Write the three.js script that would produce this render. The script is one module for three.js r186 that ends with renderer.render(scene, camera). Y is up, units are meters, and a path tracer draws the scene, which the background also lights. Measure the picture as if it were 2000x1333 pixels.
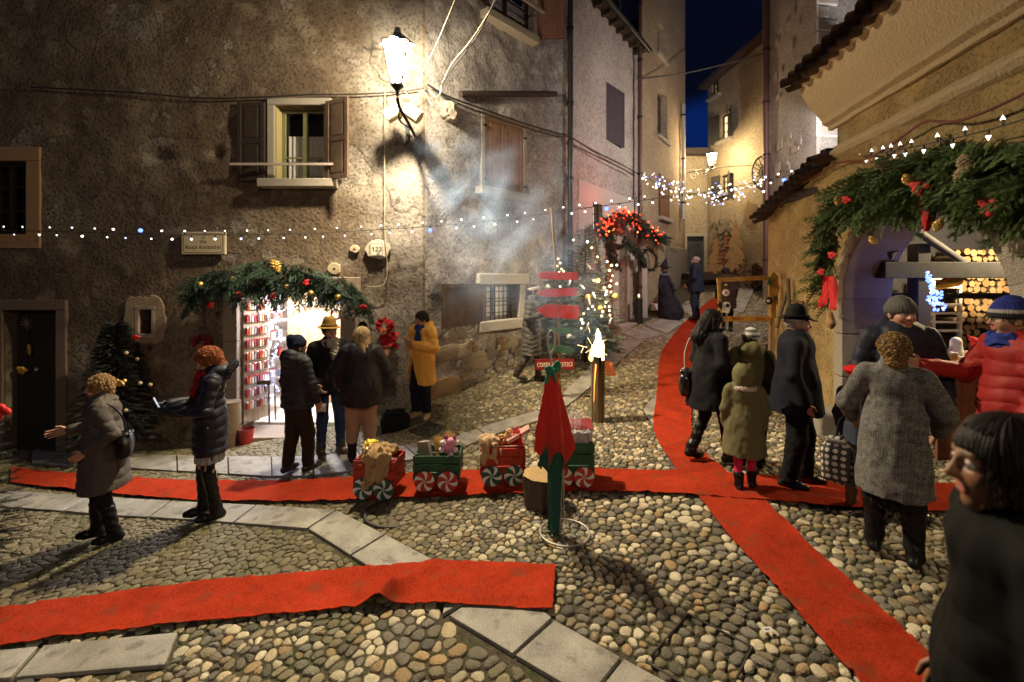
import * as THREE from 'three';
import { mergeGeometries, mergeVertices } from 'three/addons/utils/BufferGeometryUtils.js';
import { RoundedBoxGeometry } from 'three/addons/geometries/RoundedBoxGeometry.js';
import { createNoise2D, createNoise3D, createNoise4D } from 'simplex-noise';

// ---------------------------------------------------------------- camera, sky, exposure
const EYE = 2.1, FOC = 900, HX = 1000, HY = 540;          // eye height; focal length and horizon of the lens, in photograph pixels
const scene = new THREE.Scene();
const camera = new THREE.PerspectiveCamera(2 * Math.atan(793 / FOC) * 180 / Math.PI, 2000 / 1586, 0.1, 400);
camera.position.set(0, EYE, 0);
camera.setViewOffset(2000, 1586, 0, 253, 2000, 1333);     // a lens shifted down, as verticals stay vertical
scene.add(camera);
const renderer = new THREE.WebGLRenderer({ antialias: true });
renderer.toneMapping = THREE.LinearToneMapping;
renderer.toneMappingExposure = 1.42;
camera.focus = 4.4; camera.userData.fStop = 1.2;
renderer.shadowMap.enabled = true;

const rngOf = (s) => () => { s = (s + 0x6d2b79f5) | 0; let t = Math.imul(s ^ (s >>> 15), 1 | s); t = (t + Math.imul(t ^ (t >>> 7), 61 | t)) ^ t; return ((t ^ (t >>> 14)) >>> 0) / 4294967296; };
const rnd = rngOf(77), n2 = createNoise2D(rngOf(5)), n3 = createNoise3D(rngOf(9)), n4 = createNoise4D(rngOf(12));
const rr = (a, b) => a + (b - a) * rnd();
const clamp = (x, a = 0, b = 1) => Math.min(b, Math.max(a, x));
const mix = (a, b, t) => a + (b - a) * t;
const sstep = (a, b, x) => { const t = clamp((x - a) / (b - a)); return t * t * (3 - 2 * t); };
const fbm2 = (x, y, o = 4) => { let s = 0, a = 0.5, f = 1; for (let i = 0; i < o; i++) { s += a * n2(x * f + i * 17.3, y * f - i * 9.1); a *= 0.5; f *= 2.03; } return s; };
const V = (x, y, z) => new THREE.Vector3(x, y, z);

{ // night sky: deep blue with dark drifting cloud
  const w = 512, h = 256, data = new Float32Array(w * h * 4);
  for (let j = 0; j < h; j++) for (let i = 0; i < w; i++) {
    const el = ((j + 0.5) / h - 0.5) * Math.PI, az = (i + 0.5) / w * 2 * Math.PI, x = Math.cos(az) * Math.cos(el), y = Math.sin(el), z = Math.sin(az) * Math.cos(el);
    let c = 0, a = 0.5, f = 2.6;
    for (let k = 0; k < 4; k++) { c += a * n3(x * f + 3, y * f * 1.4, z * f); a *= 0.5; f *= 2; }
    const b = sstep(-0.12, 0.45, c), k = (j * w + i) * 4;
    data[k] = mix(0.0012, 0.0016, b); data[k + 1] = mix(0.0018, 0.010, b); data[k + 2] = mix(0.006, 0.07, b); data[k + 3] = 1;
  }
  const sky = new THREE.DataTexture(data, w, h, THREE.RGBAFormat, THREE.FloatType);
  sky.mapping = THREE.EquirectangularReflectionMapping; sky.magFilter = THREE.LinearFilter; sky.needsUpdate = true;
  scene.background = sky; scene.environment = sky;
  const moon = new THREE.DirectionalLight(0xbfd0ff, 0.012);
  moon.position.set(-30, 60, 25); moon.castShadow = true; moon.shadow.radius = 4;
  Object.assign(moon.shadow.camera, { left: -25, right: 25, top: 25, bottom: -25, far: 150 });
  moon.name = 'moon'; scene.add(moon, moon.target);
}
const lampWhite = new THREE.Color().setRGB(1, 0.82, 0.54), lampWarm = new THREE.Color().setRGB(1, 0.77, 0.42);
function pointLight(name, pos, color, intensity, radius = 0.04) {
  const l = new THREE.PointLight(color, intensity); l.position.copy(pos); l.castShadow = true; l.shadow.radius = radius / 0.02; l.shadow.bias = -0.001; l.name = name; scene.add(l); return l;
}

// ---------------------------------------------------------------- helpers
const at = (px, py, d) => V((px - HX) / FOC * d, EYE - (py - HY) / FOC * d, -d);
const used = {};
const numbered = (n) => { const k = used[n] = (used[n] ?? -1) + 1; return k ? n + '_' + String(k).padStart(3, '0') : n; };
function tag(o, label, category, group, kind) {
  if (label) o.userData.label = label; if (category) o.userData.category = category;
  if (group) o.userData.group = group; if (kind) o.userData.kind = kind; return o;
}
function thing(name, label, category, group) { const o = new THREE.Group(); o.name = numbered(name); scene.add(o); return tag(o, label, category, group); }
function mesh(name, g, m, parent) { const o = new THREE.Mesh(g, m); o.castShadow = o.receiveShadow = true; o.name = parent ? name : numbered(name); (parent ?? scene).add(o); return o; }
function sub(name, parent) { const o = new THREE.Group(); o.name = name; parent.add(o); return o; }
function struct(name, label, category) { const o = thing(name, label, category); o.userData.kind = 'structure'; return o; }
const merge = (list) => { const l = list.map((g) => { const q = g.index ? g.toNonIndexed() : g; for (const k of Object.keys(q.attributes)) if (!['position', 'normal', 'uv', 'color'].includes(k)) q.deleteAttribute(k); return q; });
  const all = ['uv', 'color'].filter((k) => !l.every((g) => g.attributes[k])); for (const g of l) for (const k of all) g.deleteAttribute(k); return mergeGeometries(l); };
const box = (w, h, d, x = 0, y = 0, z = 0, r = 0) => { const g = r ? new RoundedBoxGeometry(w, h, d, 1, Math.min(r, w / 2.01, h / 2.01, d / 2.01)) : new THREE.BoxGeometry(w, h, d); return g.translate(x, y, z); };
const cyl = (r0, r1, h, n = 16, open = false) => new THREE.CylinderGeometry(r1, r0, h, n, 1, open);
function rod(a, b, r0, r1 = r0, n = 8) { const d = b.clone().sub(a), g = new THREE.CylinderGeometry(r1, r0, d.length(), n); g.applyQuaternion(new THREE.Quaternion().setFromUnitVectors(V(0, 1, 0), d.clone().normalize())); return g.translate((a.x + b.x) / 2, (a.y + b.y) / 2, (a.z + b.z) / 2); }
const tube = (pts, r, seg = pts.length * 6, n = 6) => new THREE.TubeGeometry(new THREE.CatmullRomCurve3(pts), seg, r, n);
function ext(pts, depth, bevel = 0, holes) { const s = new THREE.Shape(pts.map((p) => new THREE.Vector2(p[0], p[1]))); if (holes) s.holes = holes; const g = new THREE.ExtrudeGeometry(s, { depth, bevelEnabled: bevel > 0, bevelSize: bevel, bevelThickness: bevel, bevelSegments: 1, curveSegments: 10 }); return g; }
function worldUV(g, s = 1) { // box-projected uv in metres
  if (g.index) g = g.toNonIndexed(); const p = g.attributes.position, n = g.attributes.normal, uv = new Float32Array(p.count * 2);
  for (let i = 0; i < p.count; i += 3) {
    const nx = Math.abs(n.getX(i) + n.getX(i + 1) + n.getX(i + 2)), ny = Math.abs(n.getY(i) + n.getY(i + 1) + n.getY(i + 2)), nz = Math.abs(n.getZ(i) + n.getZ(i + 1) + n.getZ(i + 2));
    for (let k = i; k < i + 3; k++) { const x = p.getX(k), y = p.getY(k), z = p.getZ(k); uv[k * 2] = (nx > ny && nx > nz ? z : x) * s; uv[k * 2 + 1] = (ny > nx && ny >= nz ? z : y) * s; }
  }
  g.setAttribute('uv', new THREE.BufferAttribute(uv, 2)); return g;
}
function paint(g, fn) { const p = g.attributes.position, c = new Float32Array(p.count * 3); for (let i = 0; i < p.count; i++) { const q = fn(p.getX(i), p.getY(i), p.getZ(i)); c[i * 3] = q[0]; c[i * 3 + 1] = q[1]; c[i * 3 + 2] = q[2]; } g.setAttribute('color', new THREE.BufferAttribute(c, 3)); return g; }
const flat = (g, c) => paint(g, () => c);

// textures: linear values in, sRGB bytes out
const toS = (x) => 255 * (x <= 0.0031308 ? 12.92 * x : 1.055 * Math.pow(x, 1 / 2.4) - 0.055);
function tex(w, h, fn, repeat, srgb = true) {
  const d = new Uint8Array(w * h * 4);
  for (let j = 0; j < h; j++) for (let i = 0; i < w; i++) { const c = fn(i / w, j / h), k = (j * w + i) * 4; if (srgb) { d[k] = toS(clamp(c[0])); d[k + 1] = toS(clamp(c[1])); d[k + 2] = toS(clamp(c[2])); } else d[k] = d[k + 1] = d[k + 2] = 255 * clamp(c); d[k + 3] = 255; }
  const t = new THREE.DataTexture(d, w, h, THREE.RGBAFormat); t.magFilter = THREE.LinearFilter; t.wrapS = t.wrapT = THREE.RepeatWrapping; if (srgb) t.colorSpace = THREE.SRGBColorSpace;
  if (repeat) t.repeat.set(repeat, repeat); t.needsUpdate = true; return t;
}
// noise that tiles over the unit square
function tiled(u, v, f, o = 4, seed = 0) { let s = 0, a = 0.5; const A = u * 2 * Math.PI, B = v * 2 * Math.PI, ca = Math.cos(A), sa = Math.sin(A), cb = Math.cos(B), sb = Math.sin(B); for (let i = 0; i < o; i++) { const r = f / (2 * Math.PI); s += a * n4(ca * r + seed, sa * r + i * 7, cb * r - seed, sb * r); a *= 0.5; f *= 2; } return s; }
const std = (color, roughness = 0.8, more = {}) => { const m = new THREE.MeshStandardMaterial({ roughness, ...more }); if (Array.isArray(color)) m.color.setRGB(...color); else m.color.set(color); return m; };
const grainBump = tex(256, 256, (u, v) => 0.5 + 0.9 * tiled(u, v, 24, 3), 0, false);
const bumpAt = (rep) => { const t = grainBump.clone(); t.repeat.set(rep, rep); t.needsUpdate = true; return t; };
const woodTex = tex(512, 512, (u, v) => { const g = tiled(u, v * 0.12 + 0.3, 60, 3, 3), k = 0.72 + 0.5 * g + 0.25 * tiled(u, v, 5, 3, 8); return [k, k * 0.96, k * 0.9]; });
const wood = (c, rough = 0.75, rep = 1) => { const t = woodTex.clone(); t.repeat.set(rep, rep); t.needsUpdate = true; return std(c, rough, { map: t, bumpMap: t, bumpScale: 0.0015 }); };
const glow = (c, k) => { const m = std([0.02, 0.02, 0.02], 0.4); m.emissive.setRGB(...c); m.emissiveIntensity = k; return m; };
const M = {
  iron: std([0.02, 0.02, 0.022], 0.5, { metalness: 0.4 }), dark: std([0.01, 0.01, 0.011], 0.9), darkWood: wood([0.06, 0.04, 0.028]), midWood: wood([0.16, 0.105, 0.07]), paleWood: wood([0.42, 0.25, 0.11]), ochreWood: wood([0.5, 0.25, 0.06]),
  white: std([0.7, 0.69, 0.66], 0.6), cream: std([0.62, 0.55, 0.4], 0.5), cable: std([0.03, 0.028, 0.027], 0.6), stoneTrim: std([0.36, 0.32, 0.26], 0.85, { bumpMap: bumpAt(3), bumpScale: 0.006 }),
  red: std([0.42, 0.02, 0.015], 0.6), green: std([0.02, 0.09, 0.045], 0.6), gold: std([0.6, 0.38, 0.1], 0.35, { metalness: 0.8 }), vc: std([1, 1, 1], 0.8, { vertexColors: true }),
  pane: new THREE.MeshPhysicalMaterial({ color: 0xffffff, roughness: 0.05, transmission: 1, thickness: 0, ior: 1.5 }),
  curtain: std([0.55, 0.53, 0.48], 0.9), black: std([0.004, 0.004, 0.005], 0.9),
};
// ---------------------------------------------------------------- ground: heights read off the feet and wall bases, joined by a thin-plate surface
const CTRL = [[0, 0.3, -0.02], [-3, 0.8, -0.3], [2, 0.9, 0.04], [2.5, 2.3, 0.05], [0, 3, -0.02], [0.41, 3.7, 0], [-1.32, 4.6, -0.1], [-3.9, 4.35, -0.43], [-2.96, 4.53, -0.29], [-2.37, 5.93, -0.26], [-3.5, 7.2, -0.36], [-1.36, 6.8, 0.0], [-1.36, 7.2, 0.12],
  [0.26, 7.94, 0.29], [5.1, 12.8, 0.88], [1.28, 10.03, 0.46], [4.26, 5.86, 0.05], [2.8, 3.3, 0.06], [2.82, 4.53, 0.02], [2.17, 5.06, 0.05], [4.69, 8.44, 0.33], [3.65, 13.4, 0.98], [-8, 7.2, -0.6], [-6.2, 5, -0.55], [-8, 3, -0.65], [-3.1, 2.7, -0.32],
  [4, 3.5, 0.05], [5, 1.8, 0.05], [6.5, 4.5, 0.05], [6.56, 17.5, 2.0], [7.5, 14, 1.22], [8.3, 17.3, 2.1], [7.6, 19.3, 2.2], [10, 17, 2.2], [1.2, 6.4, 0.05], [3, 9.5, 0.45], [10, 10, 0.7], [-10, 12, -0.6], [-3.5, 9, -0.7], [-5.5, 9, -0.8], [0, -3, -0.1], [-8, -3, -0.7]];
const tps = (r2) => (r2 < 1e-9 ? 0 : 0.5 * r2 * Math.log(r2));
const TPS = (() => {
  const n = CTRL.length, N = n + 3, A = [];
  for (let i = 0; i < n; i++) { const row = new Array(N + 1).fill(0); for (let j = 0; j < n; j++) row[j] = tps((CTRL[i][0] - CTRL[j][0]) ** 2 + (CTRL[i][1] - CTRL[j][1]) ** 2) + (i === j ? 0.25 : 0); row[n] = 1; row[n + 1] = CTRL[i][0]; row[n + 2] = CTRL[i][1]; row[N] = CTRL[i][2]; A.push(row); }
  for (let k = 0; k < 3; k++) { const row = new Array(N + 1).fill(0); for (let j = 0; j < n; j++) row[j] = k === 0 ? 1 : CTRL[j][k - 1]; A.push(row); }
  for (let c = 0; c < N; c++) { let p = c; for (let r = c + 1; r < N; r++) if (Math.abs(A[r][c]) > Math.abs(A[p][c])) p = r; [A[c], A[p]] = [A[p], A[c]]; for (let r = 0; r < N; r++) if (r !== c) { const f = A[r][c] / A[c][c]; if (f) for (let k = c; k <= N; k++) A[r][k] -= f * A[c][k]; } }
  return A.map((r, i) => r[N] / r[i]);
})();
function ghExact(x, d) {
  const cx = clamp(x, -11, 11), cd = clamp(d, -4, 22), n = CTRL.length; let s = TPS[n] + TPS[n + 1] * cx + TPS[n + 2] * cd;
  for (let i = 0; i < n; i++) s += TPS[i] * tps((cx - CTRL[i][0]) ** 2 + (cd - CTRL[i][1]) ** 2);
  return clamp(s, -1, 2.6);
}
const GX0 = -12, GD0 = -5, GS = 0.2, GNX = 121, GND = 141, GH = new Float32Array(GNX * GND);
for (let j = 0; j < GND; j++) for (let i = 0; i < GNX; i++) GH[j * GNX + i] = ghExact(GX0 + i * GS, GD0 + j * GS);
function gh(x, d) {
  const u = clamp((x - GX0) / GS, 0, GNX - 1.001), v = clamp((d - GD0) / GS, 0, GND - 1.001), i = Math.floor(u), j = Math.floor(v), a = u - i, b = v - j, k = j * GNX + i;
  return mix(mix(GH[k], GH[k + 1], a), mix(GH[k + GNX], GH[k + GNX + 1], a), b);
}
function onGround(px, py, lift = 0) { // where the sight line through a pixel meets the ground
  const kx = (px - HX) / FOC, ky = -(py - HY) / FOC; let d = 0.6;
  for (let s = 0; s < 3000; s++) { const y = EYE + ky * d; if (y < gh(kx * d, d) + lift) break; d += 0.01; if (d > 24) break; }
  return { x: kx * d, d, y: gh(kx * d, d), v: V(kx * d, gh(kx * d, d) + lift, -d) };
}

const ground = struct('ground', 'sloping village square and lane of bedded cobbles and mossy mortar', 'ground');
{
  const xs = [-160, -60, -25], ds = [-120, -40, -12]; for (let i = 0; i < GNX; i++) xs.push(GX0 + i * GS); xs.push(25, 60, 160); for (let j = 0; j < GND; j++) ds.push(GD0 + j * GS); ds.push(32, 60, 200);
  const p = [], uv = [], ix = [];
  for (const d of ds) for (const x of xs) { p.push(x, gh(x, d), -d); uv.push(x, d); }
  for (let j = 0; j < ds.length - 1; j++) for (let i = 0; i < xs.length - 1; i++) { const a = j * xs.length + i, b = a + 1, c = a + xs.length, e = c + 1; ix.push(a, b, c, b, e, c); }
  const g = new THREE.BufferGeometry(); g.setAttribute('position', new THREE.Float32BufferAttribute(p, 3)); g.setAttribute('uv', new THREE.Float32BufferAttribute(uv, 2)); g.setIndex(ix); g.computeVertexNormals();
  const t = tex(512, 512, (u, v) => { const m = sstep(-0.2, 0.35, tiled(u, v, 6, 4)), k = 0.75 + 0.7 * tiled(u, v, 40, 3, 4); return [mix(0.095, 0.065, m) * k, mix(0.078, 0.072, m) * k, mix(0.05, 0.022, m) * k]; }); t.repeat.set(0.5, 0.5);
  mesh('mortar', g, std([1, 1, 1], 0.95, { map: t, bumpMap: bumpAt(3), bumpScale: 0.012 }), ground);
}

// ---- granite slab paths (corner pixels of each slab, unprojected onto the ground)
const SLABS = [];
const strip = (pairs) => { for (let i = 0; i < pairs.length - 1; i++) SLABS.push([pairs[i][0], pairs[i + 1][0], pairs[i + 1][1], pairs[i][1]]); };
strip([[[-130, 950], [-170, 985]], [[30, 963], [-20, 992]], [[180, 973], [124, 1003]], [[335, 982], [290, 1015]], [[500, 992], [455, 1027]], [[656, 1002], [600, 1038]]]);
strip([[[656, 1002], [600, 1038]], [[752, 1050], [684, 1092]], [[862, 1108], [790, 1160]]]);
SLABS.push([[880, 1120], [985, 1150], [905, 1187], [862, 1210]], [[907, 1189], [990, 1152], [1040, 1180], [1081, 1217], [1002, 1290], [874, 1212]].slice(0, 6), [[1003, 1291], [1082, 1218], [1216, 1295], [1150, 1378]], [[1152, 1379], [1217, 1296], [1330, 1358], [1290, 1440]]);
strip([[[60, 884], [60, 908]], [[240, 889], [240, 917]], [[345, 892], [345, 924]], [[445, 895], [445, 930]], [[530, 896], [530, 935]], [[610, 894], [612, 934]], [[700, 886], [715, 921]], [[790, 874], [818, 899]], [[884, 859], [911, 875]], [[932, 841], [953, 857]], [[1052, 805], [1076, 817]], [[1098, 773], [1128, 781]], [[1137, 735], [1172, 743]], [[1166, 698], [1208, 709]], [[1192, 667], [1258, 667]]]);
SLABS.push([[-60, 1284], [78, 1270], [20, 1334], [-120, 1345]], [[82, 1269], [350, 1244], [324, 1308], [24, 1333]]);
SLABS.push([[1214, 652], [1258, 640], [1300, 655], [1246, 666]], [[1262, 638], [1300, 620], [1335, 632], [1303, 653]], [[1302, 619], [1342, 596], [1366, 604], [1338, 630]], [[1255, 802], [1283, 770], [1284, 845]], [[1400, 600], [1440, 560], [1478, 556], [1452, 612]], [[1442, 558], [1460, 546], [1490, 544], [1480, 554]]);
const SLAB3 = SLABS.map((s) => s.map(([x, y]) => { const g = onGround(x, y); return [g.x, g.d]; }));
const area2 = (P) => P.reduce((s, p, i) => { const q = P[(i + 1) % P.length]; return s + p[0] * q[1] - q[0] * p[1]; }, 0);
SLAB3.forEach((P) => { if (area2(P) < 0) P.reverse(); });
{
  const path = struct('slab_path', 'smooth grey granite slab paths crossing the cobbled square', 'paving');
  const t = tex(512, 512, (u, v) => { const k = (0.8 + 0.6 * tiled(u, v, 110, 2, 2) + 0.5 * tiled(u, v, 4, 4, 6)) * (1 - 0.4 * sstep(0.1, 0.35, tiled(u, v, 7, 4, 12))); return [0.36 * k, 0.34 * k, 0.3 * k]; });
  t.repeat.set(0.8, 0.8); const ms = [0.92, 1.04, 0.98].map((k) => std([k, k, k], 0.62, { map: t, bumpMap: bumpAt(6), bumpScale: 0.002 }));
  SLAB3.forEach((P, si) => {
    const cx = P.reduce((s, p) => s + p[0], 0) / P.length, cd = P.reduce((s, p) => s + p[1], 0) / P.length;
    const Q = P.map(([x, d]) => { const l = Math.hypot(x - cx, d - cd), k = Math.max(0, l - 0.012) / l; return [cx + (x - cx) * k, cd + (d - cd) * k]; });
    // fan of a dense edge ring so that the slab follows the slope
    const ring = []; Q.forEach((q, i) => { const r = Q[(i + 1) % Q.length]; for (let k = 0; k < 8; k++) ring.push([mix(q[0], r[0], k / 8), mix(q[1], r[1], k / 8)]); });
    const p = [], ix = [], n = ring.length, R = [1, 0.985, 0.66, 0.33];
    ring.forEach(([x, d]) => p.push(x, gh(x, d) - 0.04, -d));
    R.forEach((f, k) => ring.forEach(([x, d]) => { const X = cx + (x - cx) * f, D = cd + (d - cd) * f; p.push(X, gh(X, D) + (k === 0 ? 0.02 : 0.026), -D); }));
    p.push(cx, gh(cx, cd) + 0.026, -cd);
    for (let k = 0; k < 4; k++) for (let i = 0; i < n; i++) { const a = k * n + i, b = k * n + (i + 1) % n; ix.push(a, b, a + n, b, b + n, a + n); }
    for (let i = 0; i < n; i++) ix.push(4 * n + i, 4 * n + (i + 1) % n, 5 * n);
    let g = new THREE.BufferGeometry(); g.setAttribute('position', new THREE.Float32BufferAttribute(p, 3)); g.setIndex(ix); g.computeVertexNormals();
    mesh('slab', worldUV(g), ms[si % 3], path);
  });
}

// ---- red carpets
const CARPETS = [], onFold = onGround(765, 1172), foldB = onGround(1700, 1228), foldC = onGround(1640, 1250);
const catmull = (pts) => new THREE.CatmullRomCurve3(pts.map((p) => V(p[0], 0, p[1])), false, 'centripetal');
function carpet(label, pairs, lift, seed, fold) {
  const L = catmull(pairs.map((p) => { const g = onGround(...p[0], 0.03); return [g.x, g.d]; })), R = catmull(pairs.map((p) => { const g = onGround(...p[1], 0.03); return [g.x, g.d]; }));
  const len = L.getLength(), n = Math.ceil(len / 0.035), m = 14, p = [], uv = [], ix = [], poly = [[], []];
  for (let lay = 0; lay < 2; lay++) for (let i = 0; i <= n; i++) {
    const a = L.getPoint(i / n), b = R.getPoint(i / n); a.x += 0.006 * n2(i * 0.21, seed); b.x += 0.006 * n2(i * 0.19, seed + 5);
    if (!lay && i % 4 === 0) { poly[0].push([a.x, a.z]); poly[1].push([b.x, b.z]); }
    for (let j = 0; j <= m; j++) {
      const x = mix(a.x, b.x, j / m), d = mix(a.z, b.z, j / m);
      let y = gh(x, d) + 0.036 + lift + 0.006 * n2(x * 9 + seed, d * 9) + 0.014 * Math.max(0, n2(x * 2.2 + seed, d * 2.2)) + 0.016 * Math.max(0, 1 - Math.abs(n2(x * 1.3 + d * 0.9 + seed, d * 1.1)) * 9) * sstep(0, 0.4, n2(x * 0.9, d * 0.9 + seed));
      if (fold) y += fold(x, d, i / n, j / m);
      p.push(x, y - (lay ? 0.007 : 0), -d); uv.push(x, d);
    }
  }
  const W = m + 1, S = (n + 1) * W, q = (a, b, c, e) => ix.push(a, b, c, b, e, c);
  for (let i = 0; i < n; i++) for (let j = 0; j < m; j++) { const a = i * W + j; q(a, a + 1, a + W, a + W + 1); q(S + a + 1, S + a, S + a + W + 1, S + a + W); }
  for (let i = 0; i < n; i++) for (const j of [0, m]) { const a = i * W + j; q(a, a + W, S + a, S + a + W); }
  for (const i of [0, n]) for (let j = 0; j < m; j++) { const a = i * W + j; q(a, a + 1, S + a, S + a + 1); }
  const g = new THREE.BufferGeometry(); g.setAttribute('position', new THREE.Float32BufferAttribute(p, 3)); g.setAttribute('uv', new THREE.Float32BufferAttribute(uv, 2)); g.setIndex(ix); g.computeVertexNormals();
  CARPETS.push([...poly[0], ...poly[1].reverse()]);
  tag(mesh('red_carpet', g, carpet.mat), label, 'carpet', 'red felt carpets laid over the cobbles');
}
{
  const t = tex(512, 512, (u, v) => { const k = 0.82 + 0.7 * tiled(u, v, 90, 2, 1) + 0.35 * tiled(u, v, 3, 4, 5), m = 0.7 * sstep(0.08, 0.4, tiled(u, v, 7, 3, 9)), s = n2(u * 900, v * 900) > 0.92 ? 0.5 : 0; return [mix(0.42 * k, 0.22, m) + 0.1 * s, mix(0.042 * k, 0.05, m) + 0.12 * s, mix(0.016 * k, 0.024, m) + 0.1 * s]; }); t.repeat.set(0.7, 0.7);
  carpet.mat = new THREE.MeshPhysicalMaterial({ roughness: 1, specularIntensity: 0.1, map: t, bumpMap: bumpAt(10), bumpScale: 0.003, side: THREE.DoubleSide });
}
carpet('short red carpet in front, its cut end beside the ring foot of the stand', [[[-420, 1262], [-420, 1335]], [[0, 1192], [0, 1264]], [[250, 1156], [290, 1227]], [[500, 1130], [560, 1201]], [[700, 1112], [740, 1186]], [[880, 1099], [900, 1184]], [[1086, 1106], [1078, 1196]]], 0.004, 1,
  (x, d, s, t) => { const c = onFold, r = Math.hypot(x - c.x, (d - c.d)); return 0.075 * Math.exp(-(((x - c.x) - (d - c.d) * 0.75) ** 2) / 0.006) * sstep(0.75, 0.1, Math.abs(d - c.d)) * (0.3 + 0.7 * t) + 0.05 * Math.exp(-r * r / 0.006); });
carpet('long red carpet under the toy train, running across the square', [[[20, 914], [20, 944]], [[240, 934], [240, 968]], [[450, 942], [450, 981]], [[700, 933], [700, 979]], [[930, 921], [940, 969]], [[1160, 918], [1180, 963]], [[1400, 925], [1400, 972]], [[1640, 938], [1640, 992]], [[1780, 945], [1790, 1000]], [[1960, 950], [1980, 1003]]], 0.008, 2);
carpet('red carpet climbing the lane past the man in the dark suit', [[[1332, 932], [1440, 940]], [[1279, 846], [1360, 866]], [[1284, 760], [1353, 770]], [[1291, 692], [1354, 692]], [[1318, 652], [1364, 652]], [[1342, 625], [1386, 623]], [[1380, 592], [1412, 591]], [[1408, 572], [1432, 571]], [[1430, 557], [1446, 556]], [[1440, 548], [1452, 547]]], 0.0, 3);
carpet('red carpet running toward the photographer beside the paper scrap', [[[1362, 966], [1490, 974]], [[1420, 1040], [1580, 1062]], [[1500, 1132], [1700, 1172]], [[1580, 1222], [1800, 1262]], [[1680, 1335], [1884, 1335]], [[1800, 1470], [2030, 1470]]], 0.0, 4,
  (x, d, s, t) => 0.02 * Math.exp(-((d - foldB.d) ** 2) / 0.0012) * sstep(0.2, 0.9, t) + 0.018 * Math.exp(-((x - foldC.x - (foldC.d - d) * 0.55) ** 2) / 0.0016) * sstep(foldC.d + 0.3, foldC.d, d));
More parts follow.
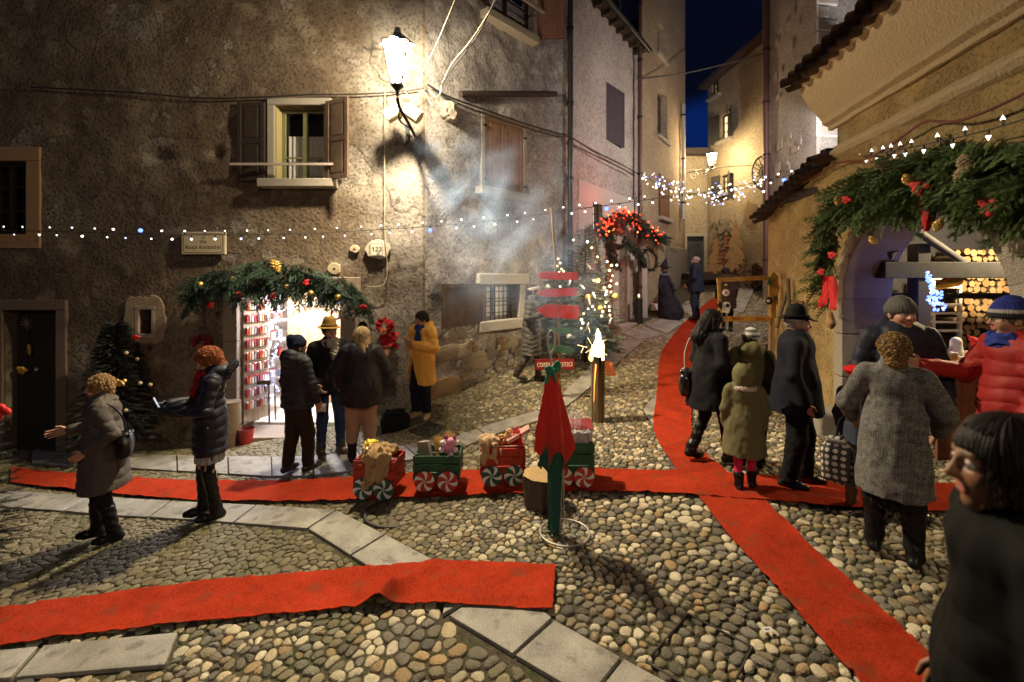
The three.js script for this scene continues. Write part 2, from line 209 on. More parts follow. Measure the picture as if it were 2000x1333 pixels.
// ---- cobbles: a jittered lattice, each stone a rounded Voronoi cell with a domed top
{
  const inPoly = (P, x, y) => { let c = false; for (let i = 0, j = P.length - 1; i < P.length; j = i++) if ((P[i][1] > y) !== (P[j][1] > y) && x < (P[j][0] - P[i][0]) * (y - P[i][1]) / (P[j][1] - P[i][1]) + P[i][0]) c = !c; return c; };
  const bb = (P) => [Math.min(...P.map((p) => p[0])), Math.max(...P.map((p) => p[0])), Math.min(...P.map((p) => p[1])), Math.max(...P.map((p) => p[1]))];
  const SB = SLAB3.map(bb), CB = CARPETS.map(bb), rc = rngOf(31);
  const inside = (x, d) => { // the visible square and lane
    if (d < 2 || d > 15.5 || x < -8.2 || x > 7.9) return false;
    const px = HX + FOC * x / d; if (px < -130 || px > 2130) return false;
    if (x < -1.36 && d > 7.16) return false;
    if (x > -1.36 && (x + 1.36) * 0.731 - (d - 7.2) * 0.682 < -0.02) return false;
    if (x > 1.2 && (x - 1.28) * 0.819 - (d - 10.03) * 0.573 < -0.02) return false;
    if (x > 3.27 + 0.1656 * d && d > 2 && d < 8.5 && !(d < 5.8 && d > 3.5 && x < 6)) return false;
    return true;
  };
  const PX = 0.07, PD = 0.055, pts = [], hash = new Map(), key = (a, b) => a * 10007 + b;
  const warp = (x, d) => [x + 0.22 * n2(x * 0.35, d * 0.35 + 40), d + 0.22 * n2(x * 0.35 + 80, d * 0.35) + 0.16 * x * (x < 0 ? 1 : -0.6) * 0.6];
  for (let j = 0; j < 380; j++) for (let i = 0; i < 250; i++) {
    const sc = 1, x0 = -8.6 + (i + (j % 2) * 0.5) * PX * sc, d0 = 0.2 + j * PD * sc;
    const [x, d] = warp(x0 + (rc() - 0.5) * PX * 0.8, d0 + (rc() - 0.5) * PD * 0.8);
    if (rc() < 0.22) continue; const k = pts.push([x, d]) - 1, h = key(Math.floor(x / 0.15), Math.floor(d / 0.15)); if (!hash.has(h)) hash.set(h, []); hash.get(h).push(k);
  }
  const clip = (P, nx, nd, c) => { const o = []; for (let i = 0; i < P.length; i++) { const a = P[i], b = P[(i + 1) % P.length], sa = a[0] * nx + a[1] * nd - c, sb = b[0] * nx + b[1] * nd - c; if (sa <= 0) o.push(a); if ((sa < 0) !== (sb < 0) && sa !== sb) { const t = sa / (sa - sb); o.push([mix(a[0], b[0], t), mix(a[1], b[1], t)]); } } return o; };
  const stones = [];
  pts.forEach(([x, d], k) => {
    if (!inside(x, d)) return;
    let P = [[x - 0.11, d - 0.1], [x + 0.11, d - 0.1], [x + 0.11, d + 0.1], [x - 0.11, d + 0.1]];
    const ci = Math.floor(x / 0.15), cj = Math.floor(d / 0.15);
    for (let a = -1; a <= 1; a++) for (let b = -1; b <= 1; b++) for (const m of hash.get(key(ci + a, cj + b)) ?? []) if (m !== k && P.length) { const [qx, qd] = pts[m]; P = clip(P, qx - x, qd - d, (qx * qx + qd * qd - x * x - d * d) / 2); }
    for (let s = 0; s < SLAB3.length && P.length; s++) {
      const B = SB[s]; if (x < B[0] - 0.2 || x > B[1] + 0.2 || d < B[2] - 0.2 || d > B[3] + 0.2) continue;
      const S = SLAB3[s]; let best = -9, e = null;
      for (let i = 0; i < S.length; i++) { const a = S[i], b = S[(i + 1) % S.length], l = Math.hypot(b[0] - a[0], b[1] - a[1]), nx = (b[1] - a[1]) / l, nd = -(b[0] - a[0]) / l, v = (x - a[0]) * nx + (d - a[1]) * nd; if (v > best) { best = v; e = [-nx, -nd, -(a[0] * nx + a[1] * nd) - 0.004]; } }
      if (best < 0.012) P = []; else P = clip(P, ...e);
    }
    if (P.length < 3) return;
    for (let s = 0; s < CARPETS.length; s++) { const B = CB[s]; if (x > B[0] && x < B[1] && d > B[2] && d < B[3] && inPoly(CARPETS[s], x, d)) { let e = 9; for (const q of CARPETS[s]) e = Math.min(e, Math.hypot(q[0] - x, q[1] - d)); if (e > 0.2) return; } }
    let A = 0, cx = 0, cd = 0; for (let i = 0; i < P.length; i++) { const a = P[i], b = P[(i + 1) % P.length], c = a[0] * b[1] - b[0] * a[1]; A += c; cx += (a[0] + b[0]) * c; cd += (a[1] + b[1]) * c; }
    A /= 2; if (Math.abs(A) < 0.0007) return; cx /= 6 * A; cd /= 6 * A;
    stones.push({ P, cx, cd, A: Math.abs(A), size: Math.sqrt(Math.abs(A)) / cd, px: HX + FOC * cx / cd, py: HY + FOC * (EYE - gh(cx, cd)) / cd });
  });
  const TONES = [[0.56, 0.48, 0.33], [0.68, 0.61, 0.47], [0.3, 0.26, 0.18], [0.2, 0.18, 0.14], [0.11, 0.105, 0.095], [0.42, 0.3, 0.17], [0.27, 0.23, 0.16], [0.74, 0.68, 0.55], [0.19, 0.175, 0.15], [0.26, 0.25, 0.23]];
  function stoneGeo(s) {
    const NA = 12, R = [];
    const pebble = clamp(sstep(-0.6, 0.5, s.cx) * sstep(7.2, 5.4, s.cd) * 0.8 + sstep(3.6, 2.7, s.cd) * 0.6 + sstep(0.5, 2, s.cx) * sstep(10, 8, s.cd) * 0.4), gap = mix(0.0025, 0.0055, pebble) * rr(0.5, 1.6);
    for (let i = 0; i < NA; i++) {
      const a = i / NA * 2 * Math.PI, ux = Math.cos(a), ud = Math.sin(a); let t = 9;
      for (let k = 0; k < s.P.length; k++) { const p = s.P[k], q = s.P[(k + 1) % s.P.length], ex = q[0] - p[0], ed = q[1] - p[1], den = ux * ed - ud * ex; if (Math.abs(den) < 1e-9) continue; const tt = ((p[0] - s.cx) * ed - (p[1] - s.cd) * ex) / den, w = ((p[0] - s.cx) * ud - (p[1] - s.cd) * ux) / den; if (tt > 0 && w >= -0.001 && w <= 1.001 && tt < t) t = tt; }
      R.push(Math.max(0.012, t - gap));
    }
    const S = R.map((r, i) => Math.min(r, (R[(i + NA - 1) % NA] + 2 * r + R[(i + 1) % NA]) / 4)), mean = S.reduce((a, b) => a + b, 0) / NA;
    let c2 = 0, s2 = 0; S.forEach((r, i) => { const a = 2 * i / NA * 2 * Math.PI; c2 += r * Math.cos(a); s2 += r * Math.sin(a); });
    const E = S.map((r, i) => { const a = i / NA * 2 * Math.PI, el = mean * 0.97 + (c2 * Math.cos(2 * a) + s2 * Math.sin(2 * a)) * 2 / NA; return Math.min(r, mix(r, el, pebble * rr(0.05, 0.6))); });
    const h = mix(0.009, 0.016, pebble) * rr(0.6, 1.4), tx = rr(-0.1, 0.1), td = rr(-0.1, 0.1), p = [], ix = [], y0 = gh(s.cx, s.cd), c = [];
    const gx = (gh(s.cx + 0.1, s.cd) - gh(s.cx - 0.1, s.cd)) / 0.2 + tx, gd = (gh(s.cx, s.cd + 0.1) - gh(s.cx, s.cd - 0.1)) / 0.2 + td;
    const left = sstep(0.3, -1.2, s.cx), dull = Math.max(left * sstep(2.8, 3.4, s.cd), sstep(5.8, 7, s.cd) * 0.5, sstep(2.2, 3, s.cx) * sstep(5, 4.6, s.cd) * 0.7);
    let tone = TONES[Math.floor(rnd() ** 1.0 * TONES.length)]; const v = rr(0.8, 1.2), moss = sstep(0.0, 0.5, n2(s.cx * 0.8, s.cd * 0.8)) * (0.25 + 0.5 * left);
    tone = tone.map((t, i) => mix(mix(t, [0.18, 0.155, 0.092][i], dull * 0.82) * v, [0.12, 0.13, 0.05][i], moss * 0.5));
    const rings = [[1.02, -0.01], [0.98, 0.3], [0.82, 0.85]];
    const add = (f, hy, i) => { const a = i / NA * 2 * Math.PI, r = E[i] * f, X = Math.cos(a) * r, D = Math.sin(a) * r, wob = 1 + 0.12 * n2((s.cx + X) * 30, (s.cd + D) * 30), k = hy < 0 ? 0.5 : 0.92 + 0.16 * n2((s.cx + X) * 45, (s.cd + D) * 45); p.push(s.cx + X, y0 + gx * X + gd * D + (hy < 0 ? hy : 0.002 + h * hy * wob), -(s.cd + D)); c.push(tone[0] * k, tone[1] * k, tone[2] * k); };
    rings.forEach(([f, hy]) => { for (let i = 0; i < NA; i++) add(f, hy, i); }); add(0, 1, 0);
    for (let k = 0; k < 2; k++) for (let i = 0; i < NA; i++) { const a = k * NA + i, b = k * NA + (i + 1) % NA; ix.push(a, b, a + NA, b, b + NA, a + NA); }
    for (let i = 0; i < NA; i++) ix.push(2 * NA + i, 2 * NA + (i + 1) % NA, 3 * NA);
    const g = new THREE.BufferGeometry(), uv = []; for (let i = 0; i < p.length; i += 3) uv.push(p[i], p[i + 2]);
    g.setAttribute('position', new THREE.Float32BufferAttribute(p, 3)); g.setAttribute('color', new THREE.Float32BufferAttribute(c, 3)); g.setAttribute('uv', new THREE.Float32BufferAttribute(uv, 2)); g.setIndex(ix); g.computeVertexNormals(); return g;
  }
  const m = std([1, 0.97, 0.88], 0.42, { vertexColors: true, bumpMap: bumpAt(5), bumpScale: 0.009 });
  stones.sort((a, b) => b.size - a.size);
  const seen = stones.filter((s) => s.px > 0 && s.px < 2000 && s.py < 1333).slice(0, 298), set = new Set(seen), rest = [];
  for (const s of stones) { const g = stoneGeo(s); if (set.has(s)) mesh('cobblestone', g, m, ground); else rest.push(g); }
  const all = mesh('cobblestones', mergeGeometries(rest), m, ground); all.userData.kind = 'stuff';
}
// ---------------------------------------------------------------- walls
// A wall stands on the line from A to B (x, depth), left to right as seen; u runs along it, v is height, w comes out of it.
function Wall(A, B) {
  const L = Math.hypot(B[0] - A[0], B[1] - A[1]), ux = (B[0] - A[0]) / L, ud = (B[1] - A[1]) / L;
  return { A, B, L, ux, ud, rot: Math.atan2(ud, ux),
    hit(px, py, w = 0) { const k = (px - HX) / FOC, x0 = A[0] + ud * w, d0 = A[1] - ux * w, t = (k * d0 - x0) / (ux - k * ud), d = d0 + t * ud; return [t, EYE - (py - HY) / FOC * d, d]; },
    put(o, u = 0, v = 0, w = 0) { o.position.set(A[0] + ux * u + ud * w, v, -(A[1] + ud * u - ux * w)); o.rotation.y = this.rot; return o; },
    pos(u, v, w = 0) { return V(A[0] + ux * u + ud * w, v, -(A[1] + ud * u - ux * w)); },
    px(px, py, w = 0) { const h = this.hit(px, py, w); return this.pos(h[0], h[1], w); },
    base(u) { return gh(A[0] + ux * u, A[1] + ud * u); } };
}
const FAC = Wall([-9.4, 7.2], [-1.36, 7.2]), SEC = Wall([-1.36, 7.2], [1.28, 10.03]), ALLEY = Wall([1.28, 10.03], [3.68, 13.46]), TALL = Wall([3.78, 13.42], [6.56, 17.45]),
  WING = Wall([6.4, 19.3], [8.4, 19.3]), OCHRE = Wall([8.17, 19.2], [9.2, 13.0]), TOWL = Wall([7.95, 14.6], [7.27, 11.0]), TOWR = Wall([7.27, 11.0], [10.6, 11.5]), RW = Wall([4.69, 8.44], [3.29 + 0.1656 * 1.2, 1.2]);
const rect = (W, x0, y0, x1, y1, w = 0) => { const a = W.hit(x0, y0, w), b = W.hit(x1, y0, w), c = W.hit(x0, y1, w), e = W.hit(x1, y1, w); return { x0: a[0], x1: b[0], y1: (a[1] + b[1]) / 2, y0: (c[1] + e[1]) / 2 }; };
function wallGeo({ L, y0, y1, holes = [], step = 0.06, disp = () => 0, cut, depth = 0.3, x0 = 0, uvs = 0.125, top }) {
  const axis = (a, b, marks) => { const ms = [a, ...marks.filter((m) => m > a && m < b), b].sort((p, q) => p - q), o = [a]; for (let i = 1; i < ms.length; i++) { const n = Math.max(1, Math.round((ms[i] - ms[i - 1]) / step)); if (ms[i] - ms[i - 1] < 1e-4) continue; for (let k = 1; k <= n; k++) o.push(mix(ms[i - 1], ms[i], k / n)); } return o; };
  const us = axis(x0, L, holes.flatMap((h) => [h.x0, h.x1])), vs = axis(y0, y1, holes.flatMap((h) => [h.y0, h.y1])), p = [], uv = [], ix = [], n = us.length;
  for (const v of vs) for (const u of us) { const e = sstep(0, 0.12, Math.min(u - x0, L - u)), vv = top ? Math.min(v, top(u)) : v; let k = 1; for (const h of holes) { const dx = Math.max(h.x0 - u, u - h.x1, 0), dy = Math.max(h.y0 - v, v - h.y1, 0); k = Math.min(k, sstep(0, 0.1, Math.hypot(dx, dy))); } p.push(u, vv, disp(u, vv) * e * k); uv.push(u * uvs, vv * uvs); }
  for (let j = 0; j < vs.length - 1; j++) for (let i = 0; i < n - 1; i++) {
    const mu = (us[i] + us[i + 1]) / 2, mv = (vs[j] + vs[j + 1]) / 2; if (holes.some((h) => mu > h.x0 && mu < h.x1 && mv > h.y0 && mv < h.y1) || cut?.(mu, mv) || (top && vs[j] >= Math.max(top(us[i]), top(us[i + 1])))) continue;
    const a = j * n + i; ix.push(a, a + 1, a + n, a + 1, a + n + 1, a + n);
  }
  const quad = (q) => { const b = p.length / 3; for (const [x, y, z] of q) { p.push(x, y, z); uv.push((x + z) * uvs, y * uvs); } ix.push(b, b + 1, b + 2, b, b + 2, b + 3); };
  for (const h of holes) { const D = -(h.depth ?? depth); quad([[h.x0, h.y0, 0], [h.x0, h.y0, D], [h.x0, h.y1, D], [h.x0, h.y1, 0]]); quad([[h.x1, h.y0, D], [h.x1, h.y0, 0], [h.x1, h.y1, 0], [h.x1, h.y1, D]]); quad([[h.x0, h.y1, 0], [h.x0, h.y1, D], [h.x1, h.y1, D], [h.x1, h.y1, 0]]); quad([[h.x0, h.y0, D], [h.x0, h.y0, 0], [h.x1, h.y0, 0], [h.x1, h.y0, D]]); }
  const g = new THREE.BufferGeometry(); g.setAttribute('position', new THREE.Float32BufferAttribute(p, 3)); g.setAttribute('uv', new THREE.Float32BufferAttribute(uv, 2)); g.setIndex(ix); g.computeVertexNormals(); return g;
}
const rough = (seed, big, small) => (u, v) => big * fbm2(u * 0.7 + seed, v * 0.7, 3) + small * Math.max(-0.4, fbm2(u * 4 + seed, v * 4, 4)) + small * 0.5 * fbm2(u * 14, v * 14 + seed, 2);
// plaster: a base tone, darker weathering, paler bare patches, a scatter of pits
function plaster(seed, A, B, C, size = 1024, pits = 0.5, patch = 0, edge) {
  const hgt = new Float32Array(size * size);
  const t = tex(size, size, (u, v) => {
    const a = tiled(u, v, 5, 4, seed), b = tiled(u, v, 16, 3, seed + 9), c = tiled(u, v, 120, 3, seed + 3), w = sstep(-0.25, 0.4, a + 0.4 * b), q = sstep(0.14, 0.4, b - 0.35 * a), pit = sstep(0.16, 0.4, c + 0.2 * b) * pits;
    const e = a - 0.8 * b + 0.25 * c, lost = patch ? sstep(0.36, 0.4, e) * patch : 0, rim = patch ? Math.exp(-((e - 0.36) ** 2) / 0.0006) * patch : 0, crack = patch ? Math.exp(-(tiled(u, v, 3, 4, seed + 30) ** 2) / 0.00005) * sstep(0, 0.2, a) * patch : 0, k = (0.84 + 0.95 * c) * (1 - 0.5 * rim) * (1 - 0.6 * crack);
    hgt[Math.round(v * size) * size + Math.round(u * size)] = 0.5 + 0.12 * b + 0.8 * c - 0.3 * pit - 0.25 * lost - 0.3 * crack;
    const ed = edge ? sstep(0.8, 1, u + 0.12 * a + 0.1 * b) * 0.9 : 0;
    return [0, 1, 2].map((i) => mix(mix(mix(mix(A[i], B[i], w), C[i], q * 0.6), [0.3, 0.265, 0.22][i], lost * 0.7), mix(0.2, 0.33, w) * [1, 0.9, 0.8][i], ed) * k * (1 - 0.45 * pit));
  });
  const bt = tex(size, size, (u, v) => hgt[Math.round(v * size) * size + Math.round(u * size)], 0, false);
  return std([1, 1, 1], 0.92, { map: t, bumpMap: bt, bumpScale: 0.011 });
}
const PL = { old: plaster(1, [0.14, 0.098, 0.062], [0.235, 0.18, 0.12], [0.3, 0.24, 0.165], 1024, 0.5, 1, 1), sec: plaster(4, [0.32, 0.29, 0.275], [0.5, 0.47, 0.45], [0.66, 0.64, 0.61], 768, 0.6, 1), alley: plaster(6, [0.4, 0.35, 0.31], [0.48, 0.43, 0.38], [0.33, 0.28, 0.24], 320, 0.2),
  tall: plaster(8, [0.36, 0.27, 0.18], [0.42, 0.325, 0.21], [0.33, 0.235, 0.15], 320, 0.15), ochre: plaster(10, [0.34, 0.27, 0.18], [0.4, 0.32, 0.22], [0.3, 0.24, 0.16], 320, 0.15), gate: plaster(12, [0.34, 0.24, 0.1], [0.48, 0.35, 0.14], [0.48, 0.4, 0.23], 768, 0.9), tower: plaster(14, [0.36, 0.3, 0.25], [0.42, 0.36, 0.3], [0.33, 0.26, 0.21], 320, 0.1) };
PL.tall.bumpScale = PL.ochre.bumpScale = PL.alley.bumpScale = PL.tower.bumpScale = 0.004;

const shutterGeo = (w, h, rows, d = 0.035) => { // a panelled leaf, hinge edge at x = 0
  const l = [box(w, h, d * 0.5, w / 2, h / 2, 0)], s = Math.min(0.07, w * 0.2);
  for (const x of [s / 2, w - s / 2]) l.push(box(s, h, d, x, h / 2, 0, 0.004));
  for (let i = 0; i <= rows; i++) l.push(box(w - 2 * s - 0.004, s, d - 0.004, w / 2, mix(s / 2, h - s / 2, i / rows), 0, 0.004));
  for (let i = 0; i < rows; i++) l.push(box(w - 2 * s - 0.07, h / rows - s - 0.07, d * 0.8, w / 2, mix(s / 2, h - s / 2, (i + 0.5) / rows), 0, 0.01));
  return worldUV(merge(l));
};
function leaf(parent, name, w, h, rows, m, x, y, z, turn) { const o = mesh(name, shutterGeo(w, h, rows), m, parent); o.position.set(x, y, z); o.rotation.y = turn; return o; }
function casement(win, R, z, m, { mull = 1, bars = 2, pane = M.pane, dark = true, curtain = 0, bw = 0.05 } = {}) {
  const w = R.x1 - R.x0, h = R.y1 - R.y0, l = [];
  for (const x of [R.x0 + bw / 2, R.x1 - bw / 2]) l.push(box(bw, h, 0.05, x, R.y0 + h / 2, z)); for (const y of [R.y0 + bw / 2, R.y1 - bw / 2]) l.push(box(w - 2 * bw, bw, 0.046, R.x0 + w / 2, y, z));
  for (let i = 1; i <= mull; i++) l.push(box(bw * 1.3, h - 2 * bw, 0.054, R.x0 + w * i / (mull + 1), R.y0 + h / 2, z));
  for (let i = 1; i < bars; i++) l.push(box(w - 2 * bw, bw * 0.5, 0.03, R.x0 + w / 2, R.y0 + h * i / bars, z));
  mesh('frame', worldUV(merge(l)), m, win);
  mesh('pane', new THREE.PlaneGeometry(w - bw, h - bw).translate(R.x0 + w / 2, R.y0 + h / 2, z - 0.008), pane, win);
  if (curtain) { const n = 60, g = new THREE.PlaneGeometry(w - 0.06, h * curtain, n, 1).translate(R.x0 + w / 2, R.y0 + h * curtain / 2, z - 0.09), p = g.attributes.position; for (let i = 0; i < p.count; i++) p.setZ(i, p.getZ(i) + 0.018 * Math.sin(p.getX(i) * 85) + 0.01 * n2(p.getX(i) * 9, 3)); g.computeVertexNormals(); mesh('curtain', g, M.curtain, win); }
  if (dark) mesh('dark_room', new THREE.BoxGeometry(w + 0.3, h + 0.3, 0.5).translate(R.x0 + w / 2, R.y0 + h / 2, z - 0.45), M.black, win);  // solid black box behind the panes, its colour standing for an unlit room
}
const frameGeo = (R, t, d, bottom = true) => worldUV(merge([box(t, R.y1 - R.y0, d, R.x0 - t / 2, (R.y0 + R.y1) / 2, d / 2 - 0.02, 0.01), box(t, R.y1 - R.y0, d, R.x1 + t / 2, (R.y0 + R.y1) / 2, d / 2 - 0.02, 0.01), box(R.x1 - R.x0 + 2 * t, t, d + 0.006, (R.x0 + R.x1) / 2, R.y1 + t / 2, d / 2 - 0.02, 0.01), ...(bottom ? [box(R.x1 - R.x0 + 2 * t, t, d + 0.006, (R.x0 + R.x1) / 2, R.y0 - t / 2, d / 2 - 0.02, 0.01)] : [])]));

// ---------------------------------------------------------------- the old stone house (front and its turned second wall)
const house = thing('stone_house', 'big old rough plastered house with the wall lantern and the lit shop doorway', 'house');
const hF = sub('front_wall', house), hS = sub('side_wall', house); FAC.put(hF); SEC.put(hS);
const RW1 = rect(FAC, 538, 207, 634, 352), RW0 = rect(FAC, -46, 315, 53, 458), RN = rect(FAC, 273, 605, 297, 652), RD0 = rect(FAC, 8, 606, 112, 905), RSH = rect(FAC, 468, 572, 667, 850);
RD0.y0 = -1.2; RSH.y0 = -0.42; RSH.depth = 0.4;
mesh('plaster', wallGeo({ L: FAC.L, y0: -1.5, y1: 8.6, holes: [RW1, RW0, RN, RD0, RSH], step: 0.05, disp: (u, v) => { const h1 = rough(3, 0.035, 0.0035)(u, v), a = FAC.hit(305, 305), b = FAC.hit(420, 300); return h1 - 0.1 * Math.exp(-((u - a[0]) ** 2) / 0.05 - ((v - a[1]) ** 2) / 0.006) - 0.09 * Math.exp(-((u - b[0]) ** 2 + (v - b[1]) ** 2) / 0.008); } }), PL.old, hF);
const S = (x0, y0, x1, y1, w) => rect(SEC, x0, y0, x1, y1, w);
const RC = S(946, 240, 1021, 374), RG = S(944, 556, 1010, 624), RT = S(948, -40, 1042, 52);
mesh('plaster', wallGeo({ L: SEC.L, y0: -0.6, y1: 10.2, holes: [RC, RG, RT], step: 0.05, disp: rough(23, 0.05, 0.008) }), PL.sec, hS);
// rubble stones showing near the foot of the turned wall
{
  const tones = [[0.4, 0.34, 0.24], [0.3, 0.25, 0.19], [0.46, 0.4, 0.3], [0.33, 0.22, 0.12], [0.26, 0.24, 0.21]].map((c) => std(c, 0.85, { bumpMap: bumpAt(2), bumpScale: 0.02 })), r = rngOf(8);
  const spot = (px, py, w, h, k) => { const c = SEC.hit(px, py), g = new THREE.IcosahedronGeometry(1, 3), p = g.attributes.position; const sx = w * c[2] / FOC / 2 * 1.25, sy = h * c[2] / FOC / 2; for (let i = 0; i < p.count; i++) { const x = p.getX(i), y = p.getY(i), z = p.getZ(i), f = 1 + 0.18 * n3(x * 1.3 + px, y * 1.3 + py, z); const q = (v) => Math.sign(v) * Math.pow(Math.abs(v), 0.7); p.setXYZ(i, q(x) * sx * f, q(y) * sy * f, z * 0.03 * f); } g.computeVertexNormals(); const o = mesh('stone', worldUV(g), tones[k], hS); o.position.set(c[0], c[1], 0.005); o.rotation.z = (r() - 0.5) * 0.25; };
  spot(934, 706, 46, 36, 0); spot(872, 690, 58, 34, 1); spot(868, 758, 70, 40, 3); spot(905, 685, 34, 26, 2); spot(1000, 668, 30, 26, 2); spot(975, 712, 26, 20, 1); spot(958, 690, 22, 26, 4); spot(980, 668, 22, 18, 3); spot(915, 736, 24, 16, 2); spot(940, 742, 26, 14, 4); spot(962, 738, 18, 16, 0); spot(898, 712, 18, 20, 4); spot(1010, 690, 18, 22, 4); spot(852, 650, 30, 22, 4); spot(1008, 712, 18, 16, 0);
  for (let i = 0; i < 60; i++) { const px = 905 + r() * 120, py = 664 + r() * 85; if (Math.hypot(px - 934, (py - 706) * 1.3) < 32) continue; spot(px, py, 8 + r() * 10, 7 + r() * 8, Math.floor(r() * 5)); }
  for (let i = 0; i < 0; i++) spot(848 + r() * 160, 395 + r() * 140, 8 + r() * 14, 6 + r() * 9, [1, 4, 4, 2, 0][Math.floor(r() * 5)]);
}
{ // front: tall window with shutters, rail and net curtain
  const w = sub('window', hF), R = RW1, yel = std([0.46, 0.38, 0.16], 0.8, { bumpMap: bumpAt(2), bumpScale: 0.004 });
  mesh('stone_frame', frameGeo(R, 0.11, 0.07, false), M.stoneTrim, w);
  mesh('sill', worldUV(box(R.x1 - R.x0 + 0.42, 0.13, 0.2, (R.x0 + R.x1) / 2, R.y0 - 0.067, 0.07, 0.015)), M.stoneTrim, w);
  for (const X of [R.x0 + 0.006, R.x1 - 0.006]) mesh('painted_reveal', box(0.01, R.y1 - R.y0, 0.2, X, (R.y0 + R.y1) / 2, -0.105), yel, w);
  casement(w, { x0: R.x0 + 0.012, x1: R.x1 - 0.012, y0: R.y0, y1: R.y1 }, -0.2, std([0.2, 0.2, 0.1], 0.6), { bars: 1, curtain: 0.66 });
  for (const y of [0.34]) mesh('frame_bar', box(R.x1 - R.x0 - 0.1, 0.025, 0.03, (R.x0 + R.x1) / 2, mix(R.y0, R.y1, y), -0.198), std([0.2, 0.2, 0.1], 0.6), w);
  const h = R.y1 - R.y0 + 0.05, sw = 0.46;
  leaf(w, 'shutter', sw, h, 2, M.darkWood, R.x0 - 0.12, R.y0 - 0.02, 0.09, Math.PI - 0.12); leaf(w, 'shutter', sw, h, 2, M.midWood, R.x1 + 0.06, R.y0 - 0.02, 0.1, 0.35 - 0.8);
  const bar = FAC.hit(462, 326), bb = FAC.hit(690, 326); mesh('rail', box(bb[0] - bar[0], 0.035, 0.03, (bar[0] + bb[0]) / 2, bar[1], 0.17), std([0.5, 0.42, 0.36], 0.7), w);
  mesh('rail_bracket', merge([box(0.02, 0.02, 0.17, bar[0] + 0.25, bar[1], 0.08), box(0.02, 0.02, 0.17, bb[0] - 0.25, bar[1], 0.08)]), M.iron, w);
}
{ // far window with ochre frame, niche, dark door
  const w = sub('window', hF); mesh('stone_frame', frameGeo(RW0, 0.22, 0.05), std([0.4, 0.24, 0.12], 0.85, { bumpMap: bumpAt(2), bumpScale: 0.006 }), w); casement(w, RW0, -0.16, M.darkWood, { mull: 1, bars: 3 });
  const nn = sub('niche_window', hF); mesh('stone_frame', frameGeo(RN, 0.065, 0.05), std([0.42, 0.33, 0.24], 0.85, { bumpMap: bumpAt(2), bumpScale: 0.01 }), nn); mesh('dark_room', new THREE.BoxGeometry(0.4, 0.6, 0.3).translate((RN.x0 + RN.x1) / 2, (RN.y0 + RN.y1) / 2, -0.36), M.black, nn); mesh('bar', merge([box(0.012, 0.4, 0.012, RN.x0 + 0.1, RN.y0 + 0.19, -0.06), box(0.2, 0.012, 0.012, RN.x0 + 0.1, RN.y0 + 0.19, -0.072)]), M.iron, nn);  // black box in the niche, colour standing for the darkness inside
  const ps = []; for (let i = 0; i < 40; i++) { const a = i / 40 * 2 * Math.PI, c = Math.cos(a), n = Math.sin(a), q = Math.pow(Math.abs(c) ** 5 + Math.abs(n) ** 5, -0.2) * (1 + 0.09 * n2(i * 1.7, 1)); ps.push([FAC.hit(284, 0)[0] + c * q * 0.31, FAC.hit(0, 625)[1] + n * q * 0.36]); }
  mesh('render_patch', worldUV(ext(ps, 0.02, 0.006, [new THREE.Path([[RN.x0 - 0.07, RN.y0 - 0.07], [RN.x1 + 0.07, RN.y0 - 0.07], [RN.x1 + 0.07, RN.y1 + 0.07], [RN.x0 - 0.07, RN.y1 + 0.07]].map((p) => new THREE.Vector2(...p)))])), std([0.36, 0.27, 0.17], 0.95, { bumpMap: bumpAt(2), bumpScale: 0.02 }), nn);
  const d = sub('door', hF); mesh('stone_frame', frameGeo({ ...RD0 }, 0.16, 0.06, false), std([0.2, 0.14, 0.1], 0.9, { bumpMap: bumpAt(2), bumpScale: 0.01 }), d);
  for (let i = 0; i < 5; i++) mesh('plank', box((RD0.x1 - RD0.x0) / 5 - 0.006, RD0.y1 - RD0.y0, 0.04, mix(RD0.x0, RD0.x1, (i + 0.5) / 5), (RD0.y0 + RD0.y1) / 2, -0.2, 0.005), wood([0.035, 0.028, 0.024]), d);
}
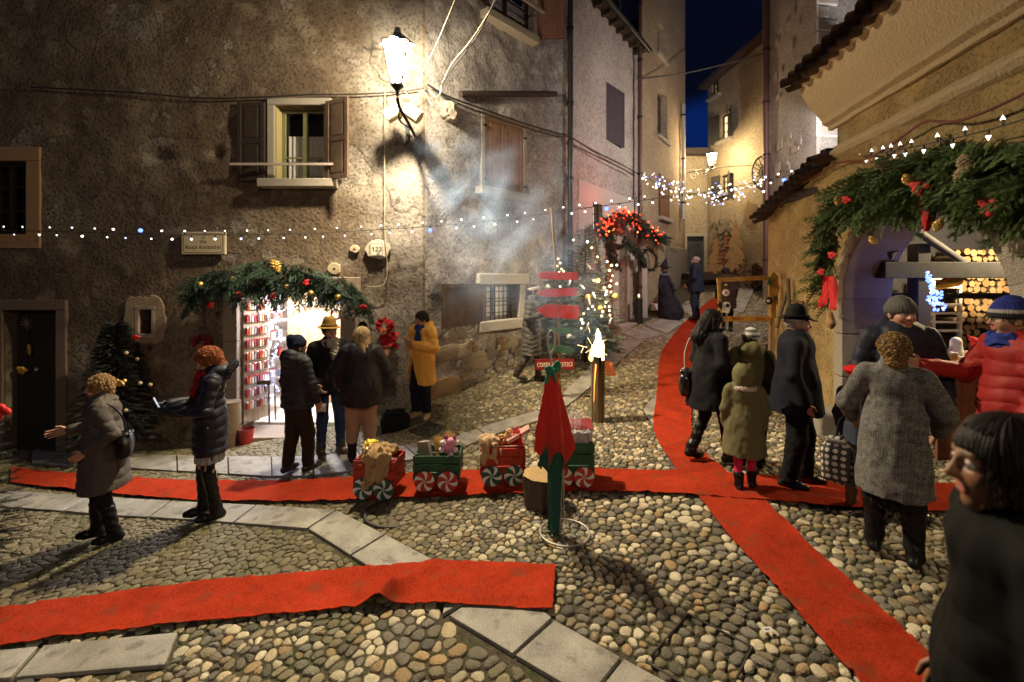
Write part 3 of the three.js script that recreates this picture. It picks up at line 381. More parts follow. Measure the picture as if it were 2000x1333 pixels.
{ // shop doorway: stone jambs, lintel, threshold, lit room behind
  const d = sub('shop_doorway', hF), R = RSH, jm = std([0.3, 0.24, 0.18], 0.85, { bumpMap: bumpAt(2), bumpScale: 0.012 });
  const jh = R.y1 - R.y0, jl = FAC.hit(440, 0)[0], jr = FAC.hit(698, 0)[0];
  for (const [a, b] of [[jl, R.x0], [R.x1, jr]]) { let y = R.y0; for (let k = 0; k < 3; k++) { const h = jh / 3; mesh('jamb_stone', worldUV(box(b - a - 0.004, h - 0.006, 0.2, (a + b) / 2, y + h / 2, -0.02, 0.012)), jm, d); y += h; } }
  mesh('lintel', worldUV(box(jr - jl + 0.1, 0.24, 0.22, (jl + jr) / 2, R.y1 + 0.125, -0.01, 0.015)), jm, d);
  mesh('threshold', worldUV(box(R.x1 - R.x0 + 0.06, 0.5, 0.62, (R.x0 + R.x1) / 2, -0.6, -0.1, 0.01)), jm, d);
  const rm = std([0.6, 0.55, 0.5], 0.9), w = 2.7, x0 = R.x0 - 0.55, x1 = x0 + w, D = 2.4, y1 = 2.35;
  mesh('room_wall', merge([box(0.1, y1 + 0.5, D, x0 - 0.05, (y1 - 0.4) / 2, -0.4 - D / 2), box(0.1, y1 + 0.5, D, x1 + 0.05, (y1 - 0.4) / 2, -0.4 - D / 2), box(w, y1 + 0.5, 0.1, (x0 + x1) / 2, (y1 - 0.4) / 2, -0.45 - D), box(w + 0.2, 0.1, D + 0.1, (x0 + x1) / 2, y1 + 0.06, -0.4 - D / 2), box(R.x0 - x0, y1 + 0.5, 0.08, (x0 + R.x0) / 2, (y1 - 0.4) / 2, -0.45), box(x1 - R.x1, y1 + 0.5, 0.08, (x1 + R.x1) / 2, (y1 - 0.4) / 2, -0.45)]), rm, d);
  mesh('room_floor', worldUV(box(w, 0.06, D, (x0 + x1) / 2, -0.34, -0.41 - D / 2)), std([0.66, 0.6, 0.53], 0.6, { bumpMap: bumpAt(2), bumpScale: 0.004 }), d);
  // plank screen at the back
  for (let i = 0; i < 8; i++) mesh('plank', worldUV(box(0.2, 2.5, 0.03, R.x0 + 0.1 + i * 0.205, 0.85, -1.55 - 0.004 * (i % 2), 0.004)), wood([0.62, 0.42, 0.22]), d);
  const shopColor = new THREE.Color().setRGB(0.88, 0.9, 1.0), lp = FAC.pos(R.x0 + 0.5, 2.0, -1.0), lq = FAC.pos(R.x0 + 0.95, 1.95, -0.62);
  for (const [p, k] of [[lp, 13], [lq, 11]]) { const b = mesh('lamp_bulb', new THREE.SphereGeometry(0.05, 16, 12).translate(p.x - FAC.A[0], p.y, p.z + 7.2), glow([1, 0.92, 0.8], 3), d); b.castShadow = false; pointLight('unseen_shop_bulb', p, shopColor, k, 0.05); }  // bulbs out of view above the opening, placed to light the shop room
}
{ // turned wall: brown shutters, barred window with a hanging leaf, cut-off upper window, beam, sills
  const w = sub('window', hS), R = RC, bw = wood([0.36, 0.21, 0.13]);
  mesh('stone_frame', frameGeo(R, 0.09, 0.05, false), M.stoneTrim, w); mesh('sill', worldUV(box(R.x1 - R.x0 + 0.4, 0.14, 0.2, (R.x0 + R.x1) / 2, R.y0 - 0.072, 0.06, 0.015)), M.stoneTrim, w);
  const hw = (R.x1 - R.x0) / 2; leaf(w, 'shutter', hw - 0.01, R.y1 - R.y0 - 0.02, 2, bw, R.x0 + 0.005, R.y0 + 0.01, 0.0, 0); leaf(w, 'shutter', hw - 0.01, R.y1 - R.y0 - 0.02, 2, bw, R.x0 + hw + 0.005, R.y0 + 0.01, 0.0, 0);
  for (const [x, s] of [[R.x0, 1], [R.x1, -1]]) for (const y of [0.12, 0.86]) mesh('hinge', box(0.07, 0.035, 0.02, x - s * 0.02, mix(R.y0, R.y1, y), 0.045), M.iron, w);
  const b = sub('barred_window', hS), G = RG;
  mesh('stone_frame', worldUV(merge([box(G.x1 - G.x0 + 0.42, 0.2, 0.14, (G.x0 + G.x1) / 2 + 0.03, G.y1 + 0.1, 0.03, 0.02), box(G.x1 - G.x0 + 0.42, 0.19, 0.16, (G.x0 + G.x1) / 2 + 0.03, G.y0 - 0.095, 0.03, 0.02), box(0.17, G.y1 - G.y0 - 0.006, 0.12, G.x1 + 0.088, (G.y0 + G.y1) / 2, 0.01, 0.015)])), std([0.46, 0.44, 0.4], 0.8, { bumpMap: bumpAt(2), bumpScale: 0.012 }), b);
  casement(b, G, -0.2, std([0.3, 0.24, 0.2], 0.7), { bars: 2, dark: false }); const cm = std([0.7, 0.62, 0.5], 0.9); cm.emissive.setRGB(0.9, 0.72, 0.5); cm.emissiveIntensity = 0.16;
  mesh('lit_window_curtain', new THREE.PlaneGeometry(G.x1 - G.x0, G.y1 - G.y0).translate((G.x0 + G.x1) / 2, (G.y0 + G.y1) / 2, -0.26), cm, b);
  for (let i = 1; i < 8; i++) mesh('bar', cyl(0.009, 0.009, G.y1 - G.y0, 6).translate(mix(G.x0, G.x1, i / 8), (G.y0 + G.y1) / 2, -0.05), M.iron, b);
  for (let i = 1; i < 5; i++) mesh('bar', cyl(0.008, 0.008, G.x1 - G.x0, 6).rotateZ(Math.PI / 2).translate((G.x0 + G.x1) / 2, mix(G.y0, G.y1, i / 5), -0.05), M.iron, b);
  const o = leaf(b, 'shutter', 1.1, G.y1 - G.y0 + 0.06, 1, wood([0.2, 0.165, 0.14]), G.x0 - 0.01, G.y0 - 0.03, 0.06, Math.PI + 0.72); o.rotation.y = Math.PI + 0.15;
  const t = sub('window', hS), T = RT; casement(t, T, -0.16, M.darkWood, { bars: 3, curtain: 0.8 });
  mesh('sill', worldUV(box(T.x1 - T.x0 + 0.1, 0.15, 0.22, (T.x0 + T.x1) / 2 - 0.06, T.y0 - 0.077, 0.07, 0.02)), M.stoneTrim, t);
  leaf(t, 'shutter', 0.5, T.y1 - T.y0, 2, M.midWood, T.x0 - 0.02, T.y0, 0.1, Math.PI + 0.25); leaf(t, 'shutter', 0.5, T.y1 - T.y0, 2, wood([0.16, 0.07, 0.05]), T.x1 + 0.02, T.y0 - 0.02, 0.1, -0.9);
  mesh('rail', box(T.x1 - T.x0 + 0.9, 0.05, 0.04, (T.x0 + T.x1) / 2, T.y0 + 0.5, 0.2), M.stoneTrim, t);
  const a = SEC.hit(896, 183, 0.09), e = SEC.hit(1083, 184, 0.09); const q = V(e[0] - 0.0, e[1], 0.1); mesh('beam', worldUV(merge([rod(V(a[0] + 0.03, a[1], 0.1), q, 0.055, 0.06, 12), new THREE.SphereGeometry(0.06, 12, 8).translate(q.x, q.y, q.z)])), std([0.045, 0.03, 0.028], 0.8, { bumpMap: bumpAt(2), bumpScale: 0.01 }), hS);
}
// ---------------------------------------------------------------- lane house, tall house, ochre house, tower
const alley = thing('lane_house', 'grey plastered lane house with eaves, closed dark shutter and a decorated doorway', 'house'); ALLEY.put(alley);
{
  const R1 = rect(ALLEY, 1184, 172, 1214, 282), R2 = rect(ALLEY, 1157, 398, 1176, 452), R3 = rect(ALLEY, 1197, 478, 1217, 636);
  R3.y0 = gh(2.6, 12) + 0.1; R3.x0 -= 0.05; R3.x1 += 0.22;
  mesh('plaster', wallGeo({ L: ALLEY.L, y0: -0.2, y1: 8.6, holes: [R1, R2, R3], step: 0.1, disp: rough(40, 0.03, 0.015) }), PL.alley, alley);
  leaf(alley, 'shutter', R1.x1 - R1.x0 - 0.02, R1.y1 - R1.y0, 2, wood([0.07, 0.055, 0.07]), R1.x0 + 0.01, R1.y0, -0.02, -0.1);
  const w = sub('barred_window', alley), cm = std([0.7, 0.6, 0.4], 0.9); cm.emissive.setRGB(1, 0.8, 0.5); cm.emissiveIntensity = 0.9;
  casement(w, R2, -0.15, M.darkWood, { bars: 3, dark: false }); mesh('lit_window_curtain', new THREE.PlaneGeometry(R2.x1 - R2.x0, R2.y1 - R2.y0).translate((R2.x0 + R2.x1) / 2, (R2.y0 + R2.y1) / 2, -0.22), cm, w); mesh('bar', merge([0.3, 0.7].map((f) => box(0.015, R2.y1 - R2.y0, 0.015, mix(R2.x0, R2.x1, f), (R2.y0 + R2.y1) / 2, -0.03))), M.iron, w);
  const band = rect(ALLEY, 1147, 353, 1244, 460); const bt = ALLEY.hit(1147, 353)[1] - 0.05;
  const bh = bt - gh(2, 11) - 1.6; mesh('pale_band', wallGeo({ L: ALLEY.L - 0.02, x0: 0.35, y0: bt - bh, y1: bt, holes: [R2, R3].filter((h) => h.y1 > bt - bh), step: 0.15, disp: () => 0.02, depth: 0.05 }).translate(0, 0, 0.012), std([0.46, 0.4, 0.36], 0.9, { bumpMap: bumpAt(2), bumpScale: 0.006 }), alley);
  const d = sub('doorway', alley), jm = std([0.4, 0.33, 0.27], 0.85, { bumpMap: bumpAt(2), bumpScale: 0.01 });
  mesh('stone_frame', frameGeo(R3, 0.16, 0.08, false), jm, d); mesh('door_panel', worldUV(box(R3.x1 - R3.x0, R3.y1 - R3.y0, 0.05, (R3.x0 + R3.x1) / 2, (R3.y0 + R3.y1) / 2, -0.22, 0.01)), std([0.5, 0.44, 0.34], 0.7), d);
  mesh('brick_pier', worldUV(box(0.3, R3.y1 - R3.y0, 0.12, R3.x0 - 0.33, (R3.y0 + R3.y1) / 2, 0.05, 0.015)), std([0.36, 0.13, 0.08], 0.85, { bumpMap: bumpAt(2), bumpScale: 0.012 }), d);
  for (let i = 0; i < 2; i++) mesh('step', worldUV(box(1.5 - i * 0.25, 0.16, 0.62 - i * 0.3, (R3.x0 + R3.x1) / 2, R3.y0 - 0.2 + i * 0.15, 0.32 - i * 0.14, 0.015)), jm, d);
  // eaves: rafters, boards and gutter
  const ey = ALLEY.hit(1190, 30)[1] - 0.2, e = sub('roof', alley);
  mesh('roof_boards', worldUV(box(ALLEY.L + 0.1, 0.05, 1.2, ALLEY.L / 2, ey + 0.08, -0.3)), M.darkWood, e); for (let i = 0; i < 9; i++) mesh('rafter', worldUV(box(0.09, 0.12, 0.3, 0.2 + i * 0.47, ey - 0.005, 0.1)), M.darkWood, e); mesh('gutter', cyl(0.07, 0.07, ALLEY.L + 0.1, 10).rotateZ(Math.PI / 2).translate(ALLEY.L / 2, ey + 0.06, 0.34), M.iron, e);
  mesh('upper_wall', box(ALLEY.L, 3, 0.3, ALLEY.L / 2, ey + 1.6, -0.8), M.dark, e);
}
function pipe(label, W, px, y0, y1, r, m = M.iron, w = 0.1) { const u = W.hit(px, HY, w)[0], o = thing('downpipe', label, 'downpipe', undefined); const p = W.pos(u, 0, w); o.position.copy(p); mesh('pipe', cyl(r, r, y1 - y0, 12).translate(0, (y0 + y1) / 2, 0), m, o); for (let y = y0 + 0.6; y < y1; y += 1.6) mesh('clamp', cyl(r * 1.25, r * 1.25, 0.06, 12).translate(0, y, 0), M.iron, o); return o; }
pipe('tall dark downpipe at the corner between stone house and lane house', SEC, 1114, 0.4, 10.2, 0.06, std([0.06, 0.06, 0.065], 0.4, { metalness: 0.5 }));
pipe('brown downpipe between the grey lane house and the tall house', TALL, 1250, 1.2, 12, 0.06, std([0.1, 0.06, 0.045], 0.5, { metalness: 0.3 }));
pipe('bright lit downpipe on the far corner of the tall house', TALL, 1335, 4.2, 8.4, 0.07, std([0.5, 0.47, 0.42], 0.4, { metalness: 0.3 }));
pipe('reddish downpipe on the edge of the pale tower', TOWL, 1497, 2, 13, 0.085, std([0.12, 0.055, 0.045], 0.5, { metalness: 0.3 }));
const tall = thing('tall_house', 'tall cream house up the lane with three small windows', 'house'); TALL.put(tall);
{
  const Rs = [rect(TALL, 1285, 50, 1300, 112), rect(TALL, 1284, 178, 1304, 272), rect(TALL, 1287, 345, 1306, 426)];
  mesh('plaster', wallGeo({ L: TALL.L, y0: 0.2, y1: 13.5, holes: Rs, step: 0.12, disp: rough(60, 0.02, 0.008), depth: 0.35 }), PL.tall, tall);
  Rs.forEach((R, i) => { const w = sub('window', tall); if (i < 2) { casement(w, R, -0.25, wood([0.1, 0.1, 0.11]), { bars: 3 }); mesh('sill', worldUV(box(R.x1 - R.x0 + 0.2, 0.1, 0.16, (R.x0 + R.x1) / 2, R.y0 - 0.052, 0.03)), M.stoneTrim, w); } else { leaf(w, 'shutter', R.x1 - R.x0, R.y1 - R.y0, 2, wood([0.2, 0.07, 0.04]), R.x0, R.y0, 0.02, 0); mesh('sill', worldUV(box(R.x1 - R.x0 + 0.2, 0.12, 0.2, (R.x0 + R.x1) / 2, R.y0 - 0.062, 0.06)), M.stoneTrim, w); } });
  mesh('stone_base', worldUV(box(TALL.L - 2.4, 2.1, 0.1, TALL.L / 2 + 1.18, 2.05, 0.03, 0.02)), std([0.22, 0.19, 0.15], 0.9, { bumpMap: bumpAt(1), bumpScale: 0.03 }), tall);
  mesh('end_wall', worldUV(box(0.3, 13.2, 4, TALL.L - 0.16, 6.8, -2.02)), PL.tall, tall);
}
const ochre = thing('ochre_house', 'ochre house at the end of the lane with two lit shuttered windows', 'house');
{
  const a = sub('main_wall', ochre), b = sub('low_wing', ochre); OCHRE.put(a); WING.put(b);
  const top = (u) => { const y0 = OCHRE.hit(1384, 172)[1], y1 = OCHRE.hit(1490, 84)[1], u0 = OCHRE.hit(1384, 172)[0], u1 = OCHRE.hit(1490, 84)[0]; return mix(y0, y1, (u - u0) / (u1 - u0)); };
  const R1 = rect(OCHRE, 1408, 222, 1428, 272), R2 = rect(OCHRE, 1409, 342, 1424, 378), R3 = rect(OCHRE, 1390, 138, 1404, 188), R4 = rect(OCHRE, 1404, 430, 1418, 470);
  mesh('plaster', wallGeo({ L: OCHRE.L, y0: 0.5, y1: 15, top, holes: [R1, R2, R3], step: 0.12, disp: rough(80, 0.02, 0.01), depth: 0.2 }), PL.ochre, a);
  const lit = (k) => { const m = std([0.6, 0.45, 0.2], 0.8); m.emissive.setRGB(1, 0.72, 0.3); m.emissiveIntensity = k; return m; };
  for (const [R, k] of [[R1, 1.6], [R2, 1.2], [R3, 0.15]]) { const w = sub('window', a), W = R.x1 - R.x0; casement(w, R, -0.12, M.darkWood, { bars: 3, dark: false, bw: 0.06 }); mesh('lit_window_blind', new THREE.PlaneGeometry(W, R.y1 - R.y0).translate((R.x0 + R.x1) / 2, (R.y0 + R.y1) / 2, -0.19), lit(k), w); const sh = wood([0.06, 0.055, 0.05]); if (k > 0.5) { leaf(w, 'shutter', W * 0.8, R.y1 - R.y0 + 0.1, 2, sh, R.x0 - 0.02, R.y0 - 0.05, 0.06, Math.PI + 0.3); leaf(w, 'shutter', W * 0.8, R.y1 - R.y0 + 0.1, 2, sh, R.x1 + 0.02, R.y0 - 0.05, 0.06, -0.5); } mesh('sill', box(W + 0.3, 0.1, 0.2, (R.x0 + R.x1) / 2, R.y0 - 0.055, 0.06), M.stoneTrim, w); }
  const u0 = OCHRE.hit(1384, 172)[0], y0 = top(0), y1 = top(OCHRE.L), roof = box(Math.hypot(OCHRE.L, y1 - y0) + 0.3, 0.16, 1.1, 0, 0, 0).rotateZ(Math.atan2(y1 - y0, OCHRE.L)).translate(OCHRE.L / 2, (y0 + y1) / 2 + 0.09, -0.2); mesh('roof', worldUV(roof), std([0.08, 0.05, 0.045], 0.9), a);
  const pt = WING.hit(1340, 304)[1], RD = rect(WING, 1342, 462, 1375, 532); mesh('plaster', wallGeo({ L: WING.L, y0: 0.5, y1: pt, holes: [RD], step: 0.15, disp: rough(90, 0.02, 0.01) }), PL.ochre, b);
  mesh('roof', worldUV(box(WING.L + 0.3, 0.25, 1, WING.L / 2, pt + 0.1, -0.1)), std([0.05, 0.035, 0.03], 0.9), b);
  const d = sub('door', b); mesh('door_leaf', shutterGeo(RD.x1 - RD.x0, RD.y1 - RD.y0, 3).translate(RD.x0, RD.y0, -0.15), wood([0.05, 0.06, 0.075]), d); mesh('stone_frame', frameGeo(RD, 0.12, 0.05, false), M.stoneTrim, d);
  const pa = rect(OCHRE, 1452, 392, 1482, 450); // where the plaster has fallen off
  const ps = []; for (let i = 0; i < 20; i++) { const t = i / 20 * 2 * Math.PI; ps.push([(pa.x0 + pa.x1) / 2 + Math.cos(t) * (pa.x1 - pa.x0) * 0.5 * (1 + 0.35 * n2(i * 0.7, 2)), (pa.y0 + pa.y1) / 2 + Math.sin(t) * (pa.y1 - pa.y0) * 0.5 * (1 + 0.35 * n2(i * 0.7, 9))]); } mesh('bare_patch', worldUV(ext(ps, 0.012, 0.004)), std([0.24, 0.16, 0.09], 0.95, { bumpMap: bumpAt(1), bumpScale: 0.03 }), a);
}
const tower = thing('stone_tower', 'pale tower block rising behind the tiled gate wall with quoin blocks on its corner', 'tower');
{
  const l = sub('lane_face', tower), r = sub('corner_face', tower); TOWL.put(l); TOWR.put(r);
  mesh('plaster', wallGeo({ L: TOWL.L, y0: 0, y1: 14, step: 0.15, disp: rough(100, 0.02, 0.01) }), PL.tower, l); mesh('plaster', wallGeo({ L: TOWR.L, y0: 0, y1: 14, step: 0.15, disp: rough(110, 0.03, 0.015) }), PL.tower, r);
  const qm = [0.5, 0.56, 0.44].map((k) => std([k * 0.86, k * 0.7, k * 0.56], 0.85, { bumpMap: bumpAt(2), bumpScale: 0.012 })), mm = std([0.72, 0.7, 0.66], 0.85);
  for (let k = 0; k < 11; k++) { const y = TOWR.hit(1610, 255)[1] + k * 0.315, w = k % 2 ? 0.26 : 0.5; mesh('quoin_block', worldUV(box(w, 0.235, 0.05, w / 2 + 0.03, y, 0.02, 0.012)), qm[k % 3], r); mesh('quoin_joint', box(w + 0.05, 0.285, 0.03, w / 2 + 0.03, y, 0.012, 0.008), mm, r); }
  for (let k = 0; k < 26; k++) { const u = rr(0.4, TOWL.L - 0.5), y = rr(3.5, 9.5), w = rr(0.25, 0.5); mesh('stone_block', worldUV(box(w, rr(0.16, 0.26), 0.024, u, y, 0.02, 0.01)), k % 3 ? PL.tower : qm[2], l); }
  mesh('roof', worldUV(box(4, 0.3, 4, 9.5, 14.1, -12.6)), M.dark, tower);
}
// ---------------------------------------------------------------- gate wall: low tiled wall, gatehouse with cornice and arch, courtyard stall behind
const ARU = [RW.hit(1654, 700)[0], RW.hit(1992, 700)[0]], ARC = (ARU[0] + ARU[1]) / 2, ARH = (ARU[1] - ARU[0]) / 2, SPR = 1.82, RISE = 0.98;
const inArch = (u, v) => { const a = (u - ARC) / ARH; return Math.abs(a) < 1 && v < SPR + RISE * Math.sqrt(1 - a * a); };
const gate = thing('gatehouse', 'ochre roughcast gatehouse with wide cornice, tiled eaves and an arched cart entrance', 'gatehouse'); RW.put(gate);
const GU = RW.hit(1636, HY)[0], GTOP = 4.46;
{
  mesh('plaster', wallGeo({ L: RW.L, x0: GU, y0: -0.4, y1: GTOP, step: 0.045, cut: (u, v) => inArch(u, v), disp: (u, v) => inArch(u * 1, v) ? 0 : rough(130, 0.03, 0.012)(u, v), uvs: 0.2 }), PL.gate, gate);
  mesh('gable_end', worldUV(box(0.06, GTOP + 0.4, 0.5, GU + 0.03, GTOP / 2 - 0.2, -0.27)), PL.gate, gate);
  // cornice: one moulded profile run along the eaves, and a string course below the frieze
  const prof = [[0, 0], [0.05, 0.0], [0.06, 0.05], [0.13, 0.08], [0.145, 0.14], [0.19, 0.2], [0.25, 0.285], [0.32, 0.38], [0.385, 0.5], [0.4, 0.57], [0.44, 0.59], [0.44, 0.64], [0, 0.64]], y0 = RW.hit(1636, 250)[1], m = std([0.5, 0.4, 0.24], 0.9, { bumpMap: bumpAt(1), bumpScale: 0.012 });
  const run = (pr, y, x0, L) => { const s = new THREE.Shape(pr.map((p) => new THREE.Vector2(p[0], p[1]))), g = new THREE.ExtrudeGeometry(s, { depth: L, bevelEnabled: false, steps: 60 }); g.rotateY(Math.PI / 2); g.translate(x0, y, 0); const p = g.attributes.position; for (let i = 0; i < p.count; i++) { const q = 0.012 * fbm2(p.getX(i) * 1.7, p.getY(i) * 5 + p.getZ(i) * 4, 3); p.setY(i, p.getY(i) + q); p.setZ(i, p.getZ(i) + q); } g.computeVertexNormals(); return worldUV(g); };
  const flip = (pr) => pr.map(([w, h]) => [-w, h]).reverse();
  mesh('cornice', run(flip(prof), y0, GU - 0.12, RW.L - GU + 0.12), m, gate);
  mesh('string_course', run(flip([[0, 0], [0.05, 0.02], [0.085, 0.06], [0.085, 0.1], [0.05, 0.12], [0.03, 0.16], [0, 0.17]]), RW.hit(1636, 300)[1] - 0.06, GU - 0.03, RW.L - GU), m, gate);
  // eaves tiles: a cover tile and a channel tile in turn
  const tm = [[0.1, 0.06, 0.045], [0.075, 0.05, 0.042], [0.13, 0.08, 0.06]].map((c) => std(c, 0.85)), tg = new THREE.CylinderGeometry(0.095, 0.085, 0.5, 12, 1, true, 0, Math.PI).rotateZ(Math.PI / 2).rotateY(Math.PI / 2), cg = tg.clone().rotateZ(Math.PI);
  const tg2 = merge([tg, new THREE.CylinderGeometry(0.08, 0.07, 0.5, 12, 1, true, 0, Math.PI).rotateZ(Math.PI / 2).rotateY(Math.PI / 2)]); const cg2 = tg2.clone().rotateZ(Math.PI);
  const roof = sub('tiled_roof', gate), ty = y0 + 0.64;
  for (let k = 0, u = GU - 0.16; u < RW.L; u += 0.115, k++) for (let row = 0; row < 2; row++) { const o = mesh('tile', k % 2 ? cg2 : tg2, tm[(k * 7 + row) % 3], roof); o.position.set(u, ty + (k % 2 ? 0.055 : 0.1) + row * 0.14, 0.36 - row * 0.42 + 0.02 * n2(k, row)); o.rotation.x = 0.32 + 0.02 * n2(k * 3, 1); o.rotation.y = 0.03 * n2(k * 5, 2); }
  mesh('roof_deck', worldUV(box(RW.L - GU, 0.06, 2.2, (RW.L + GU) / 2, ty + 0.42, -0.75).translate(0, -ty - 0.42, 0.75).rotateX(0.32).translate(0, ty + 0.3, -0.72)), tm[1], roof);
  // arch: cut stones round the opening, dressed jambs, guard stone
  const am = [[0.34, 0.31, 0.25], [0.3, 0.27, 0.22], [0.37, 0.33, 0.27]].map((c) => std(c, 0.85, { bumpMap: bumpAt(2), bumpScale: 0.01 })), arch = sub('arch', gate), N = 15, rd = 0.5;
  const pt = (a, k) => [ARC - Math.cos(a) * ARH * 1 - Math.cos(a) * k, SPR + Math.sin(a) * (RISE + k)];
  for (let i = 0; i < N; i++) { const a0 = i / N * Math.PI + 0.004, a1 = (i + 1) / N * Math.PI - 0.004, q = []; for (let k = 0; k <= 4; k++) q.push(pt(mix(a0, a1, k / 4), -0.01)); for (let k = 4; k >= 0; k--) q.push(pt(mix(a0, a1, k / 4), 0.2)); const g = ext(q, rd + 0.04, 0.006).translate(0, 0, -rd); mesh('arch_stone', worldUV(g), am[i % 3], arch); }
  for (const s of [-1, 1]) { let y = -0.3; const hs = [0.62, 0.5, 0.55, 0.46]; hs.forEach((h, k) => { h = h * (SPR + 0.3) / 2.13; mesh('jamb_stone', worldUV(box(0.21, h - 0.008, rd + 0.06, ARC + s * (ARH + 0.095), y + h / 2, -rd / 2 + 0.03, 0.012)), am[(k + 1) % 3], arch); y += h; }); }
  mesh('guard_stone', worldUV(box(0.42, 0.4, 0.36, ARU[0] - 0.16, 0.16, 0.16, 0.05)), am[0], arch);
}
const low = thing('garden_wall', 'low ochre wall with a sloping tiled coping beside the wooden photo frame', 'wall'); RW.put(low);
{
  const top = (u) => mix(RW.hit(1490, 420)[1] - 0.1, RW.hit(1634, 302)[1] - 0.02, u / GU);
  mesh('plaster', wallGeo({ L: GU + 0.02, y0: -0.3, y1: 3.9, top, step: 0.045, disp: rough(150, 0.04, 0.013), uvs: 0.2 }), PL.gate, low);
  mesh('end_face', worldUV(box(0.4, 3.4, 0.04, -0.02, 1.5, -0.2).rotateY(0)), PL.gate, low);
  const tm = [[0.075, 0.045, 0.035], [0.05, 0.034, 0.03], [0.1, 0.055, 0.04]].map((c) => std(c, 0.85)), g = merge([new THREE.CylinderGeometry(0.075, 0.065, 0.46, 10, 1, true, 0, Math.PI).rotateZ(Math.PI / 2).rotateY(Math.PI / 2), new THREE.CylinderGeometry(0.06, 0.052, 0.46, 10, 1, true, 0, Math.PI).rotateZ(Math.PI / 2).rotateY(Math.PI / 2)]), c = g.clone().rotateZ(Math.PI);
  for (let k = 0, u = -0.05; u < GU - 0.05; u += 0.095, k++) for (let row = 0; row < 2; row++) { const o = mesh('tile', k % 2 ? c : g, tm[(k * 5 + row) % 3], low); o.position.set(u, top(Math.max(0, u)) + (k % 2 ? 0.03 : 0.065) + row * 0.11, 0.05 - row * 0.35); o.rotation.x = 0.3; o.rotation.y = 0.04 * n2(k * 3, 7); }
}
// ---------------------------------------------------------------- street lanterns, speakers
function lantern(parent, s, bulbK, color) { // six-bar glass lantern, base at y = 0, s = height
  const hb = 0.13 * s, ht = 0.3 * s, h = 0.78 * s, bars = [], N = 4;
  const c = (k, r, y) => V(Math.cos(k * Math.PI / 2 + Math.PI / 4) * r, y, Math.sin(k * Math.PI / 2 + Math.PI / 4) * r);
  for (let k = 0; k < N; k++) { bars.push(rod(c(k, hb, 0.08 * s), c(k, ht, h), 0.012 * s), rod(c(k, hb, 0.08 * s), c(k + 1, hb, 0.08 * s), 0.014 * s), rod(c(k, ht, h), c(k + 1, ht, h), 0.018 * s), rod(c(k, hb * 1.18, 0.2 * s), c(k + 1, hb * 1.18, 0.2 * s), 0.01 * s)); }
  mesh('lantern_frame', merge(bars), std([0.25, 0.25, 0.24], 0.5, { metalness: 0.5 }), parent);
  mesh('lantern_cap', merge([new THREE.CylinderGeometry(0.07 * s, ht * 1.06, 0.2 * s, 4).rotateY(0).translate(0, h + 0.1 * s, 0), cyl(0.07 * s, 0.05 * s, 0.1 * s, 8).translate(0, h + 0.24 * s, 0)]), std([0.3, 0.3, 0.29], 0.5, { metalness: 0.3 }), parent);
  mesh('lantern_base', merge([cyl(0.03 * s, hb * 0.9, 0.1 * s, 8).translate(0, 0.03 * s, 0), cyl(0.025 * s, 0.025 * s, 0.1 * s, 8).translate(0, -0.06 * s, 0)]), M.iron, parent);
  const b = mesh('lamp_bulb', new THREE.SphereGeometry(0.12 * s, 18, 14).scale(1, 1.25, 1).translate(0, 0.52 * s, 0), glow(color, bulbK), parent); b.castShadow = false;
  const gp = []; for (let k = 0; k < 4; k++) { const q = [c(k, hb * 0.98, 0.1 * s), c(k + 1, hb * 0.98, 0.1 * s), c(k + 1, ht * 0.98, h), c(k, ht * 0.98, h)]; const g = new THREE.BufferGeometry(); g.setAttribute('position', new THREE.Float32BufferAttribute([q[0], q[1], q[2], q[0], q[2], q[3]].flatMap((v) => v.toArray()), 3)); g.computeVertexNormals(); mesh('glass_pane', g, M.pane, parent); }
}
{
  const L = thing('wall_lantern', 'bright white street lantern on an iron bracket, on the corner of the stone house', 'street lamp'), p = at(776, 176, 6.2); L.position.copy(p);
  lantern(L, 0.78, 30, [1, 0.96, 0.82]); const wp = FAC.px(796, 262, 0.02).sub(p);
  mesh('bracket', merge([tube([V(0, -0.1, 0), V(0.01, -0.2, -0.04), V(0.1, -0.38, -0.28), V(0.14, -0.5, -0.5), wp], 0.022, 40, 8), tube([V(0.02, -0.2, -0.05), V(0.0, -0.36, -0.1), V(0.1, -0.42, -0.3)], 0.012, 20, 6), box(0.06, 0.3, 0.03, wp.x, wp.y, wp.z + 0.02, 0.01)]), M.iron, L);
  pointLight('wall_lantern', p.clone().add(V(0, 0.41, 0)), lampWhite, 21, 0.1);
  const sp = new THREE.SpotLight(lampWhite, 145, 0, 1.25, 0.6); sp.position.copy(p).add(V(0, 0.38, 0.02)); sp.target.position.copy(p).add(V(0.35, -4, 1.1)); sp.castShadow = true; sp.shadow.radius = 5; sp.name = 'wall_lantern_down'; scene.add(sp, sp.target);
  for (const [px, py, a, which] of [[769, 221, -0.55, 'left'], [806, 222, 0.6, 'right']]) { const s = thing('loudspeaker', which === 'left' ? 'cream tubular loudspeaker under the lantern, pointing away from the lane' : 'cream tubular loudspeaker under the lantern, pointing toward the lane', 'loudspeaker'); s.position.copy(at(px, py, 6.75)); s.rotation.set(0, 0, -a); const k = which === 'left' ? -1 : 1; mesh('housing', cyl(0.1, 0.1, 0.24, 20).rotateZ(Math.PI / 2), std([0.66, 0.55, 0.33], 0.5), s); mesh('grille', cyl(0.088, 0.088, 0.012, 20).rotateZ(Math.PI / 2).translate(k * 0.121, 0, 0), std([0.5, 0.42, 0.27], 0.6), s); mesh('clamp', box(0.04, 0.2, 0.03, -k * 0.05, 0.02, -0.1), M.iron, s); }
}
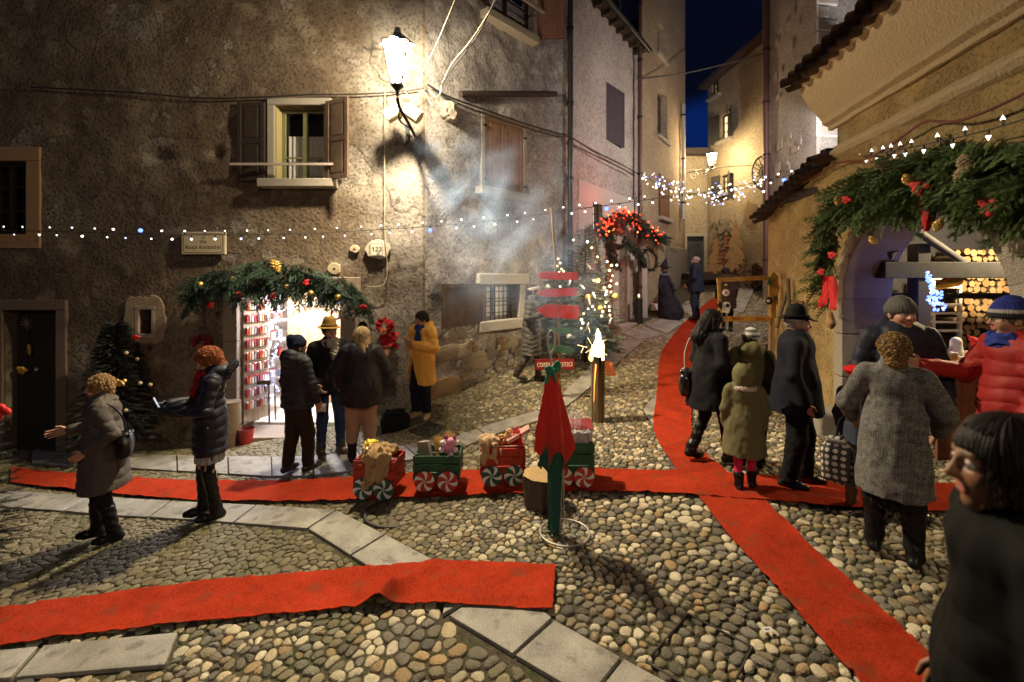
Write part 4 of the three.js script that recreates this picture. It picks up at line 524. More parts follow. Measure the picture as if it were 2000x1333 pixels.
{
  const L = thing('lane_lantern', 'smaller warm lantern on a scrolled bracket across the lane', 'street lamp'), p = at(1391, 328, 17.0); L.position.copy(p);
  lantern(L, 0.66, 22, [1, 0.8, 0.45]); const wp = at(1341, 334, 17.3).sub(p), sc = (x, y, r) => { const q = []; for (let i = 0; i < 26; i++) { const a = i / 25 * 9, k = r * (1 - i / 30); q.push(V(x + Math.cos(a) * k, y + Math.sin(a) * k, -0.1)); } return tube(q, 0.012, 60, 5); };
  mesh('bracket', merge([rod(V(0, -0.08, 0), wp, 0.02, 0.025), sc(wp.x + 0.2, -0.28, 0.17), sc(wp.x + 0.62, -0.18, 0.1)]), std([0.4, 0.38, 0.34], 0.5, { metalness: 0.3 }), L);
  pointLight('lane_lantern', p.clone().add(V(0, 0.35, 0)), lampWarm, 22, 0.08);
}
{ // unseen flood lamp behind the gatehouse roof, placed to wash the tower white
  const f = thing('floodlight', 'small flood lamp out of view behind the tiled roof, washing the tower white', 'floodlight'), p = V(6.1, 5.0, -8.4); f.position.copy(p); f.lookAt(8.3, 6.6, -11.1);
  mesh('housing', box(0.34, 0.26, 0.12, 0, 0, -0.07, 0.02), M.iron, f); mesh('lamp_face', box(0.3, 0.22, 0.01, 0, 0, 0.0), glow([1, 0.98, 0.95], 2), f); mesh('stand', merge([box(0.03, 1.5, 0.03, 0, -0.8, -0.1)]), M.iron, f);
  const s = new THREE.SpotLight(new THREE.Color().setRGB(0.95, 0.95, 1), 60, 0, 0.95, 0.8); s.position.copy(p).add(V(0.05, 0.04, -0.06)); s.target.position.set(8.3, 6.9, -11.1); s.castShadow = true; s.name = 'floodlight'; scene.add(s, s.target);
}
{ // second unseen flood lamp behind the gatehouse roof, placed to light the lane houses
  const f = thing('floodlight', 'small flood lamp out of view behind the tiled roof, lighting the lane houses', 'floodlight'), p = V(6.35, 5.3, -8.9); f.position.copy(p); f.lookAt(3.6, 4.2, -13.5);
  mesh('housing', box(0.34, 0.26, 0.12, 0, 0, -0.07, 0.02), M.iron, f); mesh('lamp_face', box(0.3, 0.22, 0.01, 0, 0, 0.0), glow([1, 0.92, 0.9], 1.5), f); mesh('stand', box(0.03, 1.5, 0.03, 0, -0.8, -0.1), M.iron, f);
  const s = new THREE.SpotLight(new THREE.Color().setRGB(1, 0.86, 0.8), 48, 0, 1.25, 0.8); s.position.copy(p).add(V(-0.06, 0, -0.1)); s.target.position.set(3.6, 4.2, -13.5); s.castShadow = true; s.name = 'unseen_lane_floodlight'; scene.add(s, s.target);
}
const lampWarmish = new THREE.Color().setRGB(1, 0.78, 0.5);
{ // unseen lantern behind the camera, placed to light the sides that face it
  const L = thing('post_lantern', 'unseen lantern on an iron post behind the camera, lighting the square from the front', 'street lamp'), p = V(1.2, 6.6, 7.8); L.position.copy(p); lantern(L, 0.78, 12, [1, 0.9, 0.7]);
  mesh('post', merge([cyl(0.08, 0.05, 7.3, 12).translate(0, -3.73, 0), cyl(0.16, 0.12, 0.7, 12).translate(0, -6.9, 0)]), M.iron, L); pointLight('post_lantern', p.clone().add(V(0, 0.41, 0)), lampWarmish, 56, 0.12);
}
// ---------------------------------------------------------------- people: signed-distance bodies and clothes, meshed on a grid
const smin = (a, b, k) => { if (k <= 0) return Math.min(a, b); const h = Math.max(k - Math.abs(a - b), 0) / k; return Math.min(a, b) - h * h * k * 0.25; };
// tapered capsule, flattened by fz across z and fx across x
const cap = (a, b, ra, rb = ra, fz = 1, fx = 1) => { const ax = a[0], ay = a[1], az = a[2], bx = (b[0] - ax) * fx, by = b[1] - ay, bz = (b[2] - az) * fz, bb = bx * bx + by * by + bz * bz + 1e-9, q = 1 / Math.max(1, fz, fx); return (x, y, z) => { const X = (x - ax) * fx, Y = y - ay, Z = (z - az) * fz, t = clamp((X * bx + Y * by + Z * bz) / bb), dx = X - bx * t, dy = Y - by * t, dz = Z - bz * t; return (Math.sqrt(dx * dx + dy * dy + dz * dz) - ra - (rb - ra) * t) * q; }; };
const ell = (c, r) => (x, y, z) => { const X = (x - c[0]) / r[0], Y = (y - c[1]) / r[1], Z = (z - c[2]) / r[2], k0 = Math.sqrt(X * X + Y * Y + Z * Z), k1 = Math.sqrt((X / r[0]) ** 2 + (Y / r[1]) ** 2 + (Z / r[2]) ** 2); return k1 < 1e-6 ? -Math.min(...r) : k0 * (k0 - 1) / k1; };
const rbox = (c, h, r) => (x, y, z) => { const X = Math.abs(x - c[0]) - h[0] + r, Y = Math.abs(y - c[1]) - h[1] + r, Z = Math.abs(z - c[2]) - h[2] + r; return Math.hypot(Math.max(X, 0), Math.max(Y, 0), Math.max(Z, 0)) + Math.min(Math.max(X, Y, Z), 0) - r; };
const ring = (c, R, r, sy = 1, tilt = 0, fz = 1) => (x, y, z) => { const X = x - c[0], Z0 = (z - c[2]) * fz, Y0 = y - c[1], Y = Y0 * Math.cos(tilt) - Z0 * Math.sin(tilt), Z = Y0 * Math.sin(tilt) + Z0 * Math.cos(tilt), q = Math.hypot(X, Z) - R; return Math.hypot(q, Y / sy) * Math.min(1, sy) - r; };
const union = (list, k) => (x, y, z) => { let d = list[0](x, y, z); for (let i = 1; i < list.length; i++) d = smin(d, list[i](x, y, z), k); return d; };
const minus = (f, g, k = 0.006) => (x, y, z) => -smin(-f(x, y, z), g(x, y, z), k);
const below = (f, y0) => (x, y, z) => Math.max(f(x, y, z), y - y0);
const above = (f, y0) => (x, y, z) => Math.max(f(x, y, z), y0 - y);
function sdfMesh(f, lo, hi, h) { // surface nets
  const N = [0, 1, 2].map((i) => Math.ceil((hi[i] - lo[i]) / h) + 2), [nx, ny, nz] = N, G = new Float32Array(nx * ny * nz), B = 6, X0 = lo[0] - h / 2, Y0 = lo[1] - h / 2, Z0 = lo[2] - h / 2;
  for (let bz = 0; bz < nz; bz += B) for (let by = 0; by < ny; by += B) for (let bx = 0; bx < nx; bx += B) {
    const ex = Math.min(B, nx - bx), ey = Math.min(B, ny - by), ez = Math.min(B, nz - bz), c = f(X0 + (bx + ex / 2) * h, Y0 + (by + ey / 2) * h, Z0 + (bz + ez / 2) * h), far = Math.abs(c) > h * B * 1.45 + 0.01;
    for (let k = bz; k < bz + ez; k++) for (let j = by; j < by + ey; j++) for (let i = bx; i < bx + ex; i++) G[(k * ny + j) * nx + i] = far ? c : f(X0 + i * h, Y0 + j * h, Z0 + k * h);
  }
  const id = new Int32Array(nx * ny * nz).fill(-1), p = [], nm = [], ix = [];
  const E = [[0, 1], [0, 2], [0, 4], [1, 3], [1, 5], [2, 3], [2, 6], [3, 7], [4, 5], [4, 6], [5, 7], [6, 7]], v = new Float32Array(8), sx = [0, 1, 0, 1, 0, 1, 0, 1], sy = [0, 0, 1, 1, 0, 0, 1, 1], sz = [0, 0, 0, 0, 1, 1, 1, 1];
  for (let k = 0; k < nz - 1; k++) for (let j = 0; j < ny - 1; j++) for (let i = 0; i < nx - 1; i++) {
    let m = 0; for (let q = 0; q < 8; q++) { v[q] = G[((k + sz[q]) * ny + j + sy[q]) * nx + i + sx[q]]; if (v[q] < 0) m++; } if (m === 0 || m === 8) continue;
    let x = 0, y = 0, z = 0, c = 0; for (const [a, b] of E) if ((v[a] < 0) !== (v[b] < 0)) { const t = v[a] / (v[a] - v[b]); x += mix(sx[a], sx[b], t); y += mix(sy[a], sy[b], t); z += mix(sz[a], sz[b], t); c++; }
    x = X0 + (i + x / c) * h; y = Y0 + (j + y / c) * h; z = Z0 + (k + z / c) * h; id[(k * ny + j) * nx + i] = p.length / 3; p.push(x, y, z);
    const e = h * 0.6, gx = f(x + e, y, z) - f(x - e, y, z), gy = f(x, y + e, z) - f(x, y - e, z), gz = f(x, y, z + e) - f(x, y, z - e), l = Math.hypot(gx, gy, gz) || 1; nm.push(gx / l, gy / l, gz / l);
  }
  const quad = (a, b, c, d, s) => { if (a < 0 || b < 0 || c < 0 || d < 0) return; if (s) ix.push(a, b, c, a, c, d); else ix.push(a, c, b, a, d, c); }, I = (i, j, k) => id[(k * ny + j) * nx + i];
  for (let k = 1; k < nz - 1; k++) for (let j = 1; j < ny - 1; j++) for (let i = 1; i < nx - 1; i++) {
    const g = G[(k * ny + j) * nx + i], s = g < 0;
    if (s !== (G[(k * ny + j) * nx + i + 1] < 0)) quad(I(i, j - 1, k - 1), I(i, j, k - 1), I(i, j, k), I(i, j - 1, k), s);
    if (s !== (G[(k * ny + j + 1) * nx + i] < 0)) quad(I(i - 1, j, k - 1), I(i - 1, j, k), I(i, j, k), I(i, j, k - 1), s);
    if (s !== (G[((k + 1) * ny + j) * nx + i] < 0)) quad(I(i - 1, j - 1, k), I(i, j - 1, k), I(i, j, k), I(i - 1, j, k), s);
  }
  const g = new THREE.BufferGeometry(); g.setAttribute('position', new THREE.Float32BufferAttribute(p, 3)); g.setAttribute('normal', new THREE.Float32BufferAttribute(nm, 3)); g.setIndex(ix);
  const uv = new Float32Array(p.length / 3 * 2); for (let i = 0; i < p.length / 3; i++) { uv[i * 2] = p[i * 3] + 0.6 * p[i * 3 + 2]; uv[i * 2 + 1] = p[i * 3 + 1] + 0.25 * p[i * 3 + 2]; } g.setAttribute('uv', new THREE.BufferAttribute(uv, 2)); return g;
}
// turn (yaw, pitch) about a pivot
const turner = (yaw, pitch, roll = 0) => new THREE.Matrix4().makeRotationFromEuler(new THREE.Euler(pitch, yaw, roll, 'YXZ'));
const placedGeo = (g, m4) => g.applyMatrix4(m4);

const SKIN = [0.42, 0.23, 0.15];
function headGeo(o, h) { // centre of the head at the origin, face toward +z, 0.23 high; skull, jaw, brow, nose, lips, eyes, ears, neck
  const male = o.male ? 1 : 0, eye = (s) => [s * 0.031, 0.012, 0.078], f0 = union([ell([0, 0.03, -0.012], [0.074, 0.086, 0.094]), ell([0, -0.028, 0.02], [0.058 + 0.004 * male, 0.082, 0.068]), ell([0, -0.094, 0.056], [0.026 + 0.004 * male, 0.02, 0.024]), ell([0.036, -0.024, 0.058], [0.026, 0.026, 0.026]), ell([-0.036, -0.024, 0.058], [0.026, 0.026, 0.026]), cap([-0.036, 0.034, 0.074], [0.036, 0.034, 0.074], 0.012)], 0.03);
  const nose = union([cap([0, 0.022, 0.086], [0, -0.022, 0.108], 0.008, 0.0125), cap([-0.011, -0.026, 0.094], [0.011, -0.026, 0.094], 0.009)], 0.012), lips = union([cap([-0.019, -0.053, 0.083], [0.019, -0.053, 0.083], 0.0065), cap([-0.016, -0.064, 0.082], [0.016, -0.064, 0.082], 0.0075)], 0.003);
  let f = (x, y, z) => smin(smin(f0(x, y, z), nose(x, y, z), 0.014), lips(x, y, z), 0.006);
  for (const s of [-1, 1]) f = minus(f, ell([s * 0.032, 0.012, 0.096], [0.02, 0.013, 0.018]), 0.012);
  const eyes = union([ell(eye(1), [0.0135, 0.0135, 0.0135]), ell(eye(-1), [0.0135, 0.0135, 0.0135])], 0), ears = union([ell([0.076, -0.002, -0.008], [0.013, 0.033, 0.021]), ell([-0.076, -0.002, -0.008], [0.013, 0.033, 0.021])], 0), neck = cap([0, -0.05, -0.02], [0, -0.2, -0.045], 0.05 + 0.006 * male, 0.058);
  const all = (x, y, z) => smin(smin(Math.min(f(x, y, z), eyes(x, y, z)), ears(x, y, z), 0.01), neck(x, y, z), 0.02);
  const g = sdfMesh(all, [-0.1, -0.22, -0.13], [0.1, 0.13, 0.14], h), sk = o.skin ?? SKIN, lip = o.lip ?? [0.4, 0.13, 0.1], br = o.brow ?? [0.09, 0.055, 0.035];
  return paint(g, (x, y, z) => {
    const ax = Math.abs(x), e = Math.hypot(ax - 0.031, y - 0.012, z - 0.078);
    if (e < 0.0145 && z > 0.078) return Math.hypot(ax - 0.031, y - 0.012) < 0.0055 ? [0.02, 0.015, 0.012] : [0.5, 0.46, 0.42];
    if (z > 0.06 && Math.hypot((ax - 0.033) / 0.022, (y - 0.036) / 0.006) < 1) return br;
    if (z > 0.07 && ax < 0.024 && y < -0.046 && y > -0.072) return lip;
    const blush = 0.25 * Math.exp(-((ax - 0.04) ** 2 + (y + 0.028) ** 2) / 0.0008) + 0.25 * Math.exp(-(x * x + (y + 0.024) ** 2) / 0.0003) * (z > 0.08 ? 1 : 0); return [sk[0] * (1 + 0.1 * blush), sk[1] * (1 - 0.35 * blush), sk[2] * (1 - 0.3 * blush)];
  });
}
function handGeo(curl = 0.5, h = 0.004, grip = 0) { // left hand: wrist at the origin, fingers along -y, palm facing -x, thumb forward (+z)
  const F = [], palm = [cap([0, 0, 0], [0, -0.03, 0], 0.024, 0.026, 1, 1.7), rbox([0, -0.062, 0], [0.013, 0.042, 0.04], 0.012)], L = [0.07, 0.08, 0.075, 0.058];
  L.forEach((l, i) => { const z = 0.03 - i * 0.0205, b = [0, -0.1, z]; let p = b, a = curl * 0.5 + i * 0.05; [0.45, 0.32, 0.25].forEach((s, k) => { const q = [p[0] - Math.sin(a) * l * s, p[1] - Math.cos(a) * l * s, p[2] - i * 0.0008]; F.push(cap(p, q, 0.0092 - k * 0.0008, 0.0086 - k * 0.0008)); p = q; a += curl * 0.9; }); });
  const t0 = [-0.004, -0.03, 0.032], t1 = [-0.012 - 0.012 * grip, -0.06, 0.058 - 0.01 * grip], t2 = [-0.02 - 0.03 * grip, -0.09, 0.064 - 0.03 * grip]; F.push(cap(t0, t1, 0.013, 0.0105), cap(t1, t2, 0.0105, 0.008));
  const pf = union(palm, 0.015), ff = (x, y, z) => { let d = pf(x, y, z); let e = 9; for (const q of F) e = Math.min(e, q(x, y, z)); return smin(d, e, 0.006); };
  return sdfMesh(ff, [-0.12, -0.2, -0.06], [0.035, 0.03, 0.09], h);
}
const HANDS = {};
const handOf = (curl, grip) => HANDS[curl + '_' + grip] ??= handGeo(curl, 0.0045, grip);
const curlNoise = (f, a, s = 1) => (x, y, z) => a * (n3(x * s, y * s, z * s) + 0.5 * n3(x * s * 2.1 + 7, y * s * 2.1, z * s * 2.1));

function makePerson(o) {
  const P = thing('person', o.label, 'person'), K = o.H / 1.7, cell = (o.cell ?? 0.014) / K; P.position.set(...o.pos); P.rotation.y = o.yaw * Math.PI / 180; P.scale.setScalar(K);
  const lean = o.lean ?? 0, hip = [0, 0.9, 0], chest = [0, 1.25, 0.12 * lean], neckB = [0, 1.43, -0.015 + 0.2 * lean], HC = [o.headX ?? 0, 1.565 - 0.05 * Math.abs(lean) + (o.headY ?? 0), 0.01 + 0.28 * lean], fat = o.fat ?? 1, sh = (o.sh ?? 0.185), shY = 1.385 - 0.03 * Math.abs(lean), shZ = -0.015 + 0.17 * lean;
  const side = { L: 1, R: -1 }, A = {}, Lg = {};
  for (const k of ['L', 'R']) { const s = side[k], a = o.arms?.[k] ?? []; A[k] = { s: [s * sh, shY, shZ], e: a[0] ?? [s * (sh + 0.05), 1.12, -0.03 + 0.12 * lean], w: a[1] ?? [s * (sh + 0.05), 0.89, 0.05 + 0.1 * lean] };
    const ft = o.feet?.[k] ?? [s * 0.1, 0, 0]; Lg[k] = { h: [s * 0.088, 0.9, 0], k: [mix(s * 0.09, ft[0], 0.5), 0.48 + (ft[2] ?? 0) * 0.5, (ft[1] ?? 0) * 0.5 + 0.03 + (ft[2] ? 0.06 : 0)], a: [ft[0], 0.085 + (ft[2] ?? 0), (ft[1] ?? 0) - 0.02], pitch: ft[2] ? 0.5 : 0, out: (ft[3] ?? 0.12) * s }; }
  const headM = new THREE.Matrix4().makeTranslation(...HC).multiply(turner((o.headYaw ?? 0) * Math.PI / 180, (o.headPitch ?? 0) * Math.PI / 180, (o.headRoll ?? 0) * Math.PI / 180)).multiply(new THREE.Matrix4().makeScale(o.headS ?? 1, o.headS ?? 1, o.headS ?? 1)), headI = headM.clone().invert(), he = headI.elements, hs = o.headS ?? 1;
  const inHead = (f) => (x, y, z) => f(he[0] * x + he[4] * y + he[8] * z + he[12], he[1] * x + he[5] * y + he[9] * z + he[13], he[2] * x + he[6] * y + he[10] * z + he[14]) * hs;
  // body: trunk, limbs, then a finer head and finer hands, in one geometry
  const trunk = union([cap([0, 0.93, 0], [0, 1.08, 0.05 * lean], 0.12, 0.115, 1.35), cap([0, 1.1, 0.05 * lean], [0, 1.33, 0.14 * lean], 0.12, 0.125, 1.35), cap([-0.14, shY, shZ], [0.14, shY, shZ], 0.05), cap(neckB, HC, 0.05, 0.045), ...['L', 'R'].flatMap((k) => [cap(A[k].s, A[k].e, 0.046, 0.036), cap(A[k].e, A[k].w, 0.037, 0.025), cap(Lg[k].h, Lg[k].k, 0.075, 0.05), cap(Lg[k].k, Lg[k].a, 0.05, 0.036), cap(Lg[k].a, [Lg[k].a[0] + Math.sin(Lg[k].out) * 0.12, 0.045 + (Lg[k].a[1] - 0.085), Lg[k].a[2] + 0.13], 0.036, 0.028)])], 0.035);
  const sk = o.skin ?? SKIN, gs = [flat(sdfMesh(trunk, [-0.75, 0, -0.75], [0.75, 1.56, 0.85], 0.024), sk), headGeo(o, o.headCell ?? 0.0055).applyMatrix4(headM)];
  for (const k of ['L', 'R']) { const s = side[k], w = V(...A[k].w), d = w.clone().sub(V(...A[k].e)).normalize(), hm = new THREE.Matrix4(), up = d.clone().negate(), fw = V(0, 0, 1), th = o.thumb?.[k] ? V(...o.thumb[k]) : (Math.abs(d.z) > 0.75 ? V(0, 1, 0) : fw), x = new THREE.Vector3().crossVectors(up, th).normalize(), z = new THREE.Vector3().crossVectors(x, up).normalize(); hm.makeBasis(x.multiplyScalar(1), up, z); hm.setPosition(w);
    const c = o.curl?.[k] ?? [0.55, 0]; let g = handOf(...c).clone(); if (s < 0) { g.scale(-1, 1, 1); const q = g.index.array; for (let i = 0; i < q.length; i += 3) [q[i], q[i + 1]] = [q[i + 1], q[i]]; } g.applyMatrix4(hm); gs.push(flat(g, o.gloves ?? sk)); }
  mesh('body', merge(gs), M.skin, P);
  const add = (name, f, lo, hi, m, c = cell, tint) => { const g = sdfMesh(f, lo, hi, c); if (tint) paint(g, tint); return mesh(name, g, m, P); };
  // legs
  if (o.legs) { const w = o.legs.w ?? 1, hem = o.legs.hem ?? 0.07, nf = curlNoise(0, 0.006, 9), bag = o.legs.bag ?? 0; let f = union([cap([0, 0.92, 0], [0, 0.99, 0], 0.135, 0.125, 1.15), ...['L', 'R'].flatMap((k) => [cap(Lg[k].h, Lg[k].k, 0.098 * w, 0.072 * w + bag), cap(Lg[k].k, [Lg[k].a[0], hem - 0.02 + (Lg[k].a[1] - 0.085), Lg[k].a[2]], 0.072 * w + bag, 0.052 * w + bag)])], 0.03); const g = f; f = (x, y, z) => Math.max(g(x, y, z) + nf(x, y * 0.6, z) * 1 + 0.003 * Math.sin(y * 60 + 4 * Math.sin(x * 20)) * sstep(0.5, 0.15, y), hem - y); add('trousers', f, [-0.45, 0, -0.5], [0.45, 1.06, 0.5], o.legs.m); }
  if (o.skirt) { const s = o.skirt, nf = 0.012; add('skirt', (x, y, z) => { const f = cap([0, 0.95, 0], [0, s.hem - 0.1, 0.01], 0.12 * fat, s.r ?? 0.2, 1.2); return Math.max(f(x, y, z) + nf * Math.sin(Math.atan2(x, z) * 16), s.hem - y); }, [-0.4, s.hem - 0.05, -0.4], [0.4, 1.0, 0.4], s.m, 0.011); }
  for (const k of ['L', 'R']) { const a = Lg[k].a, lift = a[1] - 0.085, sO = Math.sin(Lg[k].out), cO = Math.cos(Lg[k].out), sd = o.shoes ?? { m: M.shoe }; const toe = [a[0] + sO * 0.15, 0.034 + lift * 0.35, a[2] + cO * 0.15 - 0.0], heel = [a[0] - sO * 0.045, 0.04 + lift, a[2] - cO * 0.045], ball = [a[0] + sO * 0.09, 0.036 + lift * 0.5, a[2] + cO * 0.09];
    let fs = [cap(heel, ball, 0.042, 0.045), cap(ball, toe, 0.045, 0.034), cap(a, [a[0], a[1] + 0.03, a[2]], 0.05, 0.05)]; if (sd.shaft) { const t = clamp((sd.shaft - 0.08) / 0.4); fs.push(cap(a, [mix(a[0], Lg[k].k[0], t), mix(a[1], Lg[k].k[1], t), mix(a[2], Lg[k].k[2], t)], 0.05, sd.sr ?? 0.07)); }
    let f = union(fs, 0.03); const g0 = f; f = (x, y, z) => Math.max(g0(x, y, z) + (sd.shaft ? 0.003 * Math.sin(y * 70 + 3 * Math.sin(x * 30)) * sstep(0.1, 0.16, y) : 0), (lift ? -9 : 0.004 - y)); add(sd.shaft ? 'boot' : 'shoe', f, [a[0] - 0.2, 0, a[2] - 0.2], [a[0] + 0.2, (sd.shaft ?? 0.14) + 0.1 + lift, a[2] + 0.24], sd.m, Math.min(cell, 0.011)); }
  // coat
  const C = o.coat;
  if (C) {
    const g = fat * (C.g ?? 1), hem = C.hem, fl = C.flare ?? 0.02, sr = C.sleeve ?? 0.062, cz = 0.1 * lean, bz = C.back ?? 0;
    const prims = [cap([0, 1.33, 0.13 * lean - 0.005], [0, 1.08, cz * 0.5], 0.165 * g, 0.16 * g, 1.32), cap([0, 1.1, cz * 0.5], [0, Math.min(hem, 0.98), bz], 0.16 * g, 0.168 * g + fl, 1.22), cap([-sh + 0.02, shY, shZ], [sh - 0.02, shY, shZ], 0.068)];
    if (hem < 0.98) prims.push(cap([0, 0.99, bz * 0.5], [0, hem - 0.12, bz], 0.168 * g + fl * 0.5, 0.172 * g + fl * 1.4, 1.18));
    const slv = []; for (const k of ['L', 'R']) { const w = A[k].w, e = A[k].e, t = C.cuff ?? 0.97; slv.push(cap(A[k].s, e, sr * 1.12, sr), cap(e, [mix(e[0], w[0], t), mix(e[1], w[1], t), mix(e[2], w[2], t)], sr, sr * 0.82)); }
    const tf = union(prims, C.k ?? 0.045), sf = union(slv, 0.03), open = C.open; let body = (x, y, z) => { let d = tf(x, y, z); if (d < 0.15) { d = Math.max(d, hem + 0.008 * Math.sin(Math.atan2(x, z) * 3 + 1) + (C.hemSlope ?? 0) * z - y); if (open && y < open[0] && z > 0.02) d = Math.max(d, (open[0] - y) * open[1] - Math.abs(x - (open[2] ?? 0))); } return smin(d, sf(x, y, z), 0.04); }; const collar = C.collar ?? 0.05; if (collar) { const q = body, cf = cap([neckB[0], neckB[1] - 0.02, neckB[2]], [0, neckB[1] + collar, neckB[2] + 0.02], 0.082, 0.08); body = (x, y, z) => smin(q(x, y, z), cf(x, y, z), 0.03); const q2 = body, nk = cap([0, neckB[1] + 0.03, neckB[2] + 0.01], [0, neckB[1] + 0.3, neckB[2] + 0.05], 0.06, 0.09); body = minus(q2, nk, 0.01); }
    if (C.hood) { const q = body, hd = union([ell([0, neckB[1] + 0.02, neckB[2] - 0.1], [0.13, 0.1, 0.085]), ring([0, neckB[1] + 0.02, neckB[2]], 0.1, 0.04, 1, -0.5)], 0.05); body = (x, y, z) => smin(q(x, y, z), hd(x, y, z), 0.03); }
    if (C.hoodUp) { const q = body, hd = inHead(minus(union([ell([0, 0.02, -0.02], [0.115, 0.135, 0.135]), cap([0, -0.05, -0.02], [0, -0.18, -0.03], 0.1, 0.1)], 0.05), ell([0, -0.01, 0.12], [0.075, 0.1, 0.12]), 0.02)); body = (x, y, z) => smin(q(x, y, z), hd(x, y, z), 0.03); }
    const nf = curlNoise(0, (C.fold ?? 0.009) * 0.7, C.foldS ?? 5), pf = C.puff ?? 0, ps = C.ps ?? 0.075;
    const f = (x, y, z) => { let d = body(x, y, z); if (d > 0.08) return d; let pv = 0; if (pf) { const ph = Math.abs(Math.sin(Math.PI * (y + 0.035 * n3(x * 3, y * 2, z * 3) + (Math.abs(x) > 0.2 ? 0.03 : 0)) / ps)); pv = pf * 0.8 * (Math.sqrt(ph) - 0.6); if (C.diag) pv += pf * 0.5 * (Math.abs(Math.sin((x + z + y) * 40)) - 0.5); } d -= pv; d += nf(x, y * 0.7, z); return d; };
    add('coat', f, [-0.8, Math.min(hem, ...['L', 'R'].map((k) => A[k].w[1] - 0.08)) - 0.04, -0.8], [0.8, 1.75, 0.9], C.m, cell, C.tint);
    if (C.fur) add('fur_trim', (x, y, z) => ring([0, neckB[1] + C.fur[0], neckB[2] + C.fur[1]], C.fur[2] ?? 0.12, C.fur[3] ?? 0.035, 1, C.fur[4] ?? -0.5)(x, y, z) + 0.012 * n3(x * 60, y * 60, z * 60), [-0.25, 1.3, -0.35], [0.25, 1.75, 0.3], C.furM, 0.009);
    if (C.furBand) add('fur_trim', (x, y, z) => { const q = body(x, y, z); return Math.max(Math.abs(y - C.furBand[0]) - C.furBand[1], q - 0.025) + 0.008 * n3(x * 60, y * 60, z * 60); }, [-0.4, C.furBand[0] - 0.1, -0.4], [0.4, C.furBand[0] + 0.1, 0.4], C.furM, 0.011);
  }
  if (o.scarf) { const s = o.scarf, q = union([ring([0, neckB[1] + 0.015, neckB[2] + 0.015], 0.08, 0.038, 1, 0.12), ring([0, neckB[1] - 0.02, neckB[2] + 0.015], 0.09, 0.04, 1, -0.1), ...(s.tail ? [cap([0.02, neckB[1] - 0.03, neckB[2] + 0.1], [0.03, neckB[1] - (s.tail), neckB[2] + 0.15], 0.055, 0.06, 1.8)] : [])], 0.02); add('scarf', (x, y, z) => q(x, y, z) + 0.008 * Math.sin(y * 110 + 6 * n3(x * 7, y * 7, z * 7)) + 0.008 * n3(x * 14, y * 14, z * 14), [-0.2, neckB[1] - 0.35, -0.2], [0.2, neckB[1] + 0.15, 0.4], s.m, 0.009); }
  // hair
  const Hr = o.hair;
  if (Hr) {
    const v = Hr.v ?? 0.012, face = Hr.front ?? 0.05, amp = Hr.curl ?? 0.004, fq = Hr.fq ?? 40; let f = union([ell([0, 0.035, -0.018], [0.078 + v, 0.088 + v, 0.097 + v]), ...(Hr.nape ? [cap([0, 0.0, -0.06], [0, -Hr.nape, -0.065], 0.07, Hr.nr ?? 0.06)] : []), ...(Hr.sides ? [cap([0.075, 0.02, -0.01], [0.078, -Hr.sides, 0.0], 0.035, 0.028), cap([-0.075, 0.02, -0.01], [-0.078, -Hr.sides, 0.0], 0.035, 0.028)] : [])], 0.03);
    f = minus(f, (x, y, z) => rbox([0, -0.12 + face * 0, 0.13], [0.066, 0.12 + face, 0.1], 0.03)(x, y, z), 0.012); if (!Hr.sides && !Hr.nape) f = minus(f, (x, y, z) => y + 0.055 + z * 0.35, 0.01); else if (!Hr.sides) f = minus(f, (x, y, z) => Math.max(y + 0.03, -z - 0.03), 0.01);
    if (Hr.bald) f = minus(f, ell([0, 0.13, 0.02], [0.085, 0.085, 0.12]), 0.01);
    const g = inHead((x, y, z) => { const d = f(x, y, z); return d > 0.05 ? d : d + amp * n3(x * fq, y * fq * (Hr.straight ? 0.25 : 1), z * fq) + (Hr.straight ? 0.0025 * Math.sin(Math.atan2(x, z) * 60 + y * 10) : amp * 0.5 * n3(x * fq * 2.1, y * fq * 2.1, z * fq * 2.1)); });
    const R = 0.25 + (Hr.nape ?? 0); add('hair', g, [HC[0] - R, HC[1] - R, HC[2] - R], [HC[0] + R, HC[1] + 0.24, HC[2] + R], M.hair, o.headCell ? 0.006 : 0.0075, (x, y, z) => { const k = 0.75 + 0.45 * n3(x * 45, y * (Hr.straight ? 8 : 45), z * 45) + (Hr.tip ? 0.4 * sstep(0, 0.15, 1.6 - y) : 0); return Hr.c.map((c) => Math.max(0.003, c * k)); });
  }
